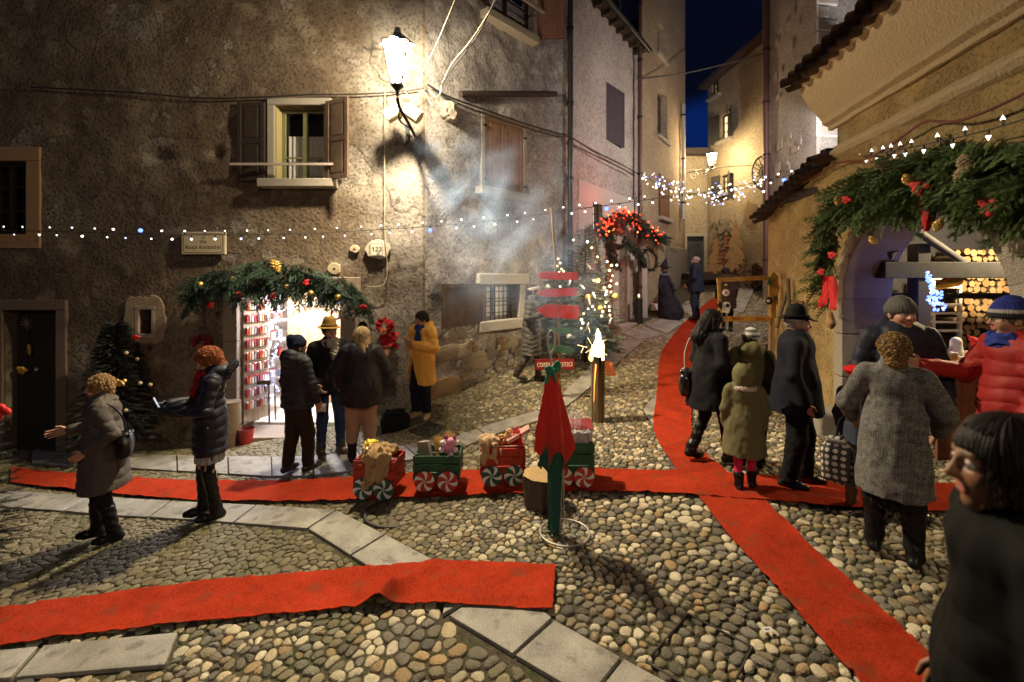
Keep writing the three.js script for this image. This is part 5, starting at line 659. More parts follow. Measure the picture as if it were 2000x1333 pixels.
  if (Hr?.locks) { // separate locks over the hair: small curls, or strands combed down from the crown
    const l = [], q = rngOf(Math.round(o.pos[0] * 977)), R = (a, b) => a + (b - a) * q(), v = (Hr.v ?? 0.012) - 0.003, E = (az, th, k = 0) => V(Math.sin(th) * Math.sin(az) * (0.078 + v + k), 0.035 + Math.cos(th) * (0.088 + v + k), -0.018 + Math.sin(th) * Math.cos(az) * (0.097 + v + k));
    for (let i = 0; i < Hr.locks; i++) { const az = R(-Math.PI, Math.PI), front = Math.abs(az) < 0.85, pts = []; let g;
      if (Hr.straight) { const t0 = R(0.05, 0.7), t1 = front ? R(0.75, 0.95) : 1.75, k = R(-0.002, 0.006), drift = R(-0.12, 0.12), hang = front ? 0 : (Hr.nape ?? 0.05) * R(0.6, 1.1) * (Math.abs(az) < 1.7 ? 0.6 : 1); for (let j = 0; j <= 7; j++) pts.push(E(az + drift * j / 7, mix(t0, t1, j / 7), k)); if (hang) { const e = pts[7]; for (let j = 1; j <= 3; j++) pts.push(V(e.x * (1 + 0.04 * j) + R(-0.004, 0.004), e.y - hang * j / 3, e.z * (1 + 0.03 * j) + R(-0.004, 0.004))); } g = new THREE.TubeGeometry(new THREE.CatmullRomCurve3(pts), 12, R(0.0022, 0.0042), 4); }
      else { const th = R(0, front ? 0.95 : 2.0), c = E(az, th, R(-0.003, 0.006)), n = E(az, th, 1).sub(E(az, th, 0)).normalize(), t = V(R(-1, 1), R(-1, 0.4), R(-1, 1)).cross(n).normalize(), b = n.clone().cross(t), r = R(0.006, 0.013), L = R(0.012, 0.03), turns = R(4, 9); for (let j = 0; j <= 10; j++) { const a = j / 10 * turns; pts.push(c.clone().addScaledVector(t, Math.cos(a) * r).addScaledVector(n, Math.sin(a) * r * 0.8).addScaledVector(b, (j / 10 - 0.5) * L)); } g = new THREE.TubeGeometry(new THREE.CatmullRomCurve3(pts), 18, R(0.0022, 0.004), 4); }
      const k = R(0.55, 1.7); l.push(flat(g, Hr.c.map((c) => c * k))); }
    mesh('hair_locks', merge(l).applyMatrix4(headM), M.hair, P).userData.kind = 'stuff';
  }
  const hat = o.hat;
  if (hat) {
    const bb = [[HC[0] - 0.25, HC[1] - 0.2, HC[2] - 0.25], [HC[0] + 0.25, HC[1] + 0.32, HC[2] + 0.25]];
    if (hat.kind === 'beanie') { const top = hat.top ?? 0; const f = inHead(above(union([ell([0, 0.045, -0.012], [0.092, 0.1 + top, 0.11]), ring([0, 0.045, -0.01], 0.083, 0.016, 1.8, 0.12, 0.86), ...(hat.pom ? [ell([0, 0.15 + top, -0.03], [0.05, 0.045, 0.05])] : []), ...(hat.knot ? [ell([0, 0.12, -0.09], [0.06, 0.055, 0.055])] : [])], 0.02), 0.012)); add('knit_hat', (x, y, z) => f(x, y, z) + 0.0025 * Math.sin(Math.atan2(x - HC[0], z - HC[2]) * 44) + (hat.pom || hat.knot ? 0.004 * n3(x * 40, y * 40, z * 40) : 0), ...bb, hat.m, 0.008, hat.tint ? (x, y, z) => hat.tint(x - HC[0], y - HC[1], z - HC[2]) : undefined); }
    if (hat.kind === 'brim') { const R = hat.R ?? 0.15, f = inHead(union([minus(above(cap([0, 0.06, -0.01], [0, 0.135, -0.01], 0.094, 0.078, 0.86), 0.055), ell([0, 0.235, -0.01], [0.03, 0.05, 0.09]), 0.025), (x, y, z) => { const X = x, Z = (z + 0.005) * 0.84, r = Math.hypot(X, Z), yy = y - 0.062 + (hat.dip ?? 0.5) * Math.max(0, z - 0.06) * 0.5 - (hat.curlUp ?? 1.6) * Math.max(0, Math.abs(x) - 0.075) ** 1.5; return Math.max(Math.abs(yy) - 0.0045, r - R) * 0.8; }], 0.01)); add('brimmed_hat', f, [bb[0][0] - 0.05, bb[0][1], bb[0][2] - 0.05], [bb[1][0] + 0.05, bb[1][1], bb[1][2] + 0.08], hat.m, 0.0065); add('hat_band', inHead((x, y, z) => Math.max(Math.hypot(x, (z + 0.01) * 0.86) - 0.0975, Math.abs(y - 0.08) - 0.014)), ...bb, hat.bm, 0.007); }
    if (hat.kind === 'band') { add('headband', inHead(ring([0, 0.05, -0.01], 0.084, 0.014, 2.4, 0.25, 0.86)), ...bb, hat.m, 0.007); }
    if (hat.kind === 'beret') { add('beret', inHead(union([ell([0.02, 0.1, -0.02], [0.125, 0.05, 0.13]), ring([0, 0.06, -0.01], 0.08, 0.014, 1.4, 0.1, 0.86)], 0.03)), ...bb, hat.m, 0.008); }
  }
  if (o.glasses) { const l = []; for (const s of [-1, 1]) { l.push(new THREE.TorusGeometry(0.021, 0.0022, 6, 20).translate(s * 0.033, 0.012, 0.104)); l.push(rod(V(s * 0.054, 0.016, 0.102), V(s * 0.08, 0.014, -0.01), 0.002)); } l.push(rod(V(-0.013, 0.016, 0.106), V(0.013, 0.016, 0.106), 0.002)); mesh('glasses', merge(l).applyMatrix4(headM), M.iron, P); }
  P.updateMatrixWorld(true); P.userData.toWorld = undefined; delete P.userData.toWorld;
  return { P, world: (a) => V(...a).applyMatrix4(P.matrixWorld), A, HC };
}
const foot = (px, py, d) => { const x = (px - HX) / FOC * d; return [x, gh(x, d) + 0.03, -d]; };
const clothBump = bumpAt(8), nylonBump = tex(256, 256, (u, v) => 0.5 + 0.7 * Math.abs(tiled(u, v, 9, 3)) + 0.3 * tiled(u, v, 30, 2, 3), 4, false);
Object.assign(M, { skin: std([1, 1, 1], 0.5, { vertexColors: true }), hair: new THREE.MeshPhysicalMaterial({ roughness: 0.6, specularIntensity: 0.35, vertexColors: true }), shoe: std([0.012, 0.011, 0.011], 0.3) });
const cloth = (c, r = 0.85, more = {}) => { const m = new THREE.MeshPhysicalMaterial({ roughness: r, specularIntensity: 0.25, bumpMap: clothBump, bumpScale: 0.0006, ...more }); m.color.setRGB(...c); return m; };
const nylon = (c, r = 0.42) => { const m = new THREE.MeshPhysicalMaterial({ roughness: r + 0.1, specularIntensity: 0.6, bumpMap: nylonBump, bumpScale: 0.0025 }); m.color.setRGB(...c); return m; };
const F = { black: cloth([0.011, 0.011, 0.013]), navy: nylon([0.012, 0.014, 0.026]), boot: new THREE.MeshPhysicalMaterial({ color: new THREE.Color().setRGB(0.006, 0.0055, 0.0055), roughness: 0.38, specularIntensity: 0.6 }), denim: cloth([0.03, 0.05, 0.11]), grey: cloth([0.2, 0.19, 0.17]) };
const tweedT = tex(256, 256, (u, v) => { const a = Math.sin((u + v) * 2 * Math.PI * 12) * Math.sin((u - v) * 2 * Math.PI * 12), k = 0.42 + 0.9 * tiled(u, v, 40, 3, 4) + 0.14 * a + 0.45 * tiled(u, v, 7, 3, 7), c = clamp(k); return [mix(0.028, 0.26, c), mix(0.028, 0.25, c), mix(0.03, 0.235, c)]; }); tweedT.repeat.set(2.2, 2.2);
const bag = (label, cat, pos, yaw, w, h, d, m, strap) => { // soft shoulder bag: sagging body, flap, strap
  const b = thing('shoulder_bag', label, cat); b.position.copy(pos); b.rotation.y = yaw * Math.PI / 180;
  const f = minus(union([ell([0, -h * 0.5, 0], [w * 0.5, h * 0.55, d * 0.5]), rbox([0, -h * 0.62, 0], [w * 0.46, h * 0.36, d * 0.4], 0.04)], 0.04), ell([0, 0.06, 0], [w * 0.3, 0.07, d]), 0.02), g = sdfMesh((x, y, z) => f(x, y, z) + 0.008 * n3(x * 12, y * 6, z * 12), [-w, -h * 1.3, -d], [w, 0.15, d], 0.01);
  mesh('bag_body', g, m, b); mesh('flap', box(w * 0.7, h * 0.12, d * 0.9, 0, -h * 0.12, 0, 0.02), m, b);
  if (strap) { const o = b.worldToLocal.bind(b); b.updateMatrixWorld(true); mesh('strap', tube(strap.pts.map((p) => o(p.clone())), strap.r ?? 0.012, 30, 6), strap.m, b); }
  return b;
};
{ // woman waving a hand at the left, back partly to us
  const w = makePerson({ label: 'woman with short blonde hair in a dark grey-brown quilted coat, gesturing with one hand', pos: foot(203, 1058, 4.36), yaw: -62, H: 1.56, lean: 0.12, fat: 1.12, headPitch: 3, arms: { L: [[0.23, 1.13, -0.12], [0.2, 0.98, 0.1]], R: [[-0.22, 1.14, 0.12], [-0.2, 1.12, 0.33]] }, feet: { L: [0.08, -0.08, 0], R: [-0.1, 0.1, 0] }, curl: { R: [0.15, 0] }, legs: { m: F.black, w: 0.95 }, shoes: { m: F.boot, shaft: 0.34 },
    coat: { hem: 0.55, m: nylon([0.07, 0.06, 0.055], 0.6), puff: 0.012, ps: 0.11, diag: 1, flare: 0.045, g: 1.0, collar: 0.1, sleeve: 0.062, hood: 0, cuff: 0.9 }, scarf: { m: nylon([0.06, 0.05, 0.05], 0.6) }, hair: { c: [0.26, 0.16, 0.075], locks: 420, curl: 0.005, fq: 36, v: 0.02, nape: 0.05 } });
  const s = bag('small black leather bag on the back of the woman in the quilted coat', 'handbag', w.world([0.14, 1.13, -0.2]), -60, 0.26, 0.24, 0.12, F.boot, { pts: [w.world([0.12, 1.13, -0.2]), w.world([0.16, 1.3, -0.17]), w.world([0.17, 1.44, -0.04]), w.world([0.16, 1.36, 0.09])], m: F.boot, r: 0.008 });
}
{ // woman with phone
  const w = makePerson({ label: 'woman with curly auburn hair and red scarf reading her phone, navy puffer coat', pos: foot(411, 1010, 4.53), yaw: -58, H: 1.66, lean: 0.02, headPitch: 22, arms: { L: [[0.24, 1.13, 0.04], [0.12, 1.14, 0.31]], R: [[-0.23, 1.14, 0.05], [-0.08, 1.16, 0.34]] }, curl: { L: [0.7, 1], R: [0.7, 1] }, gloves: [0.012, 0.012, 0.016], feet: { L: [0.07, -0.03, 0], R: [-0.09, 0.08, 0] }, legs: { m: F.black, w: 0.72 }, shoes: { m: F.boot, shaft: 0.46, sr: 0.062 }, skirt: { hem: 0.57, r: 0.16, m: std([0.3, 0.3, 0.31], 0.8) },
    coat: { hem: 0.66, m: F.navy, puff: 0.017, ps: 0.085, g: 0.95, flare: 0.008, collar: 0.06, hood: 1, fur: [0.03, -0.12, 0.1, 0.04, -0.7], furM: cloth([0.02, 0.018, 0.022]) }, scarf: { m: cloth([0.3, 0.012, 0.02]), tail: 0.14 }, hair: { c: [0.24, 0.075, 0.025], locks: 460, curl: 0.005, fq: 38, v: 0.022, nape: 0.07, nr: 0.07 } });
  const p = thing('mobile_phone', 'mobile phone held up in the gloved hands of the woman with auburn hair', 'phone'); p.position.copy(w.world([0.02, 1.2, 0.43])); p.rotation.set(0.4, -58 * Math.PI / 180, 0.0, 'YXZ'); mesh('case', box(0.074, 0.15, 0.009, 0, 0, 0, 0.004), std([0.02, 0.02, 0.022], 0.3), p); mesh('screen', box(0.066, 0.135, 0.002, 0, 0, -0.0052), glow([0.7, 0.8, 1], 0.5), p);
  mesh('label_patch', box(0.004, 0.02, 0.05, 0.175, 0.95, 0.0, 0.001), M.white, w.P);
}
{ // group at the shop door
  const a = makePerson({ label: 'person in a dark bobble hat and puffer jacket, back turned, at the shop door', pos: foot(580, 920, 5.55), yaw: 150, H: 1.62, headYaw: -10, arms: { R: [[-0.25, 1.13, 0.02], [-0.25, 0.9, 0.1]], L: [[0.23, 1.12, -0.02], [0.24, 0.9, 0.06]] }, feet: { L: [0.09, -0.06, 0], R: [-0.11, 0.1, 0] }, legs: { m: cloth([0.035, 0.024, 0.018]), w: 1.06, bag: 0.012 }, shoes: { m: std([0.02, 0.012, 0.009], 0.35) }, coat: { hem: 0.82, m: nylon([0.024, 0.024, 0.03], 0.5), puff: 0.014, ps: 0.075, g: 1.1, collar: 0.05, hood: 1 }, scarf: { m: cloth([0.11, 0.09, 0.065]) }, hair: { c: [0.04, 0.03, 0.02] }, hat: { kind: 'beanie', m: cloth([0.011, 0.014, 0.035]), knot: 1, top: 0.02 } });
  const t = thing('paper_napkin', 'white paper napkin in the hand of the person in the bobble hat', 'napkin'); t.position.copy(a.world([-0.25, 0.8, 0.16])); const g = new THREE.PlaneGeometry(0.12, 0.1, 8, 8), p = g.attributes.position; for (let i = 0; i < p.count; i++) p.setZ(i, 0.02 * n2(p.getX(i) * 18, p.getY(i) * 18)); g.computeVertexNormals(); mesh('sheet', g, std([0.6, 0.57, 0.5], 0.9, { side: THREE.DoubleSide }), t);
  makePerson({ label: 'man in a golden felt hat, glasses and blue jeans facing us by the shop door', pos: foot(643, 893, 5.95), yaw: 40, male: 1, H: 1.74, headYaw: 6, glasses: 1, arms: { L: [[0.25, 1.12, -0.04], [0.19, 0.95, 0.12]], R: [[-0.25, 1.12, -0.04], [-0.19, 0.95, 0.12]] }, feet: { L: [0.13, 0.06, 0, 0.4], R: [-0.1, 0.0, 0, 0.1] }, legs: { m: F.denim, w: 0.95 }, shoes: { m: std([0.06, 0.04, 0.022], 0.5), shaft: 0.17, sr: 0.06 }, coat: { hem: 0.8, m: F.black, g: 1.06, collar: 0.03 }, scarf: { m: cloth([0.3, 0.27, 0.23]), tail: 0.16 }, hair: { c: [0.06, 0.04, 0.03] }, hat: { kind: 'brim', m: cloth([0.36, 0.22, 0.055], 0.7), bm: cloth([0.2, 0.12, 0.04]), R: 0.14, dip: 0.2, curlUp: -0.6 } });
  makePerson({ label: 'blonde woman in dark jacket and beige trousers, back turned, behind the red crate wagon', pos: foot(705, 918, 5.62), yaw: 196, H: 1.63, fat: 1.15, headYaw: 24, headPitch: 4, arms: { L: [[0.3, 1.14, 0.02], [0.28, 0.95, 0.14]], R: [[-0.3, 1.14, 0.02], [-0.26, 0.95, 0.16]] }, feet: { L: [0.11, 0.02, 0], R: [-0.11, -0.02, 0] }, legs: { m: cloth([0.36, 0.25, 0.17]), w: 1.15, hem: 0.24, bag: 0.01 }, shoes: { m: F.boot, shaft: 0.3, sr: 0.068 }, coat: { hem: 0.72, m: nylon([0.016, 0.014, 0.02], 0.45), fold: 0.012, foldS: 5, g: 1.16, flare: 0.03, sleeve: 0.08, collar: 0.03 }, hair: { c: [0.42, 0.31, 0.16], straight: 1, v: 0.016, nape: 0.19, nr: 0.1, sides: 0.15, tip: 1, curl: 0.004, fq: 30, locks: 300 } });
  bag('large black backpack set down against the house wall beside the blonde woman', 'backpack', at(772, 800, 6.55), 10, 0.4, 0.34, 0.28, F.black);
}
{ // woman in the yellow coat
  makePerson({ label: 'woman in a long yellow quilted coat and blue snood leaning by the house wall', pos: foot(824, 808, 6.72), yaw: -32, H: 1.55, headYaw: -22, headPitch: 14, arms: { L: [[0.27, 1.12, 0.0], [0.05, 1.19, 0.23]], R: [[-0.27, 1.12, -0.02], [-0.06, 1.2, 0.22]] }, curl: { L: [0.8, 1], R: [0.8, 1] }, feet: { L: [0.11, 0.02, 0, 0.5], R: [-0.08, 0.06, 0] }, legs: { m: cloth([0.012, 0.013, 0.024]), w: 1.02, hem: 0.1, bag: 0.018 }, shoes: { m: std([0.38, 0.26, 0.13], 0.6) }, coat: { hem: 0.56, m: nylon([0.72, 0.38, 0.07], 0.6), puff: 0.009, ps: 0.12, fold: 0.012, g: 1.08, flare: 0.05, sleeve: 0.075, collar: 0.07, open: [1.0, 0.36, -0.06], hood: 1 }, scarf: { m: cloth([0.025, 0.05, 0.17]), tail: 0.16 }, hair: { c: [0.02, 0.014, 0.012], v: 0.016, curl: 0.008, nape: 0.03 } });
}
makePerson({ label: 'woman with a white headband and long grey quilted coat walking past the barred window', pos: foot(1038, 742, 7.9), yaw: 84, H: 1.66, lean: 0.1, headYaw: 4, arms: { L: [[0.23, 1.14, 0.12], [0.1, 1.24, 0.34]], R: [[-0.24, 1.12, -0.05], [-0.16, 1.2, 0.26]] }, curl: { L: [0.7, 1], R: [0.7, 1] }, feet: { L: [0.07, 0.14, 0], R: [-0.08, -0.22, 0.07] }, legs: { m: cloth([0.05, 0.045, 0.045]), w: 0.9 }, shoes: { m: std([0.05, 0.04, 0.035], 0.5), shaft: 0.28 }, coat: { hem: 0.46, m: nylon([0.11, 0.1, 0.095], 0.5), puff: 0.016, ps: 0.085, g: 1.02, flare: 0.02, collar: 0.07 }, scarf: { m: cloth([0.03, 0.035, 0.06]) }, hair: { c: [0.07, 0.045, 0.03], nape: 0.06, straight: 1 }, hat: { kind: 'band', m: cloth([0.6, 0.52, 0.5]) } });
makePerson({ label: 'grey-haired man in a dark suit jacket standing alone on the red carpet up the lane', pos: foot(1359, 626, 12.75), yaw: -125, male: 1, H: 1.76, fat: 1.14, cell: 0.018, arms: { L: [[0.26, 1.12, -0.02], [0.16, 0.93, 0.18]], R: [[-0.26, 1.12, -0.02], [-0.16, 0.93, 0.18]] }, legs: { m: cloth([0.02, 0.026, 0.05]), w: 1.05, bag: 0.012 }, coat: { hem: 0.74, m: cloth([0.018, 0.02, 0.036]), g: 1.1, collar: 0.01 }, hair: { c: [0.28, 0.25, 0.22], bald: 1, v: 0.008 } });
makePerson({ label: 'stooping person in a dark brown coat with reddish collar beyond the wooden photo frame', pos: foot(1420, 634, 11.6), yaw: 172, H: 1.6, lean: 0.35, headPitch: 25, cell: 0.018, fat: 1.1, legs: { m: F.black }, coat: { hem: 0.6, m: cloth([0.035, 0.018, 0.014]), g: 1.1, collar: 0.06 }, scarf: { m: cloth([0.25, 0.06, 0.035]) }, hair: { c: [0.015, 0.01, 0.009], v: 0.02, nape: 0.05, curl: 0.01 } });
{ // walkers on the right
  const w = makePerson({ label: 'woman with long black hair in a black coat walking with a shoulder bag', pos: foot(1386, 902, 5.05), yaw: 106, H: 1.66, lean: 0.1, headPitch: 24, headYaw: -18, arms: { L: [[0.24, 1.12, 0.0], [0.24, 0.95, 0.14]], R: [[-0.24, 1.13, -0.02], [-0.2, 0.98, 0.18]] }, feet: { L: [0.08, -0.16, 0.05], R: [-0.09, 0.2, 0] }, legs: { m: F.black, w: 0.9 }, shoes: { m: F.boot, shaft: 0.42, sr: 0.064 }, coat: { hem: 0.62, m: F.black, flare: 0.09, g: 1.04, collar: 0.05, fold: 0.012 }, scarf: { m: cloth([0.012, 0.011, 0.012]) }, hair: { c: [0.014, 0.011, 0.012], v: 0.02, nape: 0.2, nr: 0.1, sides: 0.12, curl: 0.006, fq: 26, straight: 1, locks: 260 } });
  bag('black leather shoulder bag on a cream strap carried by the woman in the black coat', 'handbag', w.world([0.2, 1.02, -0.16]), 106 - 40, 0.32, 0.3, 0.14, std([0.012, 0.012, 0.014], 0.22), { pts: [w.world([0.2, 1.0, -0.17]), w.world([0.2, 1.2, -0.17]), w.world([0.13, 1.38, -0.14]), w.world([0.0, 1.43, -0.11])], m: std([0.42, 0.38, 0.3], 0.6), r: 0.011 });
  makePerson({ label: 'youngster in a striped grey and white knitted hat and olive parka', pos: foot(1468, 930, 4.95), yaw: 150, H: 1.47, headYaw: -30, legs: { m: F.black }, shoes: { m: F.boot }, coat: { hem: 0.66, m: cloth([0.12, 0.105, 0.045]), g: 1.12, hood: 1, collar: 0.05, fold: 0.014, fur: [0.05, -0.02, 0.1, 0.025, -0.3], furM: cloth([0.42, 0.38, 0.32]) }, hair: { c: [0.05, 0.03, 0.02], nape: 0.06 }, hat: { kind: 'beanie', m: std([1, 1, 1], 0.9, { vertexColors: true }), top: 0.01, tint: (x, y) => (Math.sin(y * 95) > 0 ? [0.5, 0.49, 0.46] : [0.12, 0.12, 0.13]) } });
  makePerson({ label: 'small child in an olive coat with pale fur trim and pink trousers, hood up', pos: foot(1454, 962, 4.4), yaw: 158, H: 1.16, headS: 1.28, headY: 0.03, cell: 0.011, feet: { L: [0.07, -0.04, 0], R: [-0.1, 0.1, 0] }, legs: { m: cloth([0.5, 0.025, 0.1]), w: 0.85 }, shoes: { m: F.boot, shaft: 0.2 }, coat: { hem: 0.5, m: cloth([0.13, 0.12, 0.06]), g: 1.22, flare: 0.06, hoodUp: 1, fold: 0.014, fur: [0.0, 0, 0.135, 0.035, 0], furM: cloth([0.5, 0.42, 0.36]), sleeve: 0.075 }, hair: { c: [0.05, 0.03, 0.02] } });
  makePerson({ label: 'older man in a black fedora and dark navy overcoat in profile', pos: foot(1556, 948, 4.5), yaw: 62, male: 1, H: 1.71, fat: 1.12, skin: [0.4, 0.2, 0.13], arms: { R: [[-0.25, 1.11, -0.04], [-0.25, 0.86, 0.05]], L: [[0.25, 1.11, -0.04], [0.24, 0.87, 0.06]] }, curl: { R: [0.9, 0], L: [0.9, 0] }, feet: { L: [0.1, 0.1, 0], R: [-0.1, -0.06, 0] }, legs: { m: F.black, w: 1.08, bag: 0.012 }, shoes: { m: M.shoe }, coat: { hem: 0.73, m: cloth([0.012, 0.013, 0.021]), g: 1.13, flare: 0.05, collar: 0.03, fold: 0.01 }, hair: { c: [0.34, 0.32, 0.3], v: 0.007 }, hat: { kind: 'brim', m: cloth([0.009, 0.009, 0.01], 0.7), bm: cloth([0.006, 0.006, 0.007]), R: 0.145 } });
  const c = makePerson({ label: 'child in a red beret and grey curled scarf half hidden beside the woman in tweed', pos: foot(1682, 972, 4.05), yaw: 120, H: 1.22, headS: 1.22, cell: 0.012, legs: { m: cloth([0.14, 0.14, 0.15]) }, shoes: { m: std([0.28, 0.15, 0.05], 0.7), shaft: 0.2 }, coat: { hem: 0.8, m: cloth([0.045, 0.055, 0.085]), g: 1.1, collar: 0.05 }, scarf: { m: cloth([0.14, 0.14, 0.14]) }, hair: { c: [0.12, 0.07, 0.03], nape: 0.06 }, hat: { kind: 'beret', m: cloth([0.5, 0.012, 0.012]) } });
  const tw = makePerson({ label: 'woman in a long grey tweed coat and black boots with her back to us', pos: foot(1746, 1078, 3.3), yaw: 142, H: 1.6, fat: 1.0, sh: 0.172, headYaw: 10, headCell: 0.0055, cell: 0.012, arms: { L: [[0.29, 1.13, 0.04], [0.26, 0.98, 0.22]], R: [[-0.3, 1.13, 0.02], [-0.26, 0.95, 0.2]] }, feet: { L: [0.12, 0.07, 0], R: [-0.12, -0.03, 0, 0.2] }, shoes: { m: F.boot, shaft: 0.4, sr: 0.085 }, legs: { m: F.black, w: 1.1 }, skirt: { hem: 0.4, m: F.black, r: 0.2 }, coat: { hem: 0.5, m: std([1, 1, 1], 0.95, { map: tweedT, bumpMap: tweedT, bumpScale: 0.004 }), g: 1.04, flare: 0.045, sleeve: 0.066, collar: 0.1, fold: 0.012 }, hair: { c: [0.2, 0.12, 0.045], locks: 460, curl: 0.005, fq: 36, v: 0.02, nape: 0.07, nr: 0.07 } });
  bag('black and white dotted bag hanging beside the woman in tweed', 'handbag', tw.world([0.36, 0.84, 0.06]), 142, 0.2, 0.36, 0.1, std([1, 1, 1], 0.8, { map: (() => { const t = tex(128, 128, (u, v) => (Math.hypot((u * 4) % 1 - 0.5, (v * 4) % 1 - 0.5) < 0.33 ? [0.45, 0.42, 0.36] : [0.03, 0.03, 0.03])); t.repeat.set(5, 5); return t; })() }), { pts: [tw.world([0.36, 0.8, 0.06]), tw.world([0.34, 0.95, 0.1]), tw.world([0.3, 0.98, 0.18])], m: F.black, r: 0.009 });
  makePerson({ label: 'smiling man in a grey beanie and dark jacket standing before the arch', pos: [3.36, gh(3.36, 3.98) + 0.02, -3.98], yaw: -22, male: 1, H: 1.86, headYaw: 14, fat: 1.1, arms: { L: [[0.27, 1.12, -0.02], [0.24, 0.92, 0.12]], R: [[-0.27, 1.12, -0.02], [-0.22, 0.92, 0.14]] }, legs: { m: F.black }, coat: { hem: 0.76, m: nylon([0.012, 0.014, 0.028], 0.5), puff: 0.008, ps: 0.11, g: 1.06, collar: 0.0, hood: 1, sleeve: 0.068 }, hair: { c: [0.06, 0.05, 0.04] }, hat: { kind: 'beanie', m: cloth([0.1, 0.095, 0.09]), top: 0.01 } });
  makePerson({ label: 'man in a red padded jacket and blue knitted hat reaching over the stall counter', pos: [3.72, gh(3.72, 3.42) + 0.03, -3.42], yaw: -104, male: 1, glasses: 1, H: 1.84, lean: 0.04, fat: 1.02, headYaw: -4, headCell: 0.005, arms: { R: [[-0.28, 1.14, 0.1], [-0.2, 1.2, 0.42]], L: [[0.27, 1.12, -0.02], [0.24, 0.92, 0.12]] }, legs: { m: F.black }, coat: { hem: 0.72, m: nylon([0.3, 0.018, 0.016], 0.5), puff: 0.014, ps: 0.1, g: 1.02, collar: 0.04, sleeve: 0.068 }, scarf: { m: cloth([0.03, 0.05, 0.25]) }, hair: { c: [0.2, 0.17, 0.14] }, hat: { kind: 'beanie', m: std([1, 1, 1], 0.9, { vertexColors: true }), top: 0.03, tint: (x, y) => (y > 0.055 && y < 0.075 ? [0.35, 0.34, 0.33] : y > 0.075 ? [0.012, 0.02, 0.2] : [0.02, 0.02, 0.03]) } });
  makePerson({ label: 'dark-haired woman in a dark jacket passing close to the camera at the picture edge', pos: [1.31, 0.03, -1.18], yaw: -116, H: 1.71, lean: 0.1, headYaw: 6, headCell: 0.004, cell: 0.009, skin: [0.26, 0.12, 0.055], legs: { m: F.black }, coat: { hem: 0.66, m: cloth([0.004, 0.0045, 0.004], 0.8), puff: 0.004, ps: 0.12, g: 1.06, collar: 0.07, fold: 0.014, sleeve: 0.075 }, hair: { c: [0.012, 0.008, 0.006], straight: 1, v: 0.02, nape: 0.13, nr: 0.085, curl: 0.0015, front: 0.045, sides: 0.03, locks: 420 } });
}
// ---------------------------------------------------------------- fir sprays, garlands, trees, bulbs
const firM = std([1, 1, 1], 0.7, { vertexColors: true, side: THREE.DoubleSide });
const rf = rngOf(404), fr = (a, b) => a + (b - a) * rf();
function spray(L, dense, tone, side = 0.34, nw = 0.0035) { // a drooping fir frond along +x: stem, side twigs, needles
  const p = [], c = [], tri = (a, b, q, col) => { p.push(...a, ...b, ...q); for (let i = 0; i < 3; i++) c.push(...col); };
  const twig = (o, d, l, n, nl) => { const e = [o[0] + d[0] * l, o[1] + d[1] * l - l * l * 0.5, o[2] + d[2] * l]; const br = [0.05, 0.03, 0.018]; tri([o[0], o[1], o[2] - 0.003], [o[0], o[1], o[2] + 0.003], e, br); tri([o[0], o[1] - 0.003, o[2]], [o[0], o[1] + 0.003, o[2]], e, br);
    for (let i = 0; i < n; i++) { const t = (i + fr(0, 1)) / n, x = mix(o[0], e[0], t), y = mix(o[1], e[1], t), z = mix(o[2], e[2], t), s = i % 2 ? 1 : -1, pd = [-d[2] * s, fr(-0.35, 0.55), d[0] * s], k = nl * fr(0.7, 1.15), q = [x + (d[0] * 0.75 + pd[0] * 0.7) * k, y + pd[1] * k * 0.5, z + (d[2] * 0.75 + pd[2] * 0.7) * k], w = nw, v = fr(0.6, 1.4); tri([x - d[0] * w, y - 0.002, z - d[2] * w], [x + d[0] * w, y + 0.002, z + d[2] * w], q, tone.map((m) => m * v)); } };
  twig([0, 0, 0], [1, 0, 0], L, Math.round(L * dense), 0.03);
  const m = Math.round(L / 0.05); for (let i = 1; i < m; i++) for (const s of [-1, 1]) { const t = i / m, a = 0.75, l = side * L * (1 - t * 0.75) * fr(0.7, 1.1); twig([t * L, -(t * L * t * L) * 0.5, 0], [Math.cos(a), fr(-0.15, 0.1), Math.sin(a) * s], l, Math.round(l * dense), 0.026); }
  const g = new THREE.BufferGeometry(); g.setAttribute('position', new THREE.Float32BufferAttribute(p, 3)); g.setAttribute('color', new THREE.Float32BufferAttribute(c, 3)); g.computeVertexNormals(); return g;
}
const SPRIGS = {}; const sprays = (key, L, dense, tone, nw) => SPRIGS[key] ??= [0.8, 1, 1.2].map((k) => spray(L * k, dense, tone, 0.34, nw));
function scatter(list) { // list of [geometry, matrix]
  let n = 0; for (const [g] of list) n += g.attributes.position.count; const P = new Float32Array(n * 3), C = new Float32Array(n * 3), v = V(0, 0, 0); let o = 0;
  for (const [g, m] of list) { const a = g.attributes.position, c = g.attributes.color.array; for (let i = 0; i < a.count; i++) { v.fromBufferAttribute(a, i).applyMatrix4(m); P[o] = v.x; P[o + 1] = v.y; P[o + 2] = v.z; C[o] = c[i * 3]; C[o + 1] = c[i * 3 + 1]; C[o + 2] = c[i * 3 + 2]; o += 3; } }
  const g = new THREE.BufferGeometry(); g.setAttribute('position', new THREE.BufferAttribute(P, 3)); g.setAttribute('color', new THREE.BufferAttribute(C, 3)); g.computeVertexNormals(); return g;
}
const aim = (pos, dir, roll = 0, s = 1) => new THREE.Matrix4().compose(pos, new THREE.Quaternion().setFromUnitVectors(V(1, 0, 0), dir.clone().normalize()).multiply(new THREE.Quaternion().setFromAxisAngle(V(1, 0, 0), roll)), V(s, s, s));
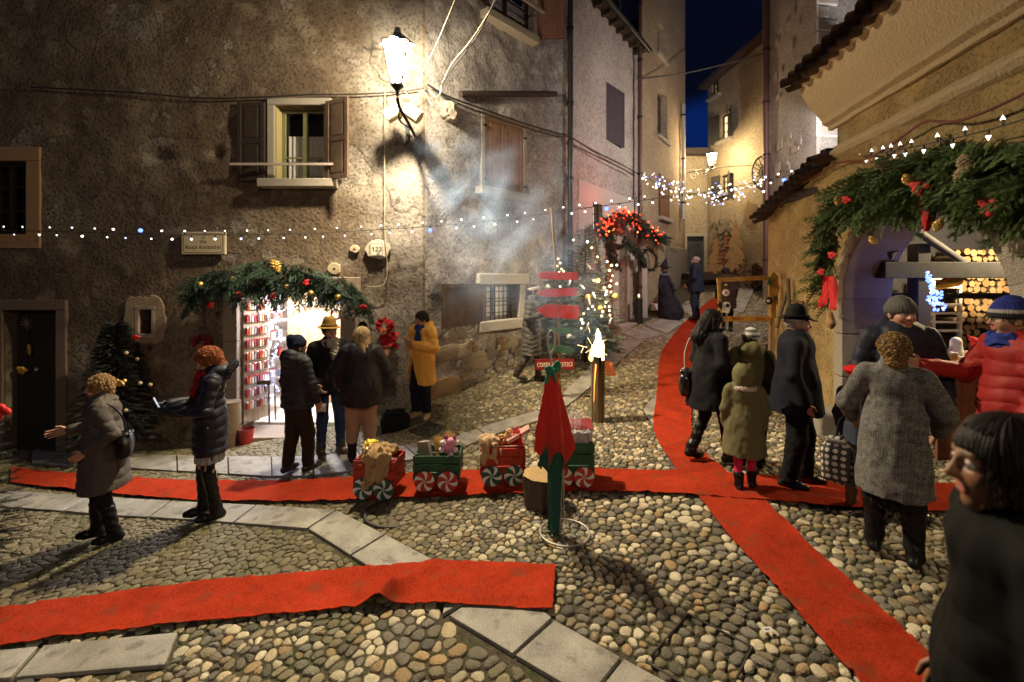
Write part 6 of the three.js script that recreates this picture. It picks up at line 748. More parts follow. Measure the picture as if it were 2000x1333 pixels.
const ballG = new THREE.SphereGeometry(1, 14, 10), bowG = sdfMesh(union([ell([0.5, 0.15, 0], [0.5, 0.34, 0.25]), ell([-0.5, 0.12, 0.05], [0.5, 0.36, 0.25]), ell([0, 0, 0.1], [0.22, 0.22, 0.25]), ell([0.15, -0.42, 0], [0.28, 0.45, 0.2]), ell([-0.3, -0.38, 0.1], [0.25, 0.4, 0.2]), ell([0.1, 0.4, 0.1], [0.35, 0.3, 0.25])], 0.08), [-1.1, -1, -0.4], [1.1, 0.8, 0.5], 0.09);
const coneG = (() => { const l = []; for (let k = 0; k < 60; k++) { const t = k / 60, a = k * 2.4, r = Math.sin(Math.PI * Math.min(0.97, t * 0.85 + 0.12)) * 0.75; l.push(new THREE.ConeGeometry(0.24, 0.34, 5).rotateX(1.9).translate(0, 0, r).rotateY(a).translate(0, 1 - 2 * t, 0)); } return merge(l); })();
const decM = { gold: std([0.62, 0.42, 0.12], 0.35, { metalness: 0.7 }), red: std([0.55, 0.012, 0.014], 0.65), brown: std([0.14, 0.07, 0.03], 0.6), amber: std([0.7, 0.38, 0.08], 0.4), silver: std([0.6, 0.6, 0.6], 0.3, { metalness: 0.6 }), white: std([0.75, 0.72, 0.66], 0.5), dim: std([0.3, 0.22, 0.12], 0.5) };
function deco(parent, kind, p, r, m, name) { const g = kind === 'ball' ? ballG : kind === 'bow' ? bowG : coneG, o = mesh(name ?? { ball: 'bauble', bow: 'bow', cone: 'pine_cone' }[kind], g, m, parent); o.position.copy(p); o.scale.setScalar(r); o.rotation.set(0.3 * n2(p.x * 5, p.y * 5), parent.userData.face ?? 0, n2(p.y * 9, p.x * 4)); return o; }
function garland(o, pts, W, w, step, kinds, len, droop, thick) { // fir fronds along a line, most of them hanging
  const cv = new THREE.CatmullRomCurve3(pts.map(([x, y, ww]) => W.px(x, y, ww ?? w))), L = cv.getLength(), n = Math.round(L / step), list = [], out = V(W.ud, 0, W.ux), along = V(W.ux, 0, -W.ud);
  for (let i = 0; i < n; i++) { const t = (i + rf()) / n, p = cv.getPoint(t); p.y += fr(-thick, thick); p.addScaledVector(out, fr(-0.06, thick * 0.8)); const hang = droop(t), d = V(0, -hang * fr(0.6, 1.2) + (1 - hang) * fr(-0.4, 0.9), 0).addScaledVector(along, fr(-0.8, 0.8)).addScaledVector(out, fr(0, 0.7)); const g = kinds[Math.floor(rf() * 3)]; list.push([g, aim(p, d, fr(0, 6.28), fr(0.7, 1.2) * len(t))]); }
  mesh('foliage', scatter(list), firM, o); return cv;
}
// small lamps on a wire: glowing bulbs share geometry and materials
const bulbG = new THREE.SphereGeometry(1, 10, 8), bulbC = new THREE.ConeGeometry(1, 2.2, 10);
const glowM = { white: glow([1, 0.88, 0.72], 4), cold: glow([0.72, 0.8, 1], 3.5), blue: glow([0.1, 0.18, 1], 3.5), red: glow([1, 0.05, 0.015], 3), orange: glow([1, 0.3, 0.07], 3), warm: glow([1, 0.7, 0.3], 4) };
function bulb(parent, p, r, m, cone) { const o = mesh('light_bulb', cone ? bulbC : bulbG, m, parent); o.position.copy(p); o.scale.setScalar(r); o.castShadow = false; return o; }

{ // shop doorway garland
  const o = thing('fir_garland', 'fir garland with red flowers and a big golden cone over the lit shop doorway', 'garland'), k = sprays('a', 0.3, 300, [0.022, 0.05, 0.03]);
  garland(o, [[378, 585], [392, 552], [450, 534], [530, 520], [610, 534], [680, 560], [724, 602]], FAC, 0.22, 0.0085, k, (t) => 0.75 + 0.5 * Math.sin(Math.PI * t), () => 0.72, 0.1);
  garland(o, [[470, 560], [530, 548], [600, 556], [665, 575]], FAC, 0.26, 0.012, k, () => 1.25, () => 0.95, 0.06);
  for (const [x, y, r] of [[391, 556, 0.045], [455, 545, 0.045], [607, 573, 0.045], [660, 581, 0.05], [560, 560, 0.035]]) deco(o, 'ball', FAC.px(x, y, 0.42), r, decM.gold);
  for (const [x, y] of [[411, 597], [467, 575], [533, 578], [598, 552], [709, 600]]) deco(o, 'bow', FAC.px(x, y, 0.42), 0.058, decM.red);
  deco(o, 'cone', FAC.px(538, 521, 0.36), 0.1, decM.gold, 'golden_cone'); deco(o, 'cone', FAC.px(527, 531, 0.33), 0.1, decM.brown);
}
{ // arch garland
  const o = thing('fir_garland', 'thick fir garland with red bows and gold cones draped over the arch', 'garland'), k = sprays('b', 0.3, 300, [0.075, 0.125, 0.028]); o.userData.face = -1.3;
  garland(o, [[1625, 575], [1618, 500], [1640, 418], [1700, 360], [1790, 322], [1900, 306], [2010, 312], [2090, 345]], RW, 0.26, 0.0058, k, (t) => mix(0.85, 1.2, sstep(0.15, 0.5, t)), (t) => 0.62, 0.15);
  garland(o, [[1690, 400], [1740, 370], [1800, 360], [1850, 352]], RW, 0.3, 0.007, k, () => 1.15, () => 0.95, 0.1); garland(o, [[1880, 350], [1960, 345], [2050, 360]], RW, 0.3, 0.011, k, () => 1.2, () => 0.95, 0.1);
  for (const [x, y, r] of [[1654, 390, 0.06], [1797, 364, 0.085], [1937, 403, 0.085], [1626, 498, 0.06], [1604, 531, 0.055]]) deco(o, 'bow', RW.px(x, y, 0.52), r, decM.red);
  for (const [x, y, r, c] of [[1725, 336, 0.085, 'brown'], [1773, 352, 0.05, 'gold'], [1637, 392, 0.05, 'amber'], [1707, 470, 0.045, 'gold'], [1833, 441, 0.045, 'gold'], [1884, 345, 0.08, 'dim'], [1885, 320, 0.06, 'dim']]) deco(o, 'cone', RW.px(x, y, 0.5), r, decM[c]);
  const rib = (pts, w) => { const cv = new THREE.CatmullRomCurve3(pts.map(([x, y]) => RW.px(x, y, 0.46))), n = 26, p = [], ix = []; for (let i = 0; i <= n; i++) { const q = cv.getPoint(i / n), ww = w * (0.4 + 0.6 * Math.sin(Math.PI * Math.min(1, 0.25 + i / n * 0.6))); for (let j = 0; j <= 6; j++) { const s = (j / 6 - 0.5) * 2; p.push(q.x + RW.ux * s * ww, q.y, q.z - RW.ud * s * ww + 0.0); p[p.length - 3] -= 0.03 * Math.cos(j * 2.4 + i * 0.2); } } for (let i = 0; i < n; i++) for (let j = 0; j < 6; j++) { const a = i * 7 + j; ix.push(a, a + 1, a + 7, a + 1, a + 8, a + 7); } const g = new THREE.BufferGeometry(); g.setAttribute('position', new THREE.Float32BufferAttribute(p, 3)); g.setIndex(ix); g.computeVertexNormals(); return g; };
  const rm = std([0.55, 0.012, 0.014], 0.7, { side: THREE.DoubleSide }); mesh('ribbon', rib([[1622, 540], [1614, 566], [1606, 592], [1603, 600]], 0.1), rm, o); mesh('ribbon', rib([[1624, 540], [1626, 570], [1628, 600], [1629, 606]], 0.075), rm, o); mesh('ribbon', rib([[1797, 372], [1803, 400], [1810, 430], [1812, 452]], 0.035), rm, o);
  const sl = RW.px(1622, 622, 0.46); const h = thing('wooden_clog', 'little wooden clog ornament dangling under the red ribbon of the arch garland', 'ornament'); h.position.copy(sl); mesh('clog', sdfMesh(minus(union([cap([0, 0.05, 0], [0, -0.06, 0.02], 0.035, 0.04), cap([0, -0.06, 0.02], [0, -0.1, 0.02], 0.04, 0.025)], 0.03), ell([0.03, 0.02, 0], [0.03, 0.06, 0.025]), 0.01), [-0.08, -0.16, -0.08], [0.08, 0.12, 0.1], 0.008), M.paleWood, h); mesh('cord', rod(V(0, 0.08, 0), V(0, 0.22, 0), 0.003), M.cable, h);
}
{ // lane doorway garland with red bulbs, wreath beside it
  const o = thing('red_light_garland', 'fir garland glowing with red bulbs over the lane house doorway', 'garland'), k = sprays('c', 0.3, 260, [0.02, 0.035, 0.02], 0.007), pts = [[1172, 452], [1192, 428], [1222, 424], [1255, 446], [1292, 470]];
  const cv = garland(o, pts, ALLEY, 0.34, 0.012, k, () => 1, () => 0.5, 0.12); garland(o, [[1186, 452], [1190, 490], [1196, 510]], ALLEY, 0.3, 0.012, k, () => 0.9, () => 0.9, 0.1); garland(o, [[1215, 462], [1240, 486], [1256, 505]], ALLEY, 0.3, 0.016, k, () => 0.8, () => 0.9, 0.1);
  for (let i = 0; i < 150; i++) { const p = cv.getPoint(fr(0.02, 1)); bulb(o, p.add(V(fr(-0.12, 0.12), fr(-0.24, 0.2), fr(0.05, 0.3))), fr(0.015, 0.026), i % 7 ? glowM.red : glowM.orange); }
  pointLight('red_garland_light', ALLEY.px(1215, 440, 0.75), new THREE.Color().setRGB(1, 0.05, 0.03), 2.6, 0.1);
  const w = thing('door_wreath', 'dark wreath hung beside the lane house door under the red garland', 'wreath'), wc = ALLEY.px(1268, 508, 0.25), list = []; for (let i = 0; i < 70; i++) { const a = i / 70 * 6.28; list.push([k[i % 3], aim(wc.clone().add(V(Math.cos(a) * 0.26, Math.sin(a) * 0.3, Math.cos(a) * -0.2)), V(-Math.sin(a) + fr(-0.4, 0.4), Math.cos(a) + fr(-0.4, 0.4), fr(-0.2, 0.5)), fr(0, 6), 0.6)]); } mesh('foliage', scatter(list), std([0.6, 0.3, 0.35], 0.7, { vertexColors: true, side: THREE.DoubleSide }), w);
}
function firTree(name, label, base, H, R, n, tone, sparseTop, power = 1) {
  const o = thing(name, label, 'fir tree'); o.position.copy(base); mesh('trunk', cyl(0.035, 0.006, H, 8).translate(0, H / 2, 0), std([0.05, 0.035, 0.025], 0.9), o);
  const k = sprays(name + tone[1], 0.34, 230, tone, base.z < -6 ? 0.008 : 0.004), list = [], br = [];
  for (let i = 0; i < n; i++) { const t = Math.pow((i + 0.5) / n, power), y = 0.12 * H + t * 0.85 * H, r = R * Math.pow(1 - t, 0.8) + 0.08, a = i * 2.399 + fr(-0.3, 0.3), dir = V(Math.cos(a), 0.15 - 0.35 * (1 - t), Math.sin(a)); const st = sparseTop ? Math.max(1, Math.round(mix(5, 1, t))) : 4; br.push(rod(V(0, y, 0), V(Math.cos(a) * r * 0.85, y + dir.y * r * 0.7, Math.sin(a) * r * 0.85), 0.008, 0.003, 4)); for (let q = 0; q < st; q++) { const f = st === 1 ? 0.35 : mix(0.15, 0.8, q / (st - 1)); list.push([k[(i + q) % 3], aim(V(Math.cos(a) * r * f, y + dir.y * r * f * 0.8, Math.sin(a) * r * f), dir.clone().add(V(fr(-0.35, 0.35), fr(-0.2, 0.1), fr(-0.35, 0.35))), fr(0, 6), Math.max(0.4, Math.min(1.15, r * 0.95)) * (1.05 - 0.2 * q))]); } }
  mesh('branches', merge(br), std([0.05, 0.035, 0.025], 0.9), o); mesh('crown', scatter(list), firM, o); return o;
}
{ // lit fir by the lane house, small fir behind the signpost
  const b = at(1143, 712, 9.1); b.y = gh(b.x, 9.1); const t = firTree('christmas_tree', 'sparse fir decorated with lights and yellow baubles at the lane house corner', b, 2.72, 0.85, 300, [0.11, 0.15, 0.13], true, 1.35);
  for (const [x, y] of [[1107, 568], [1148, 580], [1100, 690], [1167, 548], [1202, 578], [1172, 603], [1112, 658]]) deco(t, 'ball', at(x, y, 8.6).sub(b), 0.05, y > 650 ? decM.white : decM.amber);
  for (const [x, y] of [[1137, 560], [1112, 552], [1151, 590], [1160, 577], [1148, 637], [1192, 628], [1150, 520]]) { const q = deco(t, 'ball', at(x, y, 8.55).sub(b), 0.022, decM.silver, 'drop_ornament'); q.scale.y = 0.07; }
  const wp = [[1146, 474], [1155, 484], [1168, 500], [1184, 510], [1190, 528], [1196, 520], [1203, 520], [1198, 540], [1195, 548], [1203, 556], [1190, 560], [1180, 562], [1186, 570], [1195, 572], [1200, 580], [1185, 577], [1183, 592], [1180, 600], [1190, 598], [1176, 610], [1158, 600], [1148, 604], [1140, 612], [1134, 626], [1140, 630], [1137, 642], [1190, 614], [1192, 606], [1160, 606], [1176, 616], [1120, 470], [1162, 546]];
  wp.forEach(([x, y], i) => { bulb(t, at(x + fr(-2, 2), y + fr(-2, 2), 8.5 + fr(-0.2, 0.3)).sub(b), fr(0.017, 0.026), i % 3 ? glowM.warm : glowM.white); }); mesh('wire', tube(wp.slice(0, 26).map(([x, y]) => at(x, y, 8.55).sub(b)), 0.004, 120, 4), M.cable, t); pointLight('tree_lights', at(1185, 560, 8.35), lampWarm, 4, 0.1);
  const c = at(1088, 705, 9.3); c.y = gh(c.x, 9.3); const s = firTree('small_fir', 'small blue-green fir behind the arrow signpost', c, 2.1, 0.62, 90, [0.03, 0.055, 0.05], false); [[1090, 506], [1094, 514], [1088, 520], [1097, 526], [1101, 530], [1092, 532], [1099, 536], [1086, 544], [1094, 560], [1096, 567]].forEach(([x, y]) => bulb(s, at(x, y, 8.9).sub(c), 0.02, glowM.warm)); deco(s, 'ball', at(1070, 560, 8.8).sub(c), 0.045, decM.white);
}
{ // dark bushy wreath tree on the wall at the left, decorated door, fir at the picture edge
  const b = FAC.pos(FAC.hit(262, 0)[0], -0.45, 0.34), o = firTree('dark_fir', 'big dark bushy fir set against the house wall under the niche window', b, 1.9, 0.62, 560, [0.008, 0.013, 0.01], false, 0.9);
  for (const [x, y, c] of [[246, 690, 'dim'], [267, 702, 'brown'], [220, 748, 'brown'], [243, 744, 'gold'], [273, 749, 'dim'], [293, 752, 'dim'], [226, 777, 'dim'], [245, 802, 'dim']]) deco(o, 'ball', at(x, y, 6.25).sub(b), 0.026, decM[c]); deco(o, 'bow', at(265, 660, 6.6).sub(b), 0.06, decM.red); deco(o, 'bow', at(233, 748, 6.2).sub(b), 0.07, decM.gold, 'gold_bow');
  const d = thing('door_ornament', 'star, drop and golden bow ornaments hung on the dark door at the far left', 'ornament'); const st = []; for (let i = 0; i < 9; i++) st.push(rod(V(0, 0, 0), V(Math.cos(i * 0.7) * 0.1, Math.sin(i * 0.7) * 0.1, 0), 0.006)); mesh('star', merge(st).translate(...FAC.px(51, 632, -0.1).toArray()), decM.dim, d); const q = deco(d, 'ball', FAC.px(57, 684, -0.1), 0.03, decM.gold, 'drop'); q.scale.y = 0.1; deco(d, 'bow', FAC.px(43, 723, -0.08), 0.09, decM.amber); deco(d, 'ball', FAC.px(71, 722, -0.08), 0.03, decM.silver); mesh('cord', rod(FAC.px(52, 610, -0.1), FAC.px(50, 735, -0.1), 0.004), M.cable, d);
  const e = at(-42, 960, 4.1); e.y = gh(e.x, 4.1); const f = firTree('potted_fir', 'fir with a red bow cut off by the left picture edge', e, 1.3, 0.36, 90, [0.02, 0.035, 0.02], false); deco(f, 'bow', at(-2, 803, 3.95).sub(e), 0.1, decM.red);
}
{ // the long string of white bulbs across the square
  const o = thing('light_string', 'long string of small white bulbs strung across the square to the gatehouse', 'string lights'), cp = [[-30, 450, 6.7], [140, 453, 6.75], [300, 459, 6.8], [440, 459, 6.85], [600, 456, 6.9], [720, 450, 6.95], [830, 443, 7.0], [900, 437, 7.05], [1000, 427, 7.2], [1110, 411, 7.5], [1200, 399, 7.75], [1290, 387, 7.95], [1380, 375, 8.1], [1480, 356, 8.15], [1580, 334, 6.9], [1690, 306, 5.45]].map((c) => at(...c)); for (const [x, y] of [[1800, 284], [1900, 262], [1985, 238], [2080, 205]]) cp.push(RW.px(x, y, 0.42));
  const cv = new THREE.CatmullRomCurve3(cp, false, 'centripetal'), n = 112; mesh('wire', new THREE.TubeGeometry(cv, 300, 0.006, 5), M.cable, o);
  for (let i = 0; i < n; i++) { const p = cv.getPointAt((i + 0.5 + fr(-0.3, 0.3)) / n), s = i % 2 ? 1 : -1, far = clamp(-p.z / 7, 0.75, 1.2), bl = [13, 40, 58, 80].includes(i); mesh('socket', box(0.012, 0.05, 0.012), M.cable, o).position.set(p.x, p.y + s * 0.025, p.z); const b = bulb(o, p.clone().add(V(0, s * 0.06, 0.0)), (bl ? 0.03 : (-p.z < 5.6 ? fr(0.017, 0.022) : fr(0.009, 0.017))) * far, bl ? glowM.blue : i % 5 === 2 ? glowM.cold : glowM.white, -p.z < 5.6 || p.x < -6.5); if (s < 0) b.rotation.z = Math.PI; }
}
{ // dense curtain of bulbs over the lane
  const o = thing('light_curtain', 'dense cluster of white and blue bulbs hanging across the lane', 'string lights'), cv = new THREE.CatmullRomCurve3([[1257, 344, 12.6], [1300, 366, 12.4], [1350, 379, 12.2], [1400, 381, 12.1], [1450, 370, 12.2], [1494, 352, 12.4]].map((c) => at(...c))); mesh('wire', new THREE.TubeGeometry(cv, 60, 0.008, 5), M.cable, o);
  for (let i = 0; i < 135; i++) { const t = rf(), p = cv.getPoint(t), big = rf() < 0.1; bulb(o, p.add(V(fr(-0.05, 0.05), (rf() + rf() - 1.05) * 0.34, fr(-0.15, 0.15))), big ? 0.03 : fr(0.011, 0.019), i % 7 === 0 ? glowM.blue : i % 3 ? glowM.white : glowM.cold); }
}
// ---------------------------------------------------------------- objects on the square
const sideM = (m) => { m.side = THREE.DoubleSide; return m; };
const canvasTex = (w, h, draw) => { const c = document.createElement('canvas'); c.width = w; c.height = h; draw(c.getContext('2d'), w, h); const t = new THREE.CanvasTexture(c); t.colorSpace = THREE.SRGBColorSpace; return t; };
const plate = (w, h, t, m) => { const g = new THREE.PlaneGeometry(w, h); return mesh('lettering', g, std([1, 1, 1], 0.6, { map: t }), m); };
{ // street name plaque and house number
  const R = rect(FAC, 361, 454, 446, 498), w = R.x1 - R.x0, h = R.y1 - R.y0, o = thing('street_sign', 'white plaque reading Via Rosa Antonini on the house front', 'street sign'); FAC.put(o, (R.x0 + R.x1) / 2, (R.y0 + R.y1) / 2, 0.06);
  mesh('plaque', box(w, h, 0.05, 0, 0, 0, 0.012), std([0.55, 0.48, 0.36], 0.6), o); const t = canvasTex(512, 256, (c, W, H) => { c.fillStyle = '#c9b893'; c.fillRect(0, 0, W, H); c.strokeStyle = '#2c2114'; c.lineWidth = 7; c.beginPath(); c.roundRect(16, 14, W - 32, H - 28, 26); c.stroke(); c.fillStyle = '#2c2114'; c.textAlign = 'center'; c.font = 'bold 56px sans-serif'; c.fillText('Via', W / 2, 130); c.font = 'bold 66px sans-serif'; c.fillText('Rosa Antonini', W / 2, 202, W - 70); c.beginPath(); c.arc(W / 2, 56, 13, 0, 7); c.moveTo(W / 2 - 26, 70); c.lineTo(W / 2 + 26, 70); c.lineWidth = 5; c.stroke(); }); plate(w - 0.03, h - 0.03, t, o).position.z = 0.0275;
  const Q = rect(FAC, 721, 474, 759, 502), n = thing('house_number', 'white house number plate reading 123 beside the shop', 'house number'), qw = Q.x1 - Q.x0, qh = Q.y1 - Q.y0; FAC.put(n, (Q.x0 + Q.x1) / 2, (Q.y0 + Q.y1) / 2, 0.06); const ps = []; for (let i = 0; i < 18; i++) { const a = i / 18 * 6.283; ps.push([Math.cos(a) * qw * 0.62 * (1 + 0.12 * n2(i, 3)), Math.sin(a) * qh * 0.66 * (1 + 0.12 * n2(i, 8))]); } mesh('plaster_bed', ext(ps, 0.03, 0.006).translate(0, 0, -0.03), std([0.5, 0.45, 0.36], 0.9), n); mesh('plate', box(qw * 0.72, qh * 0.94, 0.03, -0.01, 0, 0.012, 0.006), M.white, n);
  plate(qw * 0.68, qh * 0.88, canvasTex(128, 128, (c) => { c.fillStyle = '#d8d2c0'; c.fillRect(0, 0, 128, 128); c.strokeStyle = '#333'; c.lineWidth = 4; c.strokeRect(6, 6, 116, 116); c.fillStyle = '#1c1c1e'; c.textAlign = 'center'; c.font = 'bold 62px sans-serif'; c.fillText('123', 64, 86, 108); }), n).position.set(-0.01, 0, 0.0285);
  for (const [x, y, s, lab] of [[694, 487, 0.07, 'pale plaster patch with a hole beside the house number'], [655, 525, 0.1, 'pale triangular plaster patch above the shop garland']]) { const p = []; for (let i = 0; i < 9; i++) { const a = i / 9 * 6.28; p.push([Math.cos(a) * s * (1 + 0.25 * n2(i, x)), Math.sin(a) * s * 0.8 * (1 + 0.25 * n2(x, i))]); } const q = thing('plaster_patch', lab, 'plaster patch'); FAC.put(q, FAC.hit(x, y)[0], FAC.hit(x, y)[1], 0.02); mesh('patch', ext(p, 0.02, 0.008), std([0.5, 0.42, 0.28], 0.95), q); mesh('hole', box(0.04, 0.02, 0.02, 0, 0, 0.026, 0.005), M.dark, q); }
}
{ // arrow signpost
  const d = 7.2, x = (1092 - HX) / FOC * d, g0 = gh(x, d), o = thing('signpost', 'rough pole with three red and two green arrow boards', 'signpost'), pt = (px, py, dd = d) => at(px, py, dd).sub(V(x, g0, -d)); o.position.set(x, g0, -d);
  mesh('pole', tube([V(0.02, -0.05, 0), pt(1091, 700), pt(1089, 620), pt(1084, 560), pt(1085, 520), pt(1080, 450), pt(1077, 405)], 0.022, 60, 8), wood([0.3, 0.19, 0.09]), o);
  const arrow = (name, x0, x1, y, hpx, dirL, m, tilt) => { const a = pt(x0, y, d - 0.05), b = pt(x1, y, d - 0.05), w = b.x - a.x, h = hpx / FOC * d, t = h * 0.75, pts = dirL ? [[0, 0], [t, h / 2], [w, h / 2], [w, -h / 2], [t, -h / 2]] : [[0, h / 2], [w - t, h / 2], [w, 0], [w - t, -h / 2], [0, -h / 2]]; const q = mesh(name, ext(pts, 0.018, 0.003), m, o); q.position.set(a.x, a.y, a.z); q.rotation.z = tilt; };
  const rd = wood([0.5, 0.02, 0.025]), gr = wood([0.02, 0.11, 0.06]); arrow('arrow_board', 1050, 1128, 538, 14, 1, rd, -0.03); arrow('arrow_board', 1051, 1127, 574, 15, 1, rd, 0.05); arrow('arrow_board', 1048, 1130, 606, 25, 1, rd, -0.06); arrow('arrow_board', 1072, 1123, 645, 10, 0, gr, -0.02); arrow('arrow_board', 1073, 1122, 680, 12, 0, gr, -0.1);
  const a = pt(1045, 712, d - 0.04), b = pt(1122, 712, d - 0.04), w = b.x - a.x, h = 0.17, q = sub('name_board', o); q.position.set((a.x + b.x) / 2, a.y, a.z); q.rotation.z = 0.02; mesh('board', box(w, h, 0.02, 0, 0, 0, 0.004), wood([0.28, 0.018, 0.02]), q);
  plate(w * 0.97, h * 0.92, canvasTex(512, 128, (c) => { c.fillStyle = '#8a1716'; c.fillRect(0, 0, 512, 128); c.fillStyle = '#e9ddcc'; c.textAlign = 'center'; c.font = 'bold 76px sans-serif'; c.fillText('COPPI ARTISTICI', 256, 92, 480); }), q).position.z = 0.0125;
}
{ // burning log torch
  const d = 6.45, x = (1168 - HX) / FOC * d, g = gh(x, d), o = thing('log_torch', 'upright split log burning at the top as a torch', 'torch'); o.position.set(x, g, -d); const H = 0.92, r = 0.093;
  for (let k = 0; k < 4; k++) { const a0 = k * Math.PI / 2 + 0.5, s = new THREE.Shape(); s.moveTo(0.008, 0.008); for (let i = 0; i <= 8; i++) { const a = 0.06 + i / 8 * (Math.PI / 2 - 0.12), q = r * (1 + 0.05 * n2(k + i * 0.4, 2)); s.lineTo(Math.cos(a) * q, Math.sin(a) * q); } s.closePath(); const gg = new THREE.ExtrudeGeometry(s, { depth: H - 0.05 * (k % 2), bevelEnabled: false, steps: 8 }).rotateX(-Math.PI / 2).rotateY(a0); paint(gg, (X, Y, Z) => { const c = sstep(0.62, 0.9, Y + 0.06 * n2(X * 30, Z * 30)), b = 0.8 + 0.3 * n2(X * 40 + Z * 30, Y * 5); return [mix(0.19, 0.012, c) * b, mix(0.125, 0.01, c) * b, mix(0.055, 0.008, c) * b]; }); mesh('log_quarter', gg, std([1, 1, 1], 0.95, { vertexColors: true, side: THREE.DoubleSide, bumpMap: woodTex, bumpScale: 0.006 }), o); }
  const fl = (px, py, h, w, seed) => { const p = at(px, py, d).sub(o.position), f = union([cap([0, 0, 0], [0.01, h * 0.55, 0], w, w * 0.75), cap([0.01, h * 0.5, 0], [0.02 * (seed - 1), h, 0], w * 0.7, w * 0.12), cap([w * 0.5, h * 0.1, 0], [w * 0.7, h * 0.6, 0.01], w * 0.5, w * 0.1)], 0.03); return sdfMesh((X, Y, Z) => f(X, Y, Z) + 0.012 * n3(X * 18 + seed, Y * 9, Z * 18), [-0.15, -0.1, -0.15], [0.17, h + 0.1, 0.15], 0.009).translate(p.x, p.y, p.z); };
  const fm = glow([1, 0.66, 0.26], 11), a = mesh('flame', fl(1168, 705, 0.44, 0.075, 1), fm, o), b = mesh('flame', fl(1155, 702, 0.2, 0.034, 2), glow([1, 0.5, 0.12], 5), o); a.castShadow = b.castShadow = false;
  mesh('glowing_slit', merge([rod(at(1164, 712, d - 0.1).sub(o.position), at(1161, 752, d - 0.098).sub(o.position), 0.009, 0.004), rod(at(1161, 752, d - 0.098).sub(o.position), at(1160, 785, d - 0.096).sub(o.position), 0.004, 0.002)]), glow([1, 0.3, 0.06], 3), o);
  for (const [x0, y0, x1, y1] of [[1148, 660, 1155, 672], [1143, 690, 1152, 684], [1128, 674, 1147, 679], [1135, 690, 1140, 678], [1150, 640, 1152, 650], [1175, 668, 1184, 664], [1178, 690, 1186, 694]]) mesh('ember', rod(at(x0, y0, d).sub(o.position), at(x1, y1, d).sub(o.position), 0.001), fm, o);
  pointLight('torch_flame', V(x + 0.0, g + H + 0.13, -d), new THREE.Color().setRGB(1, 0.5, 0.16), 5, 0.08);
  const c = thing('orange_pennant', 'orange paper pennant tied to the burning log', 'pennant'); c.position.copy(at(1178, 712, d)); const pg = new THREE.PlaneGeometry(0.13, 0.2, 6, 8), pp = pg.attributes.position; for (let i = 0; i < pp.count; i++) { const X = pp.getX(i), Y = pp.getY(i); pp.setXYZ(i, X + 0.06 - (Y - 0.1) * 0.25, Y - 0.06, 0.02 * Math.sin(X * 30)); } pg.computeVertexNormals(); mesh('sheet', pg, new THREE.MeshPhysicalMaterial({ color: new THREE.Color().setRGB(0.75, 0.25, 0.1), roughness: 1, transmission: 0.4, side: THREE.DoubleSide }), c);
}
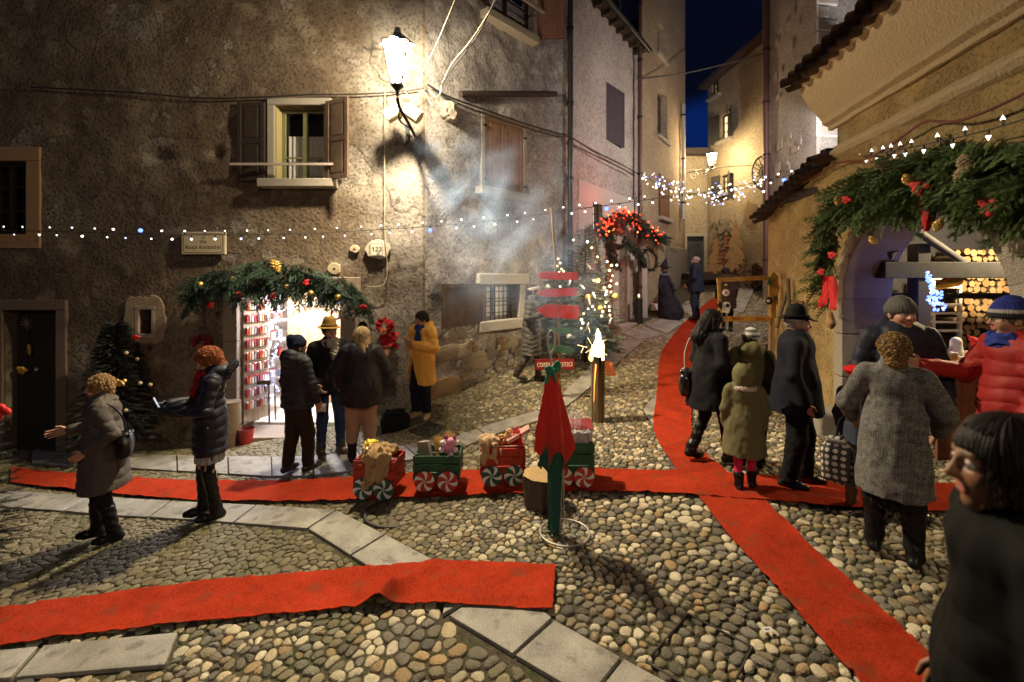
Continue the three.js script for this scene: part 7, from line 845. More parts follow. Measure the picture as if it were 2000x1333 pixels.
{ // iron stand with ring foot, red and green cloth tied with a ribbon
  const d = 3.72, x = (1103 - HX) / FOC * d, g = gh(x, d) + 0.02, o = thing('iron_stand', 'thin iron stand with a round ring foot and a long loop handle', 'stand'); o.position.set(x, g, -d); const P = (px, py, dd = d) => at(px, py, dd).sub(o.position), im = std([0.42, 0.4, 0.36], 0.45, { metalness: 0.5 });
  mesh('ring_foot', new THREE.TorusGeometry(0.198, 0.009, 8, 48).rotateX(Math.PI / 2).translate(0, 0.012, 0), im, o); for (const [a, b] of [[[1100, 905], [1093, 1040]], [[1084, 880], [1098, 1040]], [[1101, 890], [1101, 1015]]]) mesh('rod', rod(P(...a), P(...b), 0.006), im, o); mesh('hook', tube([P(1101, 1015), P(1104, 1000), P(1106, 1018), P(1103, 1024)], 0.006, 20, 6), im, o); mesh('spoke', merge([rod(V(-0.06, 0.02, 0), V(0, 0.02, 0.19), 0.005), rod(V(-0.03, 0.02, 0), V(-0.19, 0.02, 0), 0.005)]), im, o);
  mesh('loop_handle', tube([P(1079, 712), P(1076, 700), P(1077, 690), P(1082, 682), P(1084, 664), P(1083, 650), P(1077, 646), P(1071, 654), P(1071, 676), P(1074, 690), P(1077, 700)], 0.0075, 90, 8), std([0.55, 0.52, 0.46], 0.4, { metalness: 0.3 }), o);
  const cl = thing('felt_cloth', 'red felt costume with pointed hem over a green one, hung on the iron stand', 'cloth'); cl.position.copy(o.position);
  // draped cloth: pleated cone whose hem ends in points
  const drape = (top, hem, rT, rB, lobes, amp, pts, seed, sq = 0.6) => { const n = 120, m = 50, p = [], ix = []; for (let j = 0; j <= m; j++) { const t = j / m; for (let i = 0; i <= n; i++) { const a = i / n * 2 * Math.PI, pl = Math.cos(lobes * a + seed + 0.6 * Math.sin(a * 2)), pr = Math.sign(pl) * Math.pow(Math.abs(pl), 0.8), r = mix(rT, rB, Math.pow(t, 0.85) * (1 - 0.1 * sstep(0.8, 1, t))) * (1 + amp * t * pr) + 0.006 * n2(a * 3, t * 5), ht = pts * (0.5 - 0.5 * Math.cos(lobes * a + seed)) * Math.pow(t, 4); p.push(mix(top.x, hem.x, t) + Math.cos(a) * r, mix(top.y, hem.y, t) - ht, mix(top.z, hem.z, t) + Math.sin(a) * r * sq); } } for (let j = 0; j < m; j++) for (let i = 0; i < n; i++) { const a = j * (n + 1) + i; ix.push(a, a + 1, a + n + 1, a + 1, a + n + 2, a + n + 1); } const q = new THREE.BufferGeometry(); q.setAttribute('position', new THREE.Float32BufferAttribute(p, 3)); q.setIndex(ix); q.computeVertexNormals(); return worldUV(q); };
  mesh('red_layer', drape(P(1077, 722), P(1083, 876), 0.028, 0.138, 4, 0.34, 0.17, 0.5, 0.5), new THREE.MeshPhysicalMaterial({ color: new THREE.Color().setRGB(0.55, 0.035, 0.02), roughness: 1, transmission: 0.35, side: THREE.DoubleSide }), cl);
  mesh('green_layer', drape(P(1080, 862), P(1076, 905), 0.06, 0.1, 4, 0.2, 0.06, 2.0), sideM(std([0.012, 0.085, 0.06], 0.95, { bumpMap: bumpAt(12), bumpScale: 0.002 })), cl); mesh('green_tail', drape(P(1086, 870), P(1083, 1030), 0.07, 0.042, 3, 0.3, 0.17, 1.2, 0.8), sideM(std([0.012, 0.075, 0.055], 0.95)), cl);
  const k = P(1079, 722), gm = std([0.015, 0.2, 0.12], 0.7); mesh('green_ribbon', merge([sdfMesh(union([ell([0, 0, 0], [0.035, 0.03, 0.035]), ell([0.04, 0.035, 0.01], [0.03, 0.04, 0.018]), ell([-0.035, 0.01, 0.03], [0.035, 0.028, 0.02]), cap([-0.03, -0.02, 0.04], [-0.06, -0.1, 0.05], 0.02, 0.012), cap([0.03, 0, 0.03], [0.06, 0.01, 0.02], 0.02, 0.012), cap([0, -0.01, 0.04], [0.02, -0.08, 0.07], 0.018, 0.01)], 0.015), [-0.13, -0.14, -0.06], [0.13, 0.13, 0.1], 0.007).translate(k.x, k.y, k.z)]), gm, cl);
}
{ // toy train of crates
  const mk = (key, lab, px, d, yaw, col, wc, w, h, dp) => { const x = (px - HX) / FOC * d, o = thing('crate_wagon', lab, 'crate wagon', 'crate wagons of the toy train'); o.position.set(x, gh(x, d) + 0.05, -d); o.rotation.y = yaw; const m = [0.9, 1, 1.1].map((k) => wood(col.map((c) => c * k), 0.6)), y0 = 0.1, ph = (h - 0.03) / 3;
    for (let i = 0; i < 3; i++) { for (const s of [1, -1]) mesh('plank', worldUV(box(w, ph - 0.012, 0.013, 0, y0 + ph * (i + 0.5), s * dp / 2, 0.003)), m[i], o); for (const s of [1, -1]) mesh('plank', worldUV(box(0.013, ph - 0.016, dp - 0.02, s * (w / 2 - 0.012), y0 + ph * (i + 0.5) + 0.004, 0, 0.003)), m[(i + 1) % 3], o); }
    for (const a of [-1, 1]) for (const b of [-1, 1]) mesh('corner_post', worldUV(box(0.032, h - 0.02, 0.032, a * (w / 2 - 0.036), y0 + h / 2 - 0.01, b * (dp / 2 - 0.024), 0.004)), m[1], o); mesh('floor_board', worldUV(box(w - 0.03, 0.012, dp - 0.03, 0, y0 + 0.02, 0)), m[0], o);
    for (const s of [-1, 1]) { const wg = sub('wheel', o); wg.position.set(s * w * 0.245, 0.105, dp / 2 + 0.022); wg.rotation.z = s * 0.4 + px; mesh('disc', cyl(0.1, 0.1, 0.014, 36).rotateX(Math.PI / 2), wc, wg); const pts = (a) => { const q = []; for (let i = 0; i <= 8; i++) { const r = 0.1 * i / 8 * 0.985, b = a + 0.5 * (i / 8) ** 1.5; q.push([Math.cos(b) * r, Math.sin(b) * r]); } for (let i = 0; i <= 5; i++) { const b = a + 0.5 + i / 5 * 0.5; q.push([Math.cos(b) * 0.0985, Math.sin(b) * 0.0985]); } for (let i = 8; i > 0; i--) { const r = 0.1 * i / 8 * 0.985, b = a + 0.32 + 0.68 * (i / 8) ** 1.2; q.push([Math.cos(b) * r * 0.99, Math.sin(b) * r * 0.99]); } return q; }; for (let b = 0; b < 5; b++) mesh('white_swirl', ext(pts(b * 1.2566), 0.003).translate(0, 0, 0.0075), M.white, wg); }
    o.updateMatrixWorld(true); return { o, w: (a, b, c) => V(a, b, c).applyMatrix4(o.matrixWorld), top: y0 + h, yaw }; };
  const red = [0.5, 0.03, 0.012], grn = [0.018, 0.1, 0.045], gw = std([0.012, 0.075, 0.05], 0.5), rw = std([0.45, 0.02, 0.015], 0.5);
  const c1 = mk('a', 'red slatted crate wagon with green and white wheels and burlap draped over it', 742, 4.6, -0.1, red, gw, 0.42, 0.3, 0.3), c2 = mk('b', 'green slatted crate wagon with a plush toy and a book inside', 857, 4.66, 0.0, grn, rw, 0.46, 0.28, 0.3), c3 = mk('c', 'red slatted crate wagon with crumpled brown paper and a ribboned gift', 981, 4.7, 0.06, red, gw, 0.45, 0.3, 0.3), c4 = mk('d', 'green crate wagon at the end of the train partly behind the iron stand', 1115, 4.62, 0.0, grn, rw, 0.42, 0.36, 0.32);
  const item = (name, lab, cat, p, yaw = 0) => { const o = thing(name, lab, cat); if (p) o.position.copy(p); o.rotation.y = yaw; return o; }, jute = cloth([0.36, 0.24, 0.12], 0.95), sag = (f, a, s) => (x, y, z) => f(x, y, z) + a * n3(x * s, y * s * 0.6, z * s);
  const bu = item('burlap_sack', 'crumpled burlap sack hanging over the side of the first red crate', 'sack', c1.w(0.02, c1.top, 0.1)); mesh('fabric', sdfMesh(sag(union([ell([0.02, 0.03, -0.06], [0.16, 0.06, 0.13]), cap([-0.04, 0.0, 0.07], [-0.06, -0.22, 0.09], 0.075, 0.05, 1.6), cap([0.07, 0.0, 0.07], [0.05, -0.16, 0.085], 0.07, 0.045, 1.6)], 0.03), 0.026, 13), [-0.25, -0.36, -0.26], [0.26, 0.18, 0.2], 0.009), jute, bu); mesh('rosette', new THREE.TorusGeometry(0.022, 0.007, 6, 14).translate(-0.13, -0.02, 0.13), wood([0.3, 0.1, 0.06]), bu);
  const gb = item('golden_gift', 'gold wrapped gift with a yellow paper top in the first red crate', 'gift', c1.w(-0.1, c1.top - 0.02, -0.02), 0.3); mesh('wrapping', sdfMesh(sag(rbox([0, 0.02, 0], [0.085, 0.06, 0.07], 0.02), 0.008, 30), [-0.13, -0.08, -0.12], [0.13, 0.12, 0.12], 0.007), std([0.75, 0.55, 0.28], 0.25, { metalness: 0.5 }), gb); mesh('paper_top', sdfMesh(sag(ell([0, 0.1, 0], [0.06, 0.03, 0.04]), 0.02, 30), [-0.1, 0.04, -0.08], [0.1, 0.17, 0.08], 0.007), std([0.75, 0.6, 0.06], 0.6), gb);
  const bk = item('book', 'book with white edges standing in the green crate', 'book', c2.w(-0.14, c2.top - 0.03, 0.0), -0.5); bk.rotation.z = 0.25; mesh('pages', box(0.13, 0.16, 0.035), M.white, bk); mesh('cover', merge([box(0.14, 0.17, 0.005, 0, 0, 0.021), box(0.14, 0.17, 0.005, 0, 0, -0.021)]), std([0.36, 0.3, 0.26], 0.5), bk);
  for (const [X, Y, i] of [[-0.02, 0.1, 0], [0.1, 0.15, 1]]) { const s = item('straw_bundle', i ? 'taller straw bundle behind the pink plush toy' : 'shorter straw bundle in the middle of the green crate', 'straw'), p = c2.w(X, c2.top - 0.12, -0.05), l = []; s.position.copy(p); for (let k = 0; k < 60; k++) { const a = fr(0, 6.28), r = fr(0, 0.06); l.push(rod(V(fr(-0.015, 0.015), 0, fr(-0.015, 0.015)), V(Math.cos(a) * r, Y + fr(0.06, 0.12), Math.sin(a) * r), 0.004, 0.0025, 4)); } const st = mesh('stalks', merge(l), std([0.68, 0.5, 0.18], 0.8), s); st.userData.kind = 'stuff'; mesh('tie', cyl(0.025, 0.025, 0.012, 10).translate(0, 0.07, 0), M.red, s); }
  const pk = item('plush_toy', 'pink and white plush toy sitting in the green crate', 'plush toy', c2.w(0.11, c2.top + 0.02, 0.06)); mesh('body', sdfMesh(union([ell([0, 0, 0], [0.06, 0.055, 0.05]), ell([0.02, 0.06, 0.02], [0.045, 0.04, 0.04])], 0.02), [-0.1, -0.1, -0.1], [0.1, 0.13, 0.1], 0.007), std([0.72, 0.3, 0.45], 0.9), pk); for (const [X, Y, Z] of [[-0.07, -0.02, 0.03], [0.07, -0.02, 0.03], [-0.06, 0.05, 0.03], [0.08, 0.05, 0.02], [0.03, -0.06, 0.05]]) mesh('paw', new THREE.SphereGeometry(0.028, 12, 10).translate(X, Y, Z), std([0.78, 0.68, 0.72], 0.9), pk); for (const X of [-0.03, 0.05]) mesh('ear', new THREE.SphereGeometry(0.018, 10, 8).scale(1, 1.3, 0.6).translate(X + 0.01, 0.1, 0.02), std([0.5, 0.05, 0.22], 0.9), pk);
  const pp = item('wrapping_paper', 'crumpled brown wrapping paper over the corner of the second red crate', 'paper', c3.w(-0.12, c3.top, 0.1)); mesh('sheet', sdfMesh(sag(union([ell([-0.02, 0.02, -0.03], [0.11, 0.05, 0.1]), cap([-0.06, 0, 0.06], [-0.07, -0.15, 0.07], 0.055, 0.04, 1.8), cap([0.05, 0, 0.06], [0.05, -0.13, 0.07], 0.05, 0.03, 1.8)], 0.02), 0.02, 12), [-0.2, -0.25, -0.2], [0.2, 0.13, 0.16], 0.008), std([0.42, 0.29, 0.15], 0.7), pp);
  const dl = item('straw_doll', 'small straw doll on top of the second red crate', 'doll', c3.w(0.05, c3.top + 0.03, 0.02)); mesh('body', sdfMesh(sag(union([ell([0, 0, 0], [0.04, 0.05, 0.035]), ell([0.02, 0.06, 0.01], [0.032, 0.03, 0.03]), cap([-0.03, 0.02, 0.02], [-0.08, 0.03, 0.03], 0.018, 0.012), cap([-0.02, -0.03, 0.02], [-0.06, -0.04, 0.05], 0.018, 0.012)], 0.015), 0.008, 40), [-0.12, -0.1, -0.08], [0.09, 0.12, 0.1], 0.006), std([0.62, 0.38, 0.16], 0.8), dl);
  const gf = item('ribboned_gift', 'flat pink gift with a red bow leaning out of the second red crate', 'gift', c3.w(0.16, c3.top + 0.07, 0.05), 0.05); gf.rotation.z = 0.5; mesh('parcel', box(0.26, 0.035, 0.14, 0, 0, 0, 0.004), std([0.6, 0.33, 0.3], 0.3), gf); const bw = deco(gf, 'bow', V(0.0, 0.05, 0.02), 0.045, decM.red); bw.rotation.x = -0.6; mesh('ribbon', box(0.02, 0.038, 0.145, 0.02, 0.001, 0, 0.002), decM.red, gf);
  const cg = item('cellophane_gift', 'gift wrapped in clear cellophane on the last green crate', 'gift', c4.w(0.05, c4.top - 0.02, 0.02)); mesh('parcel', sdfMesh(sag(rbox([0, 0.02, 0.08], [0.14, 0.07, 0.05], 0.03), 0.012, 22), [-0.2, -0.08, 0], [0.2, 0.14, 0.18], 0.008), std([0.4, 0.37, 0.4], 0.12, { metalness: 0.2 }), cg); mesh('wrapping', sdfMesh(sag(union([ell([-0.02, 0.17, 0.0], [0.07, 0.08, 0.05]), cap([0, 0.08, 0], [0, 0.15, 0], 0.05, 0.02)], 0.03), 0.03, 26), [-0.16, 0, -0.14], [0.16, 0.32, 0.14], 0.008), new THREE.MeshPhysicalMaterial({ color: 0xffffff, roughness: 0.08, transmission: 0.85, thickness: 0 }), cg); mesh('red_lid', box(0.3, 0.015, 0.2, 0.02, 0.09, -0.08, 0.003).rotateX(0.25), std([0.2, 0.012, 0.02], 0.5), cg);
}
{ // sawn stump
  const p = onGround(1062, 996), o = thing('log_stump', 'sawn log stump standing between the toy train and the iron stand', 'stump'); o.position.set(p.x, p.y + 0.02, -p.d - 0.08); const H = 0.27, g = new THREE.CylinderGeometry(0.185, 0.175, H, 40, 10, true), q = g.attributes.position; for (let i = 0; i < q.count; i++) { const x = q.getX(i), y = q.getY(i), z = q.getZ(i), a = Math.atan2(z, x), k = 1 + 0.05 * n2(Math.cos(a) * 1.4, Math.sin(a) * 1.4) + 0.025 * n2(a * 9, y * 3) ; q.setXYZ(i, x * k, y, z * k); } g.translate(0, H / 2, 0); g.computeVertexNormals(); mesh('bark', g, std([0.085, 0.055, 0.036], 0.95, { bumpMap: woodTex, bumpScale: 0.01 }), o);
  const t = tex(256, 256, (u, v) => { const r = Math.hypot(u - 0.5, v - 0.48) * 2, k = 0.8 + 0.22 * Math.sin(r * 75 + 5 * tiled(u, v, 3, 2)) + 0.4 * tiled(u, v, 12, 3); return [0.46 * k, 0.31 * k, 0.13 * k]; }); const c = new THREE.CircleGeometry(0.182, 40), cp = c.attributes.position; for (let i = 1; i < cp.count; i++) { const x = cp.getX(i), y = cp.getY(i), a = Math.atan2(-y, x), k = 1 + 0.05 * n2(Math.cos(a) * 1.4, Math.sin(a) * 1.4) + 0.025 * n2(a * 9, H / 2 * 3); cp.setXY(i, x * k, y * k); } mesh('cut_face', c.rotateX(-Math.PI / 2).translate(0, H, 0), std([1, 1, 1], 0.8, { map: t, bumpMap: t, bumpScale: 0.003 }), o);
}
{ // wooden photo frame with cut-out animals
  const d = 7.9, P0 = at(1456, 585, d), o = thing('photo_frame', 'yellow wooden photo frame on posts with cut-out figures, lettered CREGO ARTE', 'photo frame'), g = gh(P0.x, d); o.position.set(P0.x, g, -d); const P = (x, y, w = 0) => at(x, y, d - w).sub(o.position), m = wood([0.55, 0.31, 0.07]);
  const bar = (name, a, b, wd) => { const A = P(...a), B = P(...b), L = A.distanceTo(B), q = mesh(name, worldUV(box(L, wd, 0.03, 0, 0, 0, 0.004)), m, o); q.position.copy(A.clone().add(B).multiplyScalar(0.5)); q.rotation.z = Math.atan2(B.y - A.y, B.x - A.x); return q; };
  bar('top_bar', [1400, 547.5], [1500, 542.5], 0.075); bar('bottom_bar', [1400, 623], [1511, 623], 0.085); bar('side_bar', [1403, 546], [1406, 618], 0.066).position.z += 0.034; bar('side_bar', [1507, 555], [1508, 621], 0.085).position.z += 0.034;
  for (const x of [1404, 1506]) mesh('post', rod(P(x, 625, -0.03), V(P(x, 625).x, -0.05, -0.05), 0.024), wood([0.4, 0.3, 0.2]), o);
  const hs = [[1499, 545], [1504, 535], [1507, 530], [1511, 535], [1516, 540], [1517, 555], [1520, 562], [1516, 575], [1514, 595], [1499, 595]].map(([x, y]) => { const q = P(x, y, 0.04); return [q.x, q.y]; }); mesh('cut_out_house', ext(hs, 0.02, 0.002).translate(0, 0, 0.08), m, o);
  const pl = (name, pts, c, w) => mesh(name, ext(pts.map(([x, y]) => { const q = P(x, y, w); return [q.x, q.y]; }), 0.014, 0.002).translate(0, 0, w), c, o), disc = (x, y, r) => { const q = []; for (let i = 0; i < 14; i++) q.push([x + Math.cos(i / 14 * 6.28) * r, y + Math.sin(i / 14 * 6.28) * r]); return q; };
  pl('cut_out_fir', [[1499, 557], [1502, 540], [1505, 548], [1508, 557]], M.green, 0.12); pl('cut_out_panel', [[1494, 580], [1519, 578], [1519, 595], [1496, 595]], m, 0.1); pl('cut_out_sheep', disc(1502, 588, 6.5), M.dark, 0.125); pl('sheep_face', disc(1501, 588, 2.6), M.white, 0.145); pl('cut_out_bird', disc(1515, 583, 4), wood([0.12, 0.05, 0.03]), 0.125); pl('bird_beak', [[1514, 561], [1521, 563], [1514, 565]], M.dark, 0.07);
  pl('cut_out_board', [[1408, 556], [1426, 556], [1426, 585], [1408, 585]], wood([0.1, 0.05, 0.03]), 0.05); pl('cut_out_snowman', disc(1418, 572, 6.5), M.white, 0.07); pl('snowman_face', disc(1418.5, 572, 2), M.red, 0.09); pl('snowman_head', disc(1418, 557, 2.2), std([0.5, 0.42, 0.3], 0.8), 0.07); pl('cut_out_cow', [[1410, 596], [1416, 590], [1424, 591], [1427, 600], [1423, 612], [1412, 610]], M.white, 0.06); pl('cow_patch', disc(1421, 597, 3.4), M.dark, 0.08); pl('cow_ear', [[1401, 598], [1406, 588], [1411, 594], [1409, 604]], M.dark, 0.08);
  const A = P(1455, 623, 0.017), t = canvasTex(512, 48, (c) => { c.fillStyle = '#c58a2e'; c.fillRect(0, 0, 512, 48); c.fillStyle = '#5b3510'; c.font = 'bold 38px serif'; c.textAlign = 'center'; c.fillText('CREGO', 180, 38); c.font = 'italic bold 40px serif'; c.fillText('Arte', 400, 38); }); const q = plate(0.92, 0.078, t, o); q.position.set(A.x, A.y, A.z);
}
{ // shop goods
  const board = thing('display_board', 'board hung with rows of small packets just inside the shop door', 'display board'); FAC.put(board, FAC.hit(470, 0)[0] + 0.02, 0, 0); const col = [[0.4, 0.02, 0.02], [0.62, 0.58, 0.5], [0.1, 0.03, 0.02], [0.5, 0.28, 0.1], [0.3, 0.28, 0.25]].map((c) => std(c, 0.35)), inn = sub('leaf', board); inn.position.set(0.0, 0, -0.05); inn.rotation.y = 1.2; mesh('backing', box(0.46, 1.95, 0.03, 0.23, 0.75, -0.02), wood([0.5, 0.4, 0.28]), inn);
  const pk = merge([box(0.034, 0.11, 0.03, 0, 0, 0, 0.006)]), cpG = box(0.036, 0.022, 0.032, 0, 0.062, 0, 0.006); for (let r = 0; r < 9; r++) for (let c = 0; c < 9; c++) { const x = 0.04 + c * 0.047, y = 1.62 - r * 0.2 + (r > 4 ? 0.02 : 0); const p = mesh('packet', pk, col[(r * 5 + c * 3 + (c * r) % 2) % 5], board === inn ? board : inn); p.position.set(x, y, 0.02); p.rotation.z = 0.15 * n2(r, c); const q = mesh('packet_top', cpG, col[r % 3 === 0 ? 0 : (r + c) % 2 ? 0 : 1], inn); q.position.set(x, y, 0.021); q.rotation.z = p.rotation.z; }
  const lad = thing('ladder_shelf', 'ladder shelf crowded with jars and gifts in the lit shop', 'shelf'), W = FAC, U = (px, z) => W.hit(px, HY, z)[0]; FAC.put(lad, 0, 0, 0); const wm = wood([0.5, 0.46, 0.42]); const z0 = -0.95, ua = U(500, z0), ub = U(552, z0);
  for (const [a, b] of [[[ua, 1.75], [ua - 0.1, -0.3]], [[ub - 0.12, 1.75], [ub - 0.3, -0.3]]]) mesh('rail', rod(V(a[0], a[1], z0 - 0.15), V(b[0], b[1], z0 + 0.1), 0.02), wm, lad); const sh = [1.32, 0.98, 0.66, 0.3]; sh.forEach((y, i) => mesh('shelf_board', worldUV(box(ub - ua + 0.16, 0.025, 0.3, (ua + ub) / 2 - 0.04, y, z0 - 0.08)), wm, lad));
  const jc = [[0.5, 0.5, 0.55], [0.4, 0.05, 0.04], [0.12, 0.06, 0.05], [0.55, 0.45, 0.3], [0.2, 0.22, 0.4], [0.6, 0.6, 0.6]].map((c) => std(c, 0.3)), ja = cyl(0.034, 0.034, 0.11, 12).translate(0, 0.055, 0), jl = cyl(0.036, 0.036, 0.02, 12).translate(0, 0.12, 0); sh.forEach((y, s) => { for (let k = 0; k < 6; k++) { const j = thing('jar', null, null); mesh('glass_body', ja, jc[(k * 5 + s * 3) % 6], j); mesh('lid', jl, jc[(k + s) % 2 ? 1 : 0], j); j.position.copy(FAC.pos(ua + 0.0 + k * 0.072, y + 0.013, z0 - 0.02 - 0.1 * (k % 2))); j.scale.setScalar(0.9 + 0.4 * rf()); tag(j, ['jars on the topmost shelf of the lit shop ladder', 'jars on the second shelf of the lit shop ladder', 'jars on the third shelf of the lit shop ladder', 'jars on the lowest shelf of the lit shop ladder'][s].replace('jars', 'small lidded jar'), 'jar', 'jars on shop shelf ' + ['one', 'two', 'three', 'four'][s]); } });
  const st = thing('stool_tray', 'small stool with a wooden tray of goods in the shop', 'stool'); FAC.put(st, U(515, -0.4), 0, -0.4); mesh('tray', merge([box(0.34, 0.02, 0.24, 0, 0.35, 0), box(0.34, 0.06, 0.015, 0, 0.38, 0.12), box(0.34, 0.06, 0.015, 0, 0.38, -0.12), box(0.015, 0.06, 0.24, 0.17, 0.38, 0), box(0.015, 0.06, 0.24, -0.17, 0.38, 0)]), M.midWood, st); for (const a of [-0.13, 0.13]) for (const b of [-0.09, 0.09]) mesh('leg', rod(V(a, 0.34, b), V(a * 1.1, -0.3, b * 1.1), 0.014), M.midWood, st);
  const ls = thing('shop_light_string', 'cold white string of lights winding through the lit shop', 'string lights'), cv = new THREE.CatmullRomCurve3([[664, 588, -0.3], [640, 590, -0.3], [610, 594, -0.35], [575, 600, -0.4], [548, 607, -0.5], [540, 625, -0.6], [548, 660, -0.7], [532, 700, -0.7], [526, 740, -0.7], [545, 760, -0.7], [530, 775, -0.6], [522, 790, -0.5]].map((c) => FAC.px(...c))); mesh('wire', new THREE.TubeGeometry(cv, 80, 0.004, 5), M.cable, ls); for (let i = 0; i < 80; i++) bulb(ls, cv.getPointAt(i / 79).add(V(fr(-0.03, 0.03), fr(-0.035, 0.02), fr(-0.02, 0.04))), fr(0.009, 0.018), i % 6 ? glowM.cold : glowM.blue);
  pointLight('shop_string_light', FAC.px(535, 745, -0.45), new THREE.Color().setRGB(0.35, 0.5, 1), 1.3, 0.1);
  const rg = thing('candy_ring', 'round red and white candy-striped ring hanging on the right in the shop', 'ornament'); rg.position.copy(FAC.px(656, 614, -0.35)); for (let i = 0; i < 10; i++) mesh('stripe', new THREE.TorusGeometry(0.075, 0.024, 8, 6, Math.PI / 5 * 0.98).rotateZ(i * Math.PI / 5), i % 2 ? M.white : M.red, rg);
  const bk = thing('bucket', 'red metal bucket at the foot of the shop door', 'bucket'); FAC.put(bk, FAC.hit(482, 0, 0.22)[0], gh(-4.05, 6.98), 0.24); mesh('pail', cyl(0.085, 0.115, 0.24, 20, true).translate(0, 0.13, 0), sideM(std([0.36, 0.02, 0.02], 0.4)), bk); mesh('contents', cyl(0.1, 0.1, 0.02, 20).translate(0, 0.19, 0), M.dark, bk); mesh('handle', new THREE.TorusGeometry(0.11, 0.005, 6, 20, Math.PI).translate(0, 0.24, 0), M.iron, bk);
  const lg = thing('wicker_log', 'upright brown log standing left of the shop door', 'log'); FAC.put(lg, FAC.hit(453, 0, 0.2)[0], gh(-4.3, 7), 0.24); mesh('bark', cyl(0.15, 0.14, 0.72, 20).translate(0, 0.34, 0), std([0.12, 0.08, 0.05], 0.95, { bumpMap: woodTex, bumpScale: 0.01 }), lg);
  const kh = thing('knitted_hat', 'black knitted hat hanging on the right jamb of the shop door', 'hat'); kh.position.copy(FAC.px(708, 642, 0.14)); mesh('knit', sdfMesh(below(above(ell([0, -0.08, 0], [0.1, 0.19, 0.06]), -0.07), 0.2), [-0.13, -0.1, -0.1], [0.13, 0.14, 0.1], 0.008), cloth([0.012, 0.012, 0.015]), kh); mesh('stripe', box(0.19, 0.012, 0.115, 0, -0.045, 0, 0.005), M.white, kh);
  const tulle = (lab, x, y, dim) => { const t = thing('tulle_figure', lab, 'wall decoration'); t.position.copy(FAC.px(x, y, 0.1)); const tm = sideM(std([0.42 * dim, 0.012, 0.014], 0.9)); const l = []; for (let i = 0; i < 90; i++) { const a = fr(0, 6.28), b = fr(-0.5, 1.2), r = fr(0.08, 0.14), g = new THREE.PlaneGeometry(0.06, 0.05, 2, 2).rotateX(fr(-1, 1)).rotateY(fr(-1, 1)).rotateZ(a); g.translate(Math.cos(a) * r * 0.9, Math.sin(a) * r * 0.75, fr(-0.02, 0.07)); l.push(g); } for (let i = 0; i < 60; i++) { const g = new THREE.PlaneGeometry(0.07, 0.06, 2, 2).rotateX(fr(-1, 1)).rotateY(fr(-1, 1)).rotateZ(fr(0, 6)); g.translate(0.06 + fr(-0.12, 0.12), -0.22 + fr(-0.12, 0.1), fr(-0.02, 0.05)); l.push(g); } mesh('tulle', merge(l), tm, t).userData.kind = 'stuff'; mesh('face', cyl(0.055, 0.055, 0.02, 20).rotateX(Math.PI / 2).translate(-0.01, -0.08, 0.06), std([0.6 * dim, 0.3 * dim, 0.12 * dim], 0.8), t); return t; };
  const tf = tulle('red tulle figure with a wooden face and heart right of the shop door', 752, 636, 1); const ht = new THREE.Shape(); ht.moveTo(0, -0.08); ht.bezierCurveTo(0.14, 0.02, 0.07, 0.1, 0, 0.045); ht.bezierCurveTo(-0.07, 0.1, -0.14, 0.02, 0, -0.08); mesh('heart', new THREE.ExtrudeGeometry(ht, { depth: 0.012, bevelEnabled: false }).translate(0.0, -0.42, 0.02), std([0.62, 0.4, 0.2], 0.8), tf); mesh('bow_band', box(0.22, 0.03, 0.012, 0, -0.32, 0.03, 0.005), std([0.5, 0.33, 0.16], 0.8), tf); tulle('dim red tulle figure left of the shop door behind the woman with the phone', 396, 668, 0.5);
}
{ // ground fittings
  const p = onGround(772, 1003), m = thing('manhole_cover', 'round iron manhole ring with cobbles set inside it, before the toy train', 'manhole'); m.position.set(p.x, p.y + 0.012, -p.d); const q = onGround(835, 1007), r = (q.x - p.x) * 0.86; mesh('ring', new THREE.TorusGeometry(r, 0.014, 6, 60).rotateX(Math.PI / 2).scale(1, 0.8, 1), std([0.04, 0.036, 0.032], 0.6), m);
  const grate = (lab, cs, bars) => { const P = cs.map(([x, y]) => onGround(x, y)), c = P.reduce((s, k) => s.add(V(k.x, k.y, -k.d)), V(0, 0, 0)).multiplyScalar(0.25), o = thing('drain_cover', lab, 'drain'); o.position.copy(c); const L = P.map((k) => V(k.x, k.y + 0.012, -k.d).sub(c)), mt = std([0.035, 0.032, 0.028], 0.55, { metalness: 0.3 }); for (let i = 0; i < 4; i++) mesh('edge', rod(L[i], L[(i + 1) % 4], 0.009), mt, o); for (let k = 1; k < bars; k++) mesh('bar', rod(L[0].clone().lerp(L[1], k / bars), L[3].clone().lerp(L[2], k / bars), 0.009), mt, o); };
  grate('iron drain grate set in the cobbles behind the toy train', [[800, 845], [838, 827], [872, 836], [836, 858]], 8); grate('square drain frame in the dark foreground cobbles at the bottom', [[1262, 1300], [1344, 1205], [1470, 1270], [1410, 1390]], 1);
  const s = onGround(1500, 1244), c = thing('paper_scrap', 'small white printed paper scrap lying on the cobbles', 'paper'); c.position.copy(s.v).add(V(0, 0.04, 0)); c.rotation.set(0.1, 0.15, -0.05); mesh('sheet', box(0.062, 0.003, 0.035), M.white, c); mesh('print', box(0.03, 0.001, 0.006, -0.005, 0.0024, 0.0), M.dark, c);
  const lt = onGround(1660, 860);
}
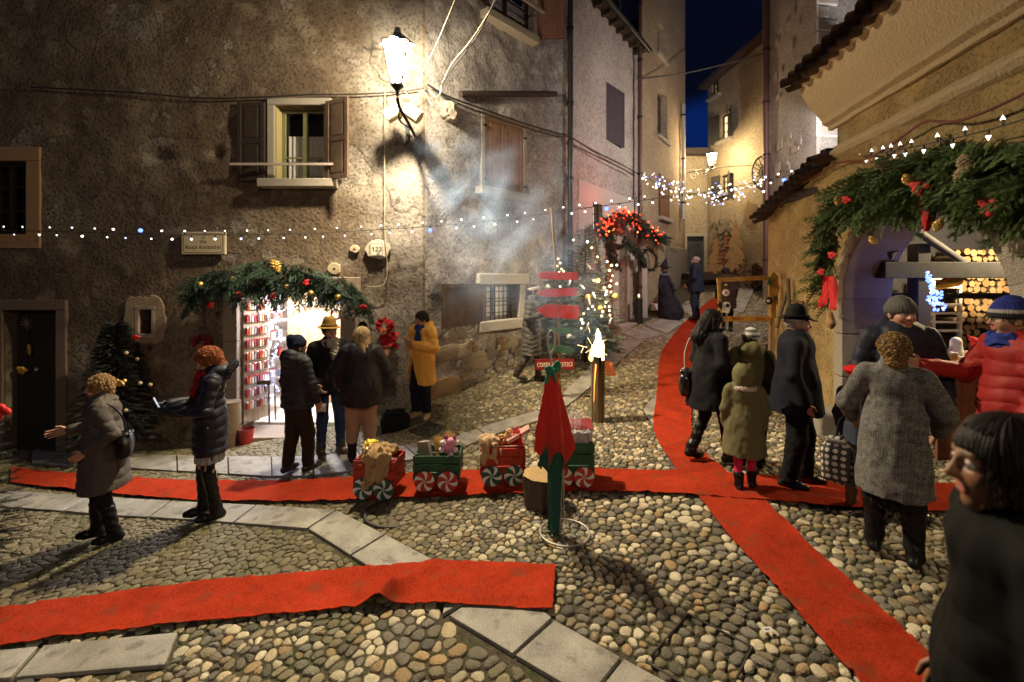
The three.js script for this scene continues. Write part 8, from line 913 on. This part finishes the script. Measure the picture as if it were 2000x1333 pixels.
{ // cables
  const cab = (lab, pts, r, m = M.cable) => { const o = thing('cable', lab, 'cable'); mesh('strand', tube(pts, r, pts.length * 10, 6), m, o); return o; }, wm = std([0.5, 0.44, 0.3], 0.6);
  cab('dark cable along the house front from the lantern to the left', [[60, 170], [260, 181], [400, 192], [500, 190], [600, 185], [700, 184], [790, 178], [835, 172]].map(([x, y]) => FAC.px(Math.min(x, 829), y, 0.1)), 0.012);
  const b = cab('bundle of dark cables dropping from the lantern along the turned wall to the lane', [...[[836, 166], [870, 186], [940, 212], [1020, 240], [1080, 258], [1112, 266]].map(([x, y]) => SEC.px(x, y, 0.12)), ...[[1118, 270], [1170, 300], [1215, 322], [1246, 340]].map(([x, y]) => ALLEY.px(x, y, 0.15))], 0.018); mesh('strand', tube([...[[845, 175], [880, 195], [950, 224], [1020, 248], [1085, 266], [1110, 268]].map(([x, y]) => SEC.px(x, y, 0.14)), ...[[1120, 272], [1180, 310], [1240, 342]].map(([x, y]) => ALLEY.px(x, y, 0.18))], 0.012, 60, 6), M.cable, b);
  cab('pale cable rising from the lantern out of the picture top', [at(822, 146, 6.9), at(850, 90, 6.4), at(888, 0, 5.6), at(920, -80, 5.2)], 0.005, wm); const w = cab('thick pair of pale cables rising steeply across the turned wall', [at(862, 166, 6.95), at(880, 128, 6.7), at(920, 78, 6.2), at(972, -6, 5.5), at(1010, -80, 5.0)], 0.008, wm); mesh('strand', tube([at(862, 166, 6.95), at(884, 134, 6.7), at(930, 72, 6.2), at(962, 10, 5.6), at(1000, -80, 5.0)], 0.01, 50, 6), M.cable, w); mesh('strand', tube([at(838, 176, 6.9), at(850, 190, 6.95), at(860, 182, 7.0), at(862, 166, 6.95)], 0.01, 30, 6), wm, w);
  cab('thin loops of loose wire hanging under the lantern', [at(790, 178, 6.9), at(803, 195, 7.0), at(800, 218, 7.05), at(812, 190, 7.0), at(826, 178, 6.95), at(840, 200, 7.05), at(845, 206, 7.05)], 0.008, wm); cab('thin vertical wire down the house front left of the lantern', [at(752, 178, 7.08), at(751, 300, 7.08), at(751, 440, 7.1), at(750, 555, 7.1), at(718, 560, 7.1)], 0.006, wm);
  cab('dark cable crossing the lane between the tall house and the tower', [at(1247, 154, 13.2), at(1330, 144, 13.6), at(1420, 124, 14.0), at(1492, 104, 14.4)], 0.022); cab('cable across the lane behind the lantern', [at(1342, 338, 17.2), at(1400, 328, 16.5), at(1490, 322, 14.6)], 0.012);
  cab('reddish cable sagging along the gatehouse above the bulbs', [...[[2060, 150], [1990, 188], [1900, 228], [1860, 238], [1808, 238]].map(([x, y]) => RW.px(x, y, 0.14)), ...[[1770, 262], [1730, 290], [1690, 312], [1640, 318], [1600, 340], [1540, 380], [1505, 425], [1488, 418]].map(([x, y]) => RW.px(x, y, 0.1))], 0.013, std([0.18, 0.05, 0.03], 0.6));
  const cs = thing('stone_corbel', 'pale broken stone corbel sticking out of the turned wall below the cables', 'corbel'); cs.position.copy(SEC.px(876, 218, 0.05)); mesh('stone', sdfMesh((x, y, z) => rbox([0, 0, 0], [0.13, 0.14, 0.1], 0.05)(x, y, z) + 0.03 * n3(x * 9, y * 9, z * 9), [-0.22, -0.22, -0.2], [0.22, 0.22, 0.2], 0.014), M.stoneTrim, cs);
  const fn = thing('iron_fan_sign', 'half-round wrought iron lattice standing out from the tower pipe', 'ironwork'); fn.position.copy(at(1494, 338, 14.3)); const l = [new THREE.TorusGeometry(0.46, 0.025, 6, 30, Math.PI).rotateZ(Math.PI / 2), rod(V(0, -0.46, 0), V(0, 0.46, 0), 0.025)]; for (let i = 0; i < 9; i++) { const a = Math.PI / 2 + (i + 0.5) / 9 * Math.PI; l.push(rod(V(0, 0, 0), V(Math.cos(a) * 0.46, Math.sin(a) * 0.46, 0), 0.014)); } l.push(new THREE.TorusGeometry(0.2, 0.016, 6, 20, Math.PI).rotateZ(Math.PI / 2)); mesh('lattice', merge(l).scale(0.85, 1.15, 1), M.iron, fn);
}
{ // up the lane
  const wm = wood([0.5, 0.3, 0.1]);
  for (const [px, d, h, w, lab] of [[1396, 16.9, 1.55, 0.8, 'shorter cut-out wooden fir by the stacked red slats'], [1436, 16.5, 2.0, 1.0, 'taller cut-out wooden fir right of the stacked red slats']]) { const o = thing('wooden_fir', lab, 'wooden tree'), x = (px - HX) / FOC * d, pts = [[-0.06, 0], [0.06, 0], [0.06, 0.12]]; for (let i = 0; i < 4; i++) { pts.push([w * (0.5 - i * 0.11), 0.12 + i * h * 0.22], [w * (0.22 - i * 0.05), 0.12 + (i + 1) * h * 0.21]); } pts.push([0, h]); for (let i = 3; i >= 0; i--) pts.push([-w * (0.22 - i * 0.05), 0.12 + (i + 1) * h * 0.21], [-w * (0.5 - i * 0.11), 0.12 + i * h * 0.22]); pts.push([-0.06, 0.12]); o.position.set(x, Math.max(gh(x, d), EYE - (534 - HY) / FOC * d - 0.05), -d); mesh('board', ext(pts, 0.04, 0.004), wm, o); mesh('back_stay', rod(V(0, 0.7, 0), V(0, 0, -0.4), 0.02), wm, o); }
  const st = thing('slat_tree', 'stack of red slats on a post, like a stylised tree', 'decoration'); st.position.copy(at(1417, 480, 16.8)); for (let i = 0; i < 8; i++) mesh('slat', box(0.3 + 0.03 * i, 0.05, 0.03, 0.1 - 0.02 * i, 0.35 - i * 0.14, 0, 0.005), wood([0.45, 0.06, 0.03]), st); mesh('post', box(0.06, 2.0, 0.04, 0.03, -0.5, -0.04), wm, st); mesh('star', merge([0, 1, 2].map((k) => rod(V(Math.cos(k * 1.05) * 0.14 + 0.26, Math.sin(k * 1.05) * 0.14 + 0.42, 0), V(-Math.cos(k * 1.05) * 0.14 + 0.26, -Math.sin(k * 1.05) * 0.14 + 0.42, 0), 0.014))), M.iron, st);
  const wr = thing('hanging_wreath', 'dark leafy bunch hung on the ochre house beside the red slats', 'wreath'), wc = at(1409, 460, 16.9), k = sprays('w', 0.3, 200, [0.02, 0.04, 0.025]), li = []; for (let i = 0; i < 60; i++) li.push([k[i % 3], aim(wc.clone().add(V(fr(-0.28, 0.28), fr(-0.62, 0.6), fr(-0.1, 0.1))), V(fr(-1, 1), fr(-1, 0.3), fr(-0.3, 0.7)), fr(0, 6), 0.9)]); mesh('foliage', scatter(li), firM, wr);
  const bs = thing('brush_pile', 'dark pile of brushwood beside the wooden firs', 'brushwood'), bc = at(1464, 520, 15.8); bc.y = gh(bc.x, 15.8); bs.position.copy(bc); mesh('twigs', sdfMesh((x, y, z) => ell([0, 0.2, 0], [0.55, 0.55, 0.4])(x, y, z) + 0.12 * n3(x * 5, y * 5, z * 5), [-0.8, -0.2, -0.7], [0.8, 1, 0.7], 0.03), std([0.1, 0.055, 0.025], 0.95), bs);
  const pl = thing('dark_platform', 'long low dark plank platform at the foot of the ochre house', 'platform'), pc = at(1425, 534, 16.2); pl.position.copy(pc); mesh('planks', box(3.0, 0.22, 0.9, 0, -0.12, -0.1, 0.01), wood([0.05, 0.03, 0.022]), pl);
  const wt = thing('witch_doll', 'dark life-size witch doll in a wide gown seated by the lane house', 'doll'), wd = 13.0, wx = (1303 - HX) / FOC * wd, wy = gh(wx, wd); wt.position.set(wx, wy, -wd); const gm = cloth([0.02, 0.018, 0.026]); mesh('gown', sdfMesh((x, y, z) => union([cap([0.1, 0.15, 0], [-0.05, 0.75, 0], 0.36, 0.2), cap([-0.05, 0.7, 0], [-0.08, 1.15, 0], 0.17, 0.13), cap([-0.15, 1.1, 0.05], [-0.3, 0.85, 0.2], 0.06, 0.05), cap([0.0, 1.1, 0.05], [0.14, 0.8, 0.2], 0.06, 0.05)], 0.06)(x, y, z) + 0.02 * n3(x * 7, y * 4, z * 7), [-0.6, -0.1, -0.5], [0.7, 1.4, 0.5], 0.025), gm, wt); mesh('head', new THREE.SphereGeometry(0.1, 14, 12).translate(-0.08, 1.36, 0.02), std([0.1, 0.07, 0.06], 0.8), wt); mesh('hat', merge([new THREE.ConeGeometry(0.12, 0.3, 14).rotateZ(-0.25).translate(-0.05, 1.58, 0), cyl(0.2, 0.2, 0.015, 18).rotateZ(-0.1).translate(-0.07, 1.44, 0)]), gm, wt); mesh('collar', new THREE.TorusGeometry(0.1, 0.03, 8, 16).rotateX(1.57).translate(-0.08, 1.22, 0), std([0.1, 0.13, 0.25], 0.8), wt);
  const bx = thing('gift_basket', 'red basket of bottles beside a white box near the witch doll', 'basket'), bp = onGround(1290, 606); bx.position.copy(bp.v); mesh('basket', cyl(0.22, 0.26, 0.28, 16).translate(0.05, 0.14, 0), std([0.22, 0.03, 0.025], 0.7), bx); mesh('box', box(0.22, 0.2, 0.2, -0.22, 0.1, 0.1, 0.01), M.white, bx); for (let i = 0; i < 4; i++) mesh('bottle', rod(V(-0.08 + i * 0.08, 0.25, 0), V(-0.12 + i * 0.11, 0.46, 0.02), 0.03, 0.015), i % 2 ? decM.amber : decM.brown, bx);
  const pr = thing('stone_post', 'pale stone post at the foot of the lane house steps', 'post'), pp = onGround(1262, 625); pr.position.copy(pp.v).add(V(0, -0.06, -0.3)); mesh('shaft', worldUV(box(0.22, 1.5, 0.2, 0, 0.75, 0, 0.03)), std([0.42, 0.38, 0.34], 0.85, { bumpMap: bumpAt(2), bumpScale: 0.01 }), pr); const pa = thing('paper_notice', 'white paper notice pinned askew beside the lane house door', 'notice'); pa.position.copy(pr.position).add(V(-0.22, 1.72, 0.1)); pa.rotation.set(0, 0, 0.6); mesh('sheet', box(0.24, 0.3, 0.008), M.white, pa);
  const cn = thing('candle_lantern', 'black pedestal with a small burning candle by the lane house steps', 'candle'), cp = onGround(1248, 632); cn.position.copy(cp.v); mesh('pedestal', cyl(0.1, 0.1, 0.7, 14).translate(0, 0.33, 0), M.iron, cn); mesh('candle', cyl(0.03, 0.03, 0.05, 10).translate(0, 0.7, 0), M.white, cn); mesh('candle_flame', new THREE.SphereGeometry(0.02, 10, 8).scale(1, 1.7, 1).translate(0, 0.755, 0), glow([1, 0.6, 0.2], 6), cn);
  const fl = thing('flower_tub', 'dark planter with a red watering can by the garden wall', 'planter'), fp = onGround(1512, 716); fl.position.copy(fp.v).add(V(0.12, 0, 0)); mesh('tub', cyl(0.2, 0.26, 0.4, 18).translate(0, 0.2, 0), std([0.03, 0.022, 0.018], 0.8), fl); mesh('red_cone', new THREE.ConeGeometry(0.09, 0.22, 14).translate(0.0, 0.52, 0.1), std([0.45, 0.06, 0.03], 0.6), fl); const fk = sprays('t', 0.25, 160, [0.05, 0.045, 0.02]), fi = []; for (let i = 0; i < 30; i++) { const a = i * 2.4; fi.push([fk[i % 3], aim(V(Math.cos(a) * 0.1, 0.42, Math.sin(a) * 0.1), V(Math.cos(a), fr(0.3, 1.6), Math.sin(a)), fr(0, 6), 0.9)]); } mesh('foliage', scatter(fi), firM, fl);
  const lad = thing('leaning_poles', 'two rough poles leaning on the garden wall with a small wooden bracket', 'poles'); mesh('pole', tube([RW.px(1540, 545, 0.1), RW.px(1542, 600, 0.14), RW.px(1546, 680, 0.3)], 0.028, 16, 7), M.midWood, lad); mesh('pole', tube([RW.px(1541, 565, 0.1), RW.px(1532, 590, 0.15), RW.px(1518, 640, 0.3)], 0.025, 16, 7), M.midWood, lad); mesh('bracket', merge([rod(RW.px(1545, 588, 0.08), RW.px(1570, 590, 0.08), 0.012), rod(RW.px(1569, 589, 0.08), RW.px(1569, 605, 0.08), 0.016)]), M.midWood, lad);
}
{ // courtyard stall behind the arch
  const D = (x, y, d) => at(x, y, d), cy = thing('courtyard_wall', 'dark courtyard walls and beams behind the arch', 'wall'); const dk = std([0.05, 0.048, 0.06], 0.9, { bumpMap: bumpAt(1), bumpScale: 0.02 });
  mesh('back_wall', box(5.2, 4.4, 0.15, 7.5, 1.9, -7.25), dk, cy); mesh('side_wall', box(0.15, 4.4, 5.5, 10, 1.9, -4.8), dk, cy); mesh('ceiling_boards', worldUV(box(6, 0.1, 6, 7.4, 3.35, -4.6)), wood([0.04, 0.035, 0.04]), cy);
  for (const [a, b, r] of [[[1735, 500, 5.6], [1830, 410, 5.6], 0.07], [[1760, 430, 5.3], [1900, 525, 5.9], 0.05]]) mesh('brace', rod(D(...a), D(...b), r, r, 4), wood([0.06, 0.055, 0.07]), cy); mesh('beam', worldUV(box(2.2, 0.2, 0.2, 0, 0, 0, 0.01)).translate(...D(1890, 528, 5.7).toArray()), wood([0.03, 0.028, 0.035]), cy); mesh('post', worldUV(box(0.16, 2.6, 0.16, 0, 0, 0, 0.01)).translate(D(1795, 0, 5.7).x, 1.2, -5.7), wood([0.05, 0.048, 0.06]), cy); mesh('crossbar', box(3.4, 0.07, 0.06, 0, 0, 0).translate(...D(1930, 578, 5.9).toArray()), M.iron, cy);
  const dl = thing('gate_leaf', 'dark blue-black wooden gate leaf folded back inside the arch', 'gate'); dl.position.set(4.55, 0.05, -6.15); dl.rotation.y = 0.35; for (let i = 0; i < 5; i++) mesh('plank', worldUV(box(0.17, 2.35, 0.05, 0.1 + i * 0.176, 1.18, 0, 0.006)), wood([0.03, 0.03, 0.042]), dl); for (const y of [0.4, 1.9]) mesh('ledge', box(0.88, 0.1, 0.03, 0.45, y, 0.042), wood([0.025, 0.025, 0.035]), dl);
  // stacked firewood
  const lp = thing('firewood_stack', 'tall stack of split round firewood lit behind the stall', 'firewood'), ends = [0, 1, 2].map((k) => { const t = tex(64, 64, (u, v) => { const r = Math.hypot(u - 0.5, v - 0.5) * 2, q = 0.85 + 0.25 * Math.sin(r * 30 + k) + 0.3 * tiled(u, v, 5, 2, k); return r > 0.92 ? [0.1, 0.06, 0.035] : [[0.5, 0.45, 0.54][k] * q, [0.33, 0.27, 0.37][k] * q, [0.16, 0.12, 0.2][k] * q]; }); return [std([0.09, 0.06, 0.04], 0.95), std([1, 1, 1], 0.85, { map: t }), M.dark]; }), x0 = D(1846, 0, 6.7).x; let c = 0;
  for (let row = 0; row < 16 && c < 290; row++) for (let x = x0 + (row % 2) * 0.045; x < x0 + 1.6 && c < 290; ) { const r = fr(0.034, 0.056); x += r; const o = mesh('log', cyl(r, r, 0.32, 9).rotateX(Math.PI / 2), ends[c % 3], lp); o.position.set(x, 1.12 + row * 0.088 + fr(-0.012, 0.012), -6.72 + fr(-0.03, 0.03)); if (x > x0 + 0.35 && row < 3) { lp.remove(o); } else c++; x += r; }
  // counter and goods
  const ct = thing('stall_counter', 'reddish wooden stall counter inside the arch', 'counter'), cd = 5.15, cx0 = D(1828, 0, cd).x, cx1 = cx0 + 1.9, cyT = EYE - (707 - HY) / FOC * cd; for (let i = 0; i < 7; i++) mesh('front_board', worldUV(box(0.265, cyT - 0.1, 0.03, cx0 + 0.14 + i * 0.27, cyT / 2, -cd, 0.004)), wood([0.3, 0.09, 0.04]), ct); mesh('counter_top', worldUV(box(1.95, 0.04, 0.75, (cx0 + cx1) / 2, cyT, -cd - 0.3, 0.006)), std([0.45, 0.3, 0.2], 0.25), ct);
  const nut = mesh('walnuts', (() => { const l = []; for (let i = 0; i < 120; i++) { const a = fr(0, 6.28), r = Math.sqrt(rf()) * 0.2; l.push(new THREE.SphereGeometry(fr(0.018, 0.03), 7, 5).translate(D(1822, 0, 5.4).x + Math.cos(a) * r, cyT + 0.05 + (0.2 - r) * fr(0, 0.9), -5.4 + Math.sin(a) * r * 0.7)); } return merge(l); })(), std([0.42, 0.17, 0.06], 0.5)); tag(nut, 'heap of brown nuts on the counter behind the man in the beanie', 'nuts', null, 'stuff');
  const gd = (name, lab, cat, px, py, d, f) => { const o = thing(name, lab, cat); o.position.copy(D(px, py, d)); f(o); return o; };
  gd('santa_plush', 'santa plush with a red cap on the stall counter', 'plush toy', 1908, 690, 5.3, (o) => { mesh('body', sdfMesh(union([ell([0, -0.02, 0], [0.08, 0.1, 0.07]), ell([0, 0.1, 0.01], [0.06, 0.06, 0.06])], 0.02), [-0.12, -0.15, -0.1], [0.12, 0.2, 0.1], 0.01), std([0.5, 0.015, 0.015], 0.9), o); mesh('cap', new THREE.ConeGeometry(0.06, 0.16, 12).rotateZ(0.9).translate(-0.05, 0.16, 0), std([0.5, 0.015, 0.015], 0.9), o); mesh('beard', new THREE.SphereGeometry(0.06, 12, 10).scale(1, 0.8, 0.7).translate(0, 0.05, 0.05), M.white, o); });
  gd('white_figurine', 'white figurine standing on the stall counter', 'figurine', 1868, 684, 5.3, (o) => mesh('body', sdfMesh(union([cap([0, -0.1, 0], [0, 0.02, 0], 0.085, 0.06), ell([0, 0.09, 0], [0.055, 0.06, 0.055])], 0.03), [-0.12, -0.2, -0.12], [0.12, 0.18, 0.12], 0.01), M.white, o)); for (let i = 0; i < 9; i++) gd('jam_jar', 'jam jar in the row along the stall counter', 'jar', 1836 + i * 9, 700 + (i % 3) * 4, 5.25 - 0.1 * (i % 2), (o) => { o.userData.group = 'jam jars on the counter'; mesh('glass_body', cyl(0.035, 0.035, 0.09, 12), std([[0.6, 0.3, 0.08], [0.5, 0.06, 0.03], [0.65, 0.5, 0.25]][i % 3], 0.2), o); mesh('lid', cyl(0.037, 0.037, 0.02, 12).translate(0, 0.055, 0), i % 2 ? M.white : M.gold, o); });
  const rk = thing('white_shelf_rack', 'white shelf rack behind the blue lights', 'rack'); rk.position.set(D(1850, 0, 6.3).x, 0, -6.35); for (let i = 0; i < 8; i++) mesh('rung', box(0.5, 0.03, 0.03, 0, 1.35 + i * 0.12, 0), M.white, rk); for (const s of [-0.12, 0.25]) mesh('upright', box(0.04, 2.2, 0.04, s, 1.2, -0.03), M.white, rk);
  gd('toy_bird', 'yellow and orange toy bird hanging in the stall', 'toy', 1852, 556, 5.8, (o) => { mesh('body', sdfMesh(union([cap([-0.16, -0.05, 0], [0.12, 0.04, 0], 0.03, 0.055), cap([0.1, 0.04, 0], [0.2, 0.09, 0], 0.03, 0.012)], 0.03), [-0.25, -0.15, -0.1], [0.26, 0.18, 0.1], 0.01), std([0.75, 0.42, 0.03], 0.6), o); mesh('wing', sdfMesh(cap([-0.1, 0.02, 0], [0.06, 0.12, 0], 0.02, 0.035), [-0.2, -0.1, -0.1], [0.16, 0.2, 0.1], 0.01), std([0.6, 0.12, 0.02], 0.6), o); });
  const bl = thing('blue_light_star', 'bright blue and white cluster of lights hanging in the stall', 'string lights'); const bp = [[1815, 540], [1818, 552], [1822, 568], [1830, 578], [1826, 590], [1836, 600], [1820, 586]]; for (let i = 0; i < 95; i++) { const q = bp[i % 7]; bulb(bl, D(q[0] + fr(-9, 9) * (i % 7 < 3 ? 0.5 : 1.3), q[1] + fr(-8, 8), 5.35 + fr(-0.06, 0.06)), fr(0.009, 0.016), i % 6 ? glowM.blue : glowM.cold); } mesh('wire', tube(bp.map(([x, y]) => D(x, y, 5.36)), 0.004, 40, 4), M.cable, bl); pointLight('blue_star_light', D(1824, 575, 5.2), new THREE.Color().setRGB(0.12, 0.2, 1), 0.1, 0.1);
  const hp = V(6.3, 2.75, -5.3), hl = thing('stall_lamp', 'unseen warm bulb over the stall counter, lighting the stall behind the arch', 'lamp'); hl.position.copy(hp); mesh('lamp_bulb', new THREE.SphereGeometry(0.045, 14, 10), glow([1, 0.75, 0.4], 6), hl); mesh('cord', rod(V(0, 0.04, 0), V(0, 0.55, 0), 0.005), M.cable, hl); pointLight('stall_lamp', hp, lampWarm, 19, 0.045);  // bulb out of view, placed to light the firewood and counter
}
{ // thin smoke drifting from the torch past the turned wall: soft curved veils
  const o = tag(thing('smoke', 'thin bluish smoke drifting from the torch along the turned wall', 'smoke'), null, null, null, 'stuff');

  const at2 = tex(256, 256, (u, v) => { const e = Math.pow(Math.sin(Math.PI * u), 1.4) * Math.pow(Math.sin(Math.PI * v), 1.4); return clamp(e * (0.45 + 1.0 * tiled(u, v, 3, 4, 2))) * 0.2; }, 0, false);
  const m = std([0.42, 0.62, 1], 1, { transparent: true, alphaMap: at2, side: THREE.DoubleSide });
  for (const [px, py, d, w, h, s] of [[1120, 610, 6.7, 1.5, 1.3, 1], [1030, 520, 6.9, 2.6, 1.9, 2], [940, 430, 6.8, 3.0, 2.4, 3], [870, 400, 6.7, 2.6, 2.2, 4], [960, 500, 7.1, 2.6, 2.2, 5], [930, 390, 7.0, 2.6, 2.0, 6], [1060, 440, 7.2, 2.2, 2.2, 7]]) { const g = new THREE.PlaneGeometry(w, h, 16, 16), p = g.attributes.position; for (let i = 0; i < p.count; i++) p.setZ(i, 0.16 * n2(p.getX(i) * 1.3 + s, p.getY(i) * 1.3)); g.computeVertexNormals(); const q = mesh('veil', g, m, o); q.position.copy(at(px, py, d)); q.rotation.set(0.1 * (s % 5) - 0.3, 0.2 * ((s % 5) - 2), 0.4); q.castShadow = false; }
}
renderer.render(scene, camera);
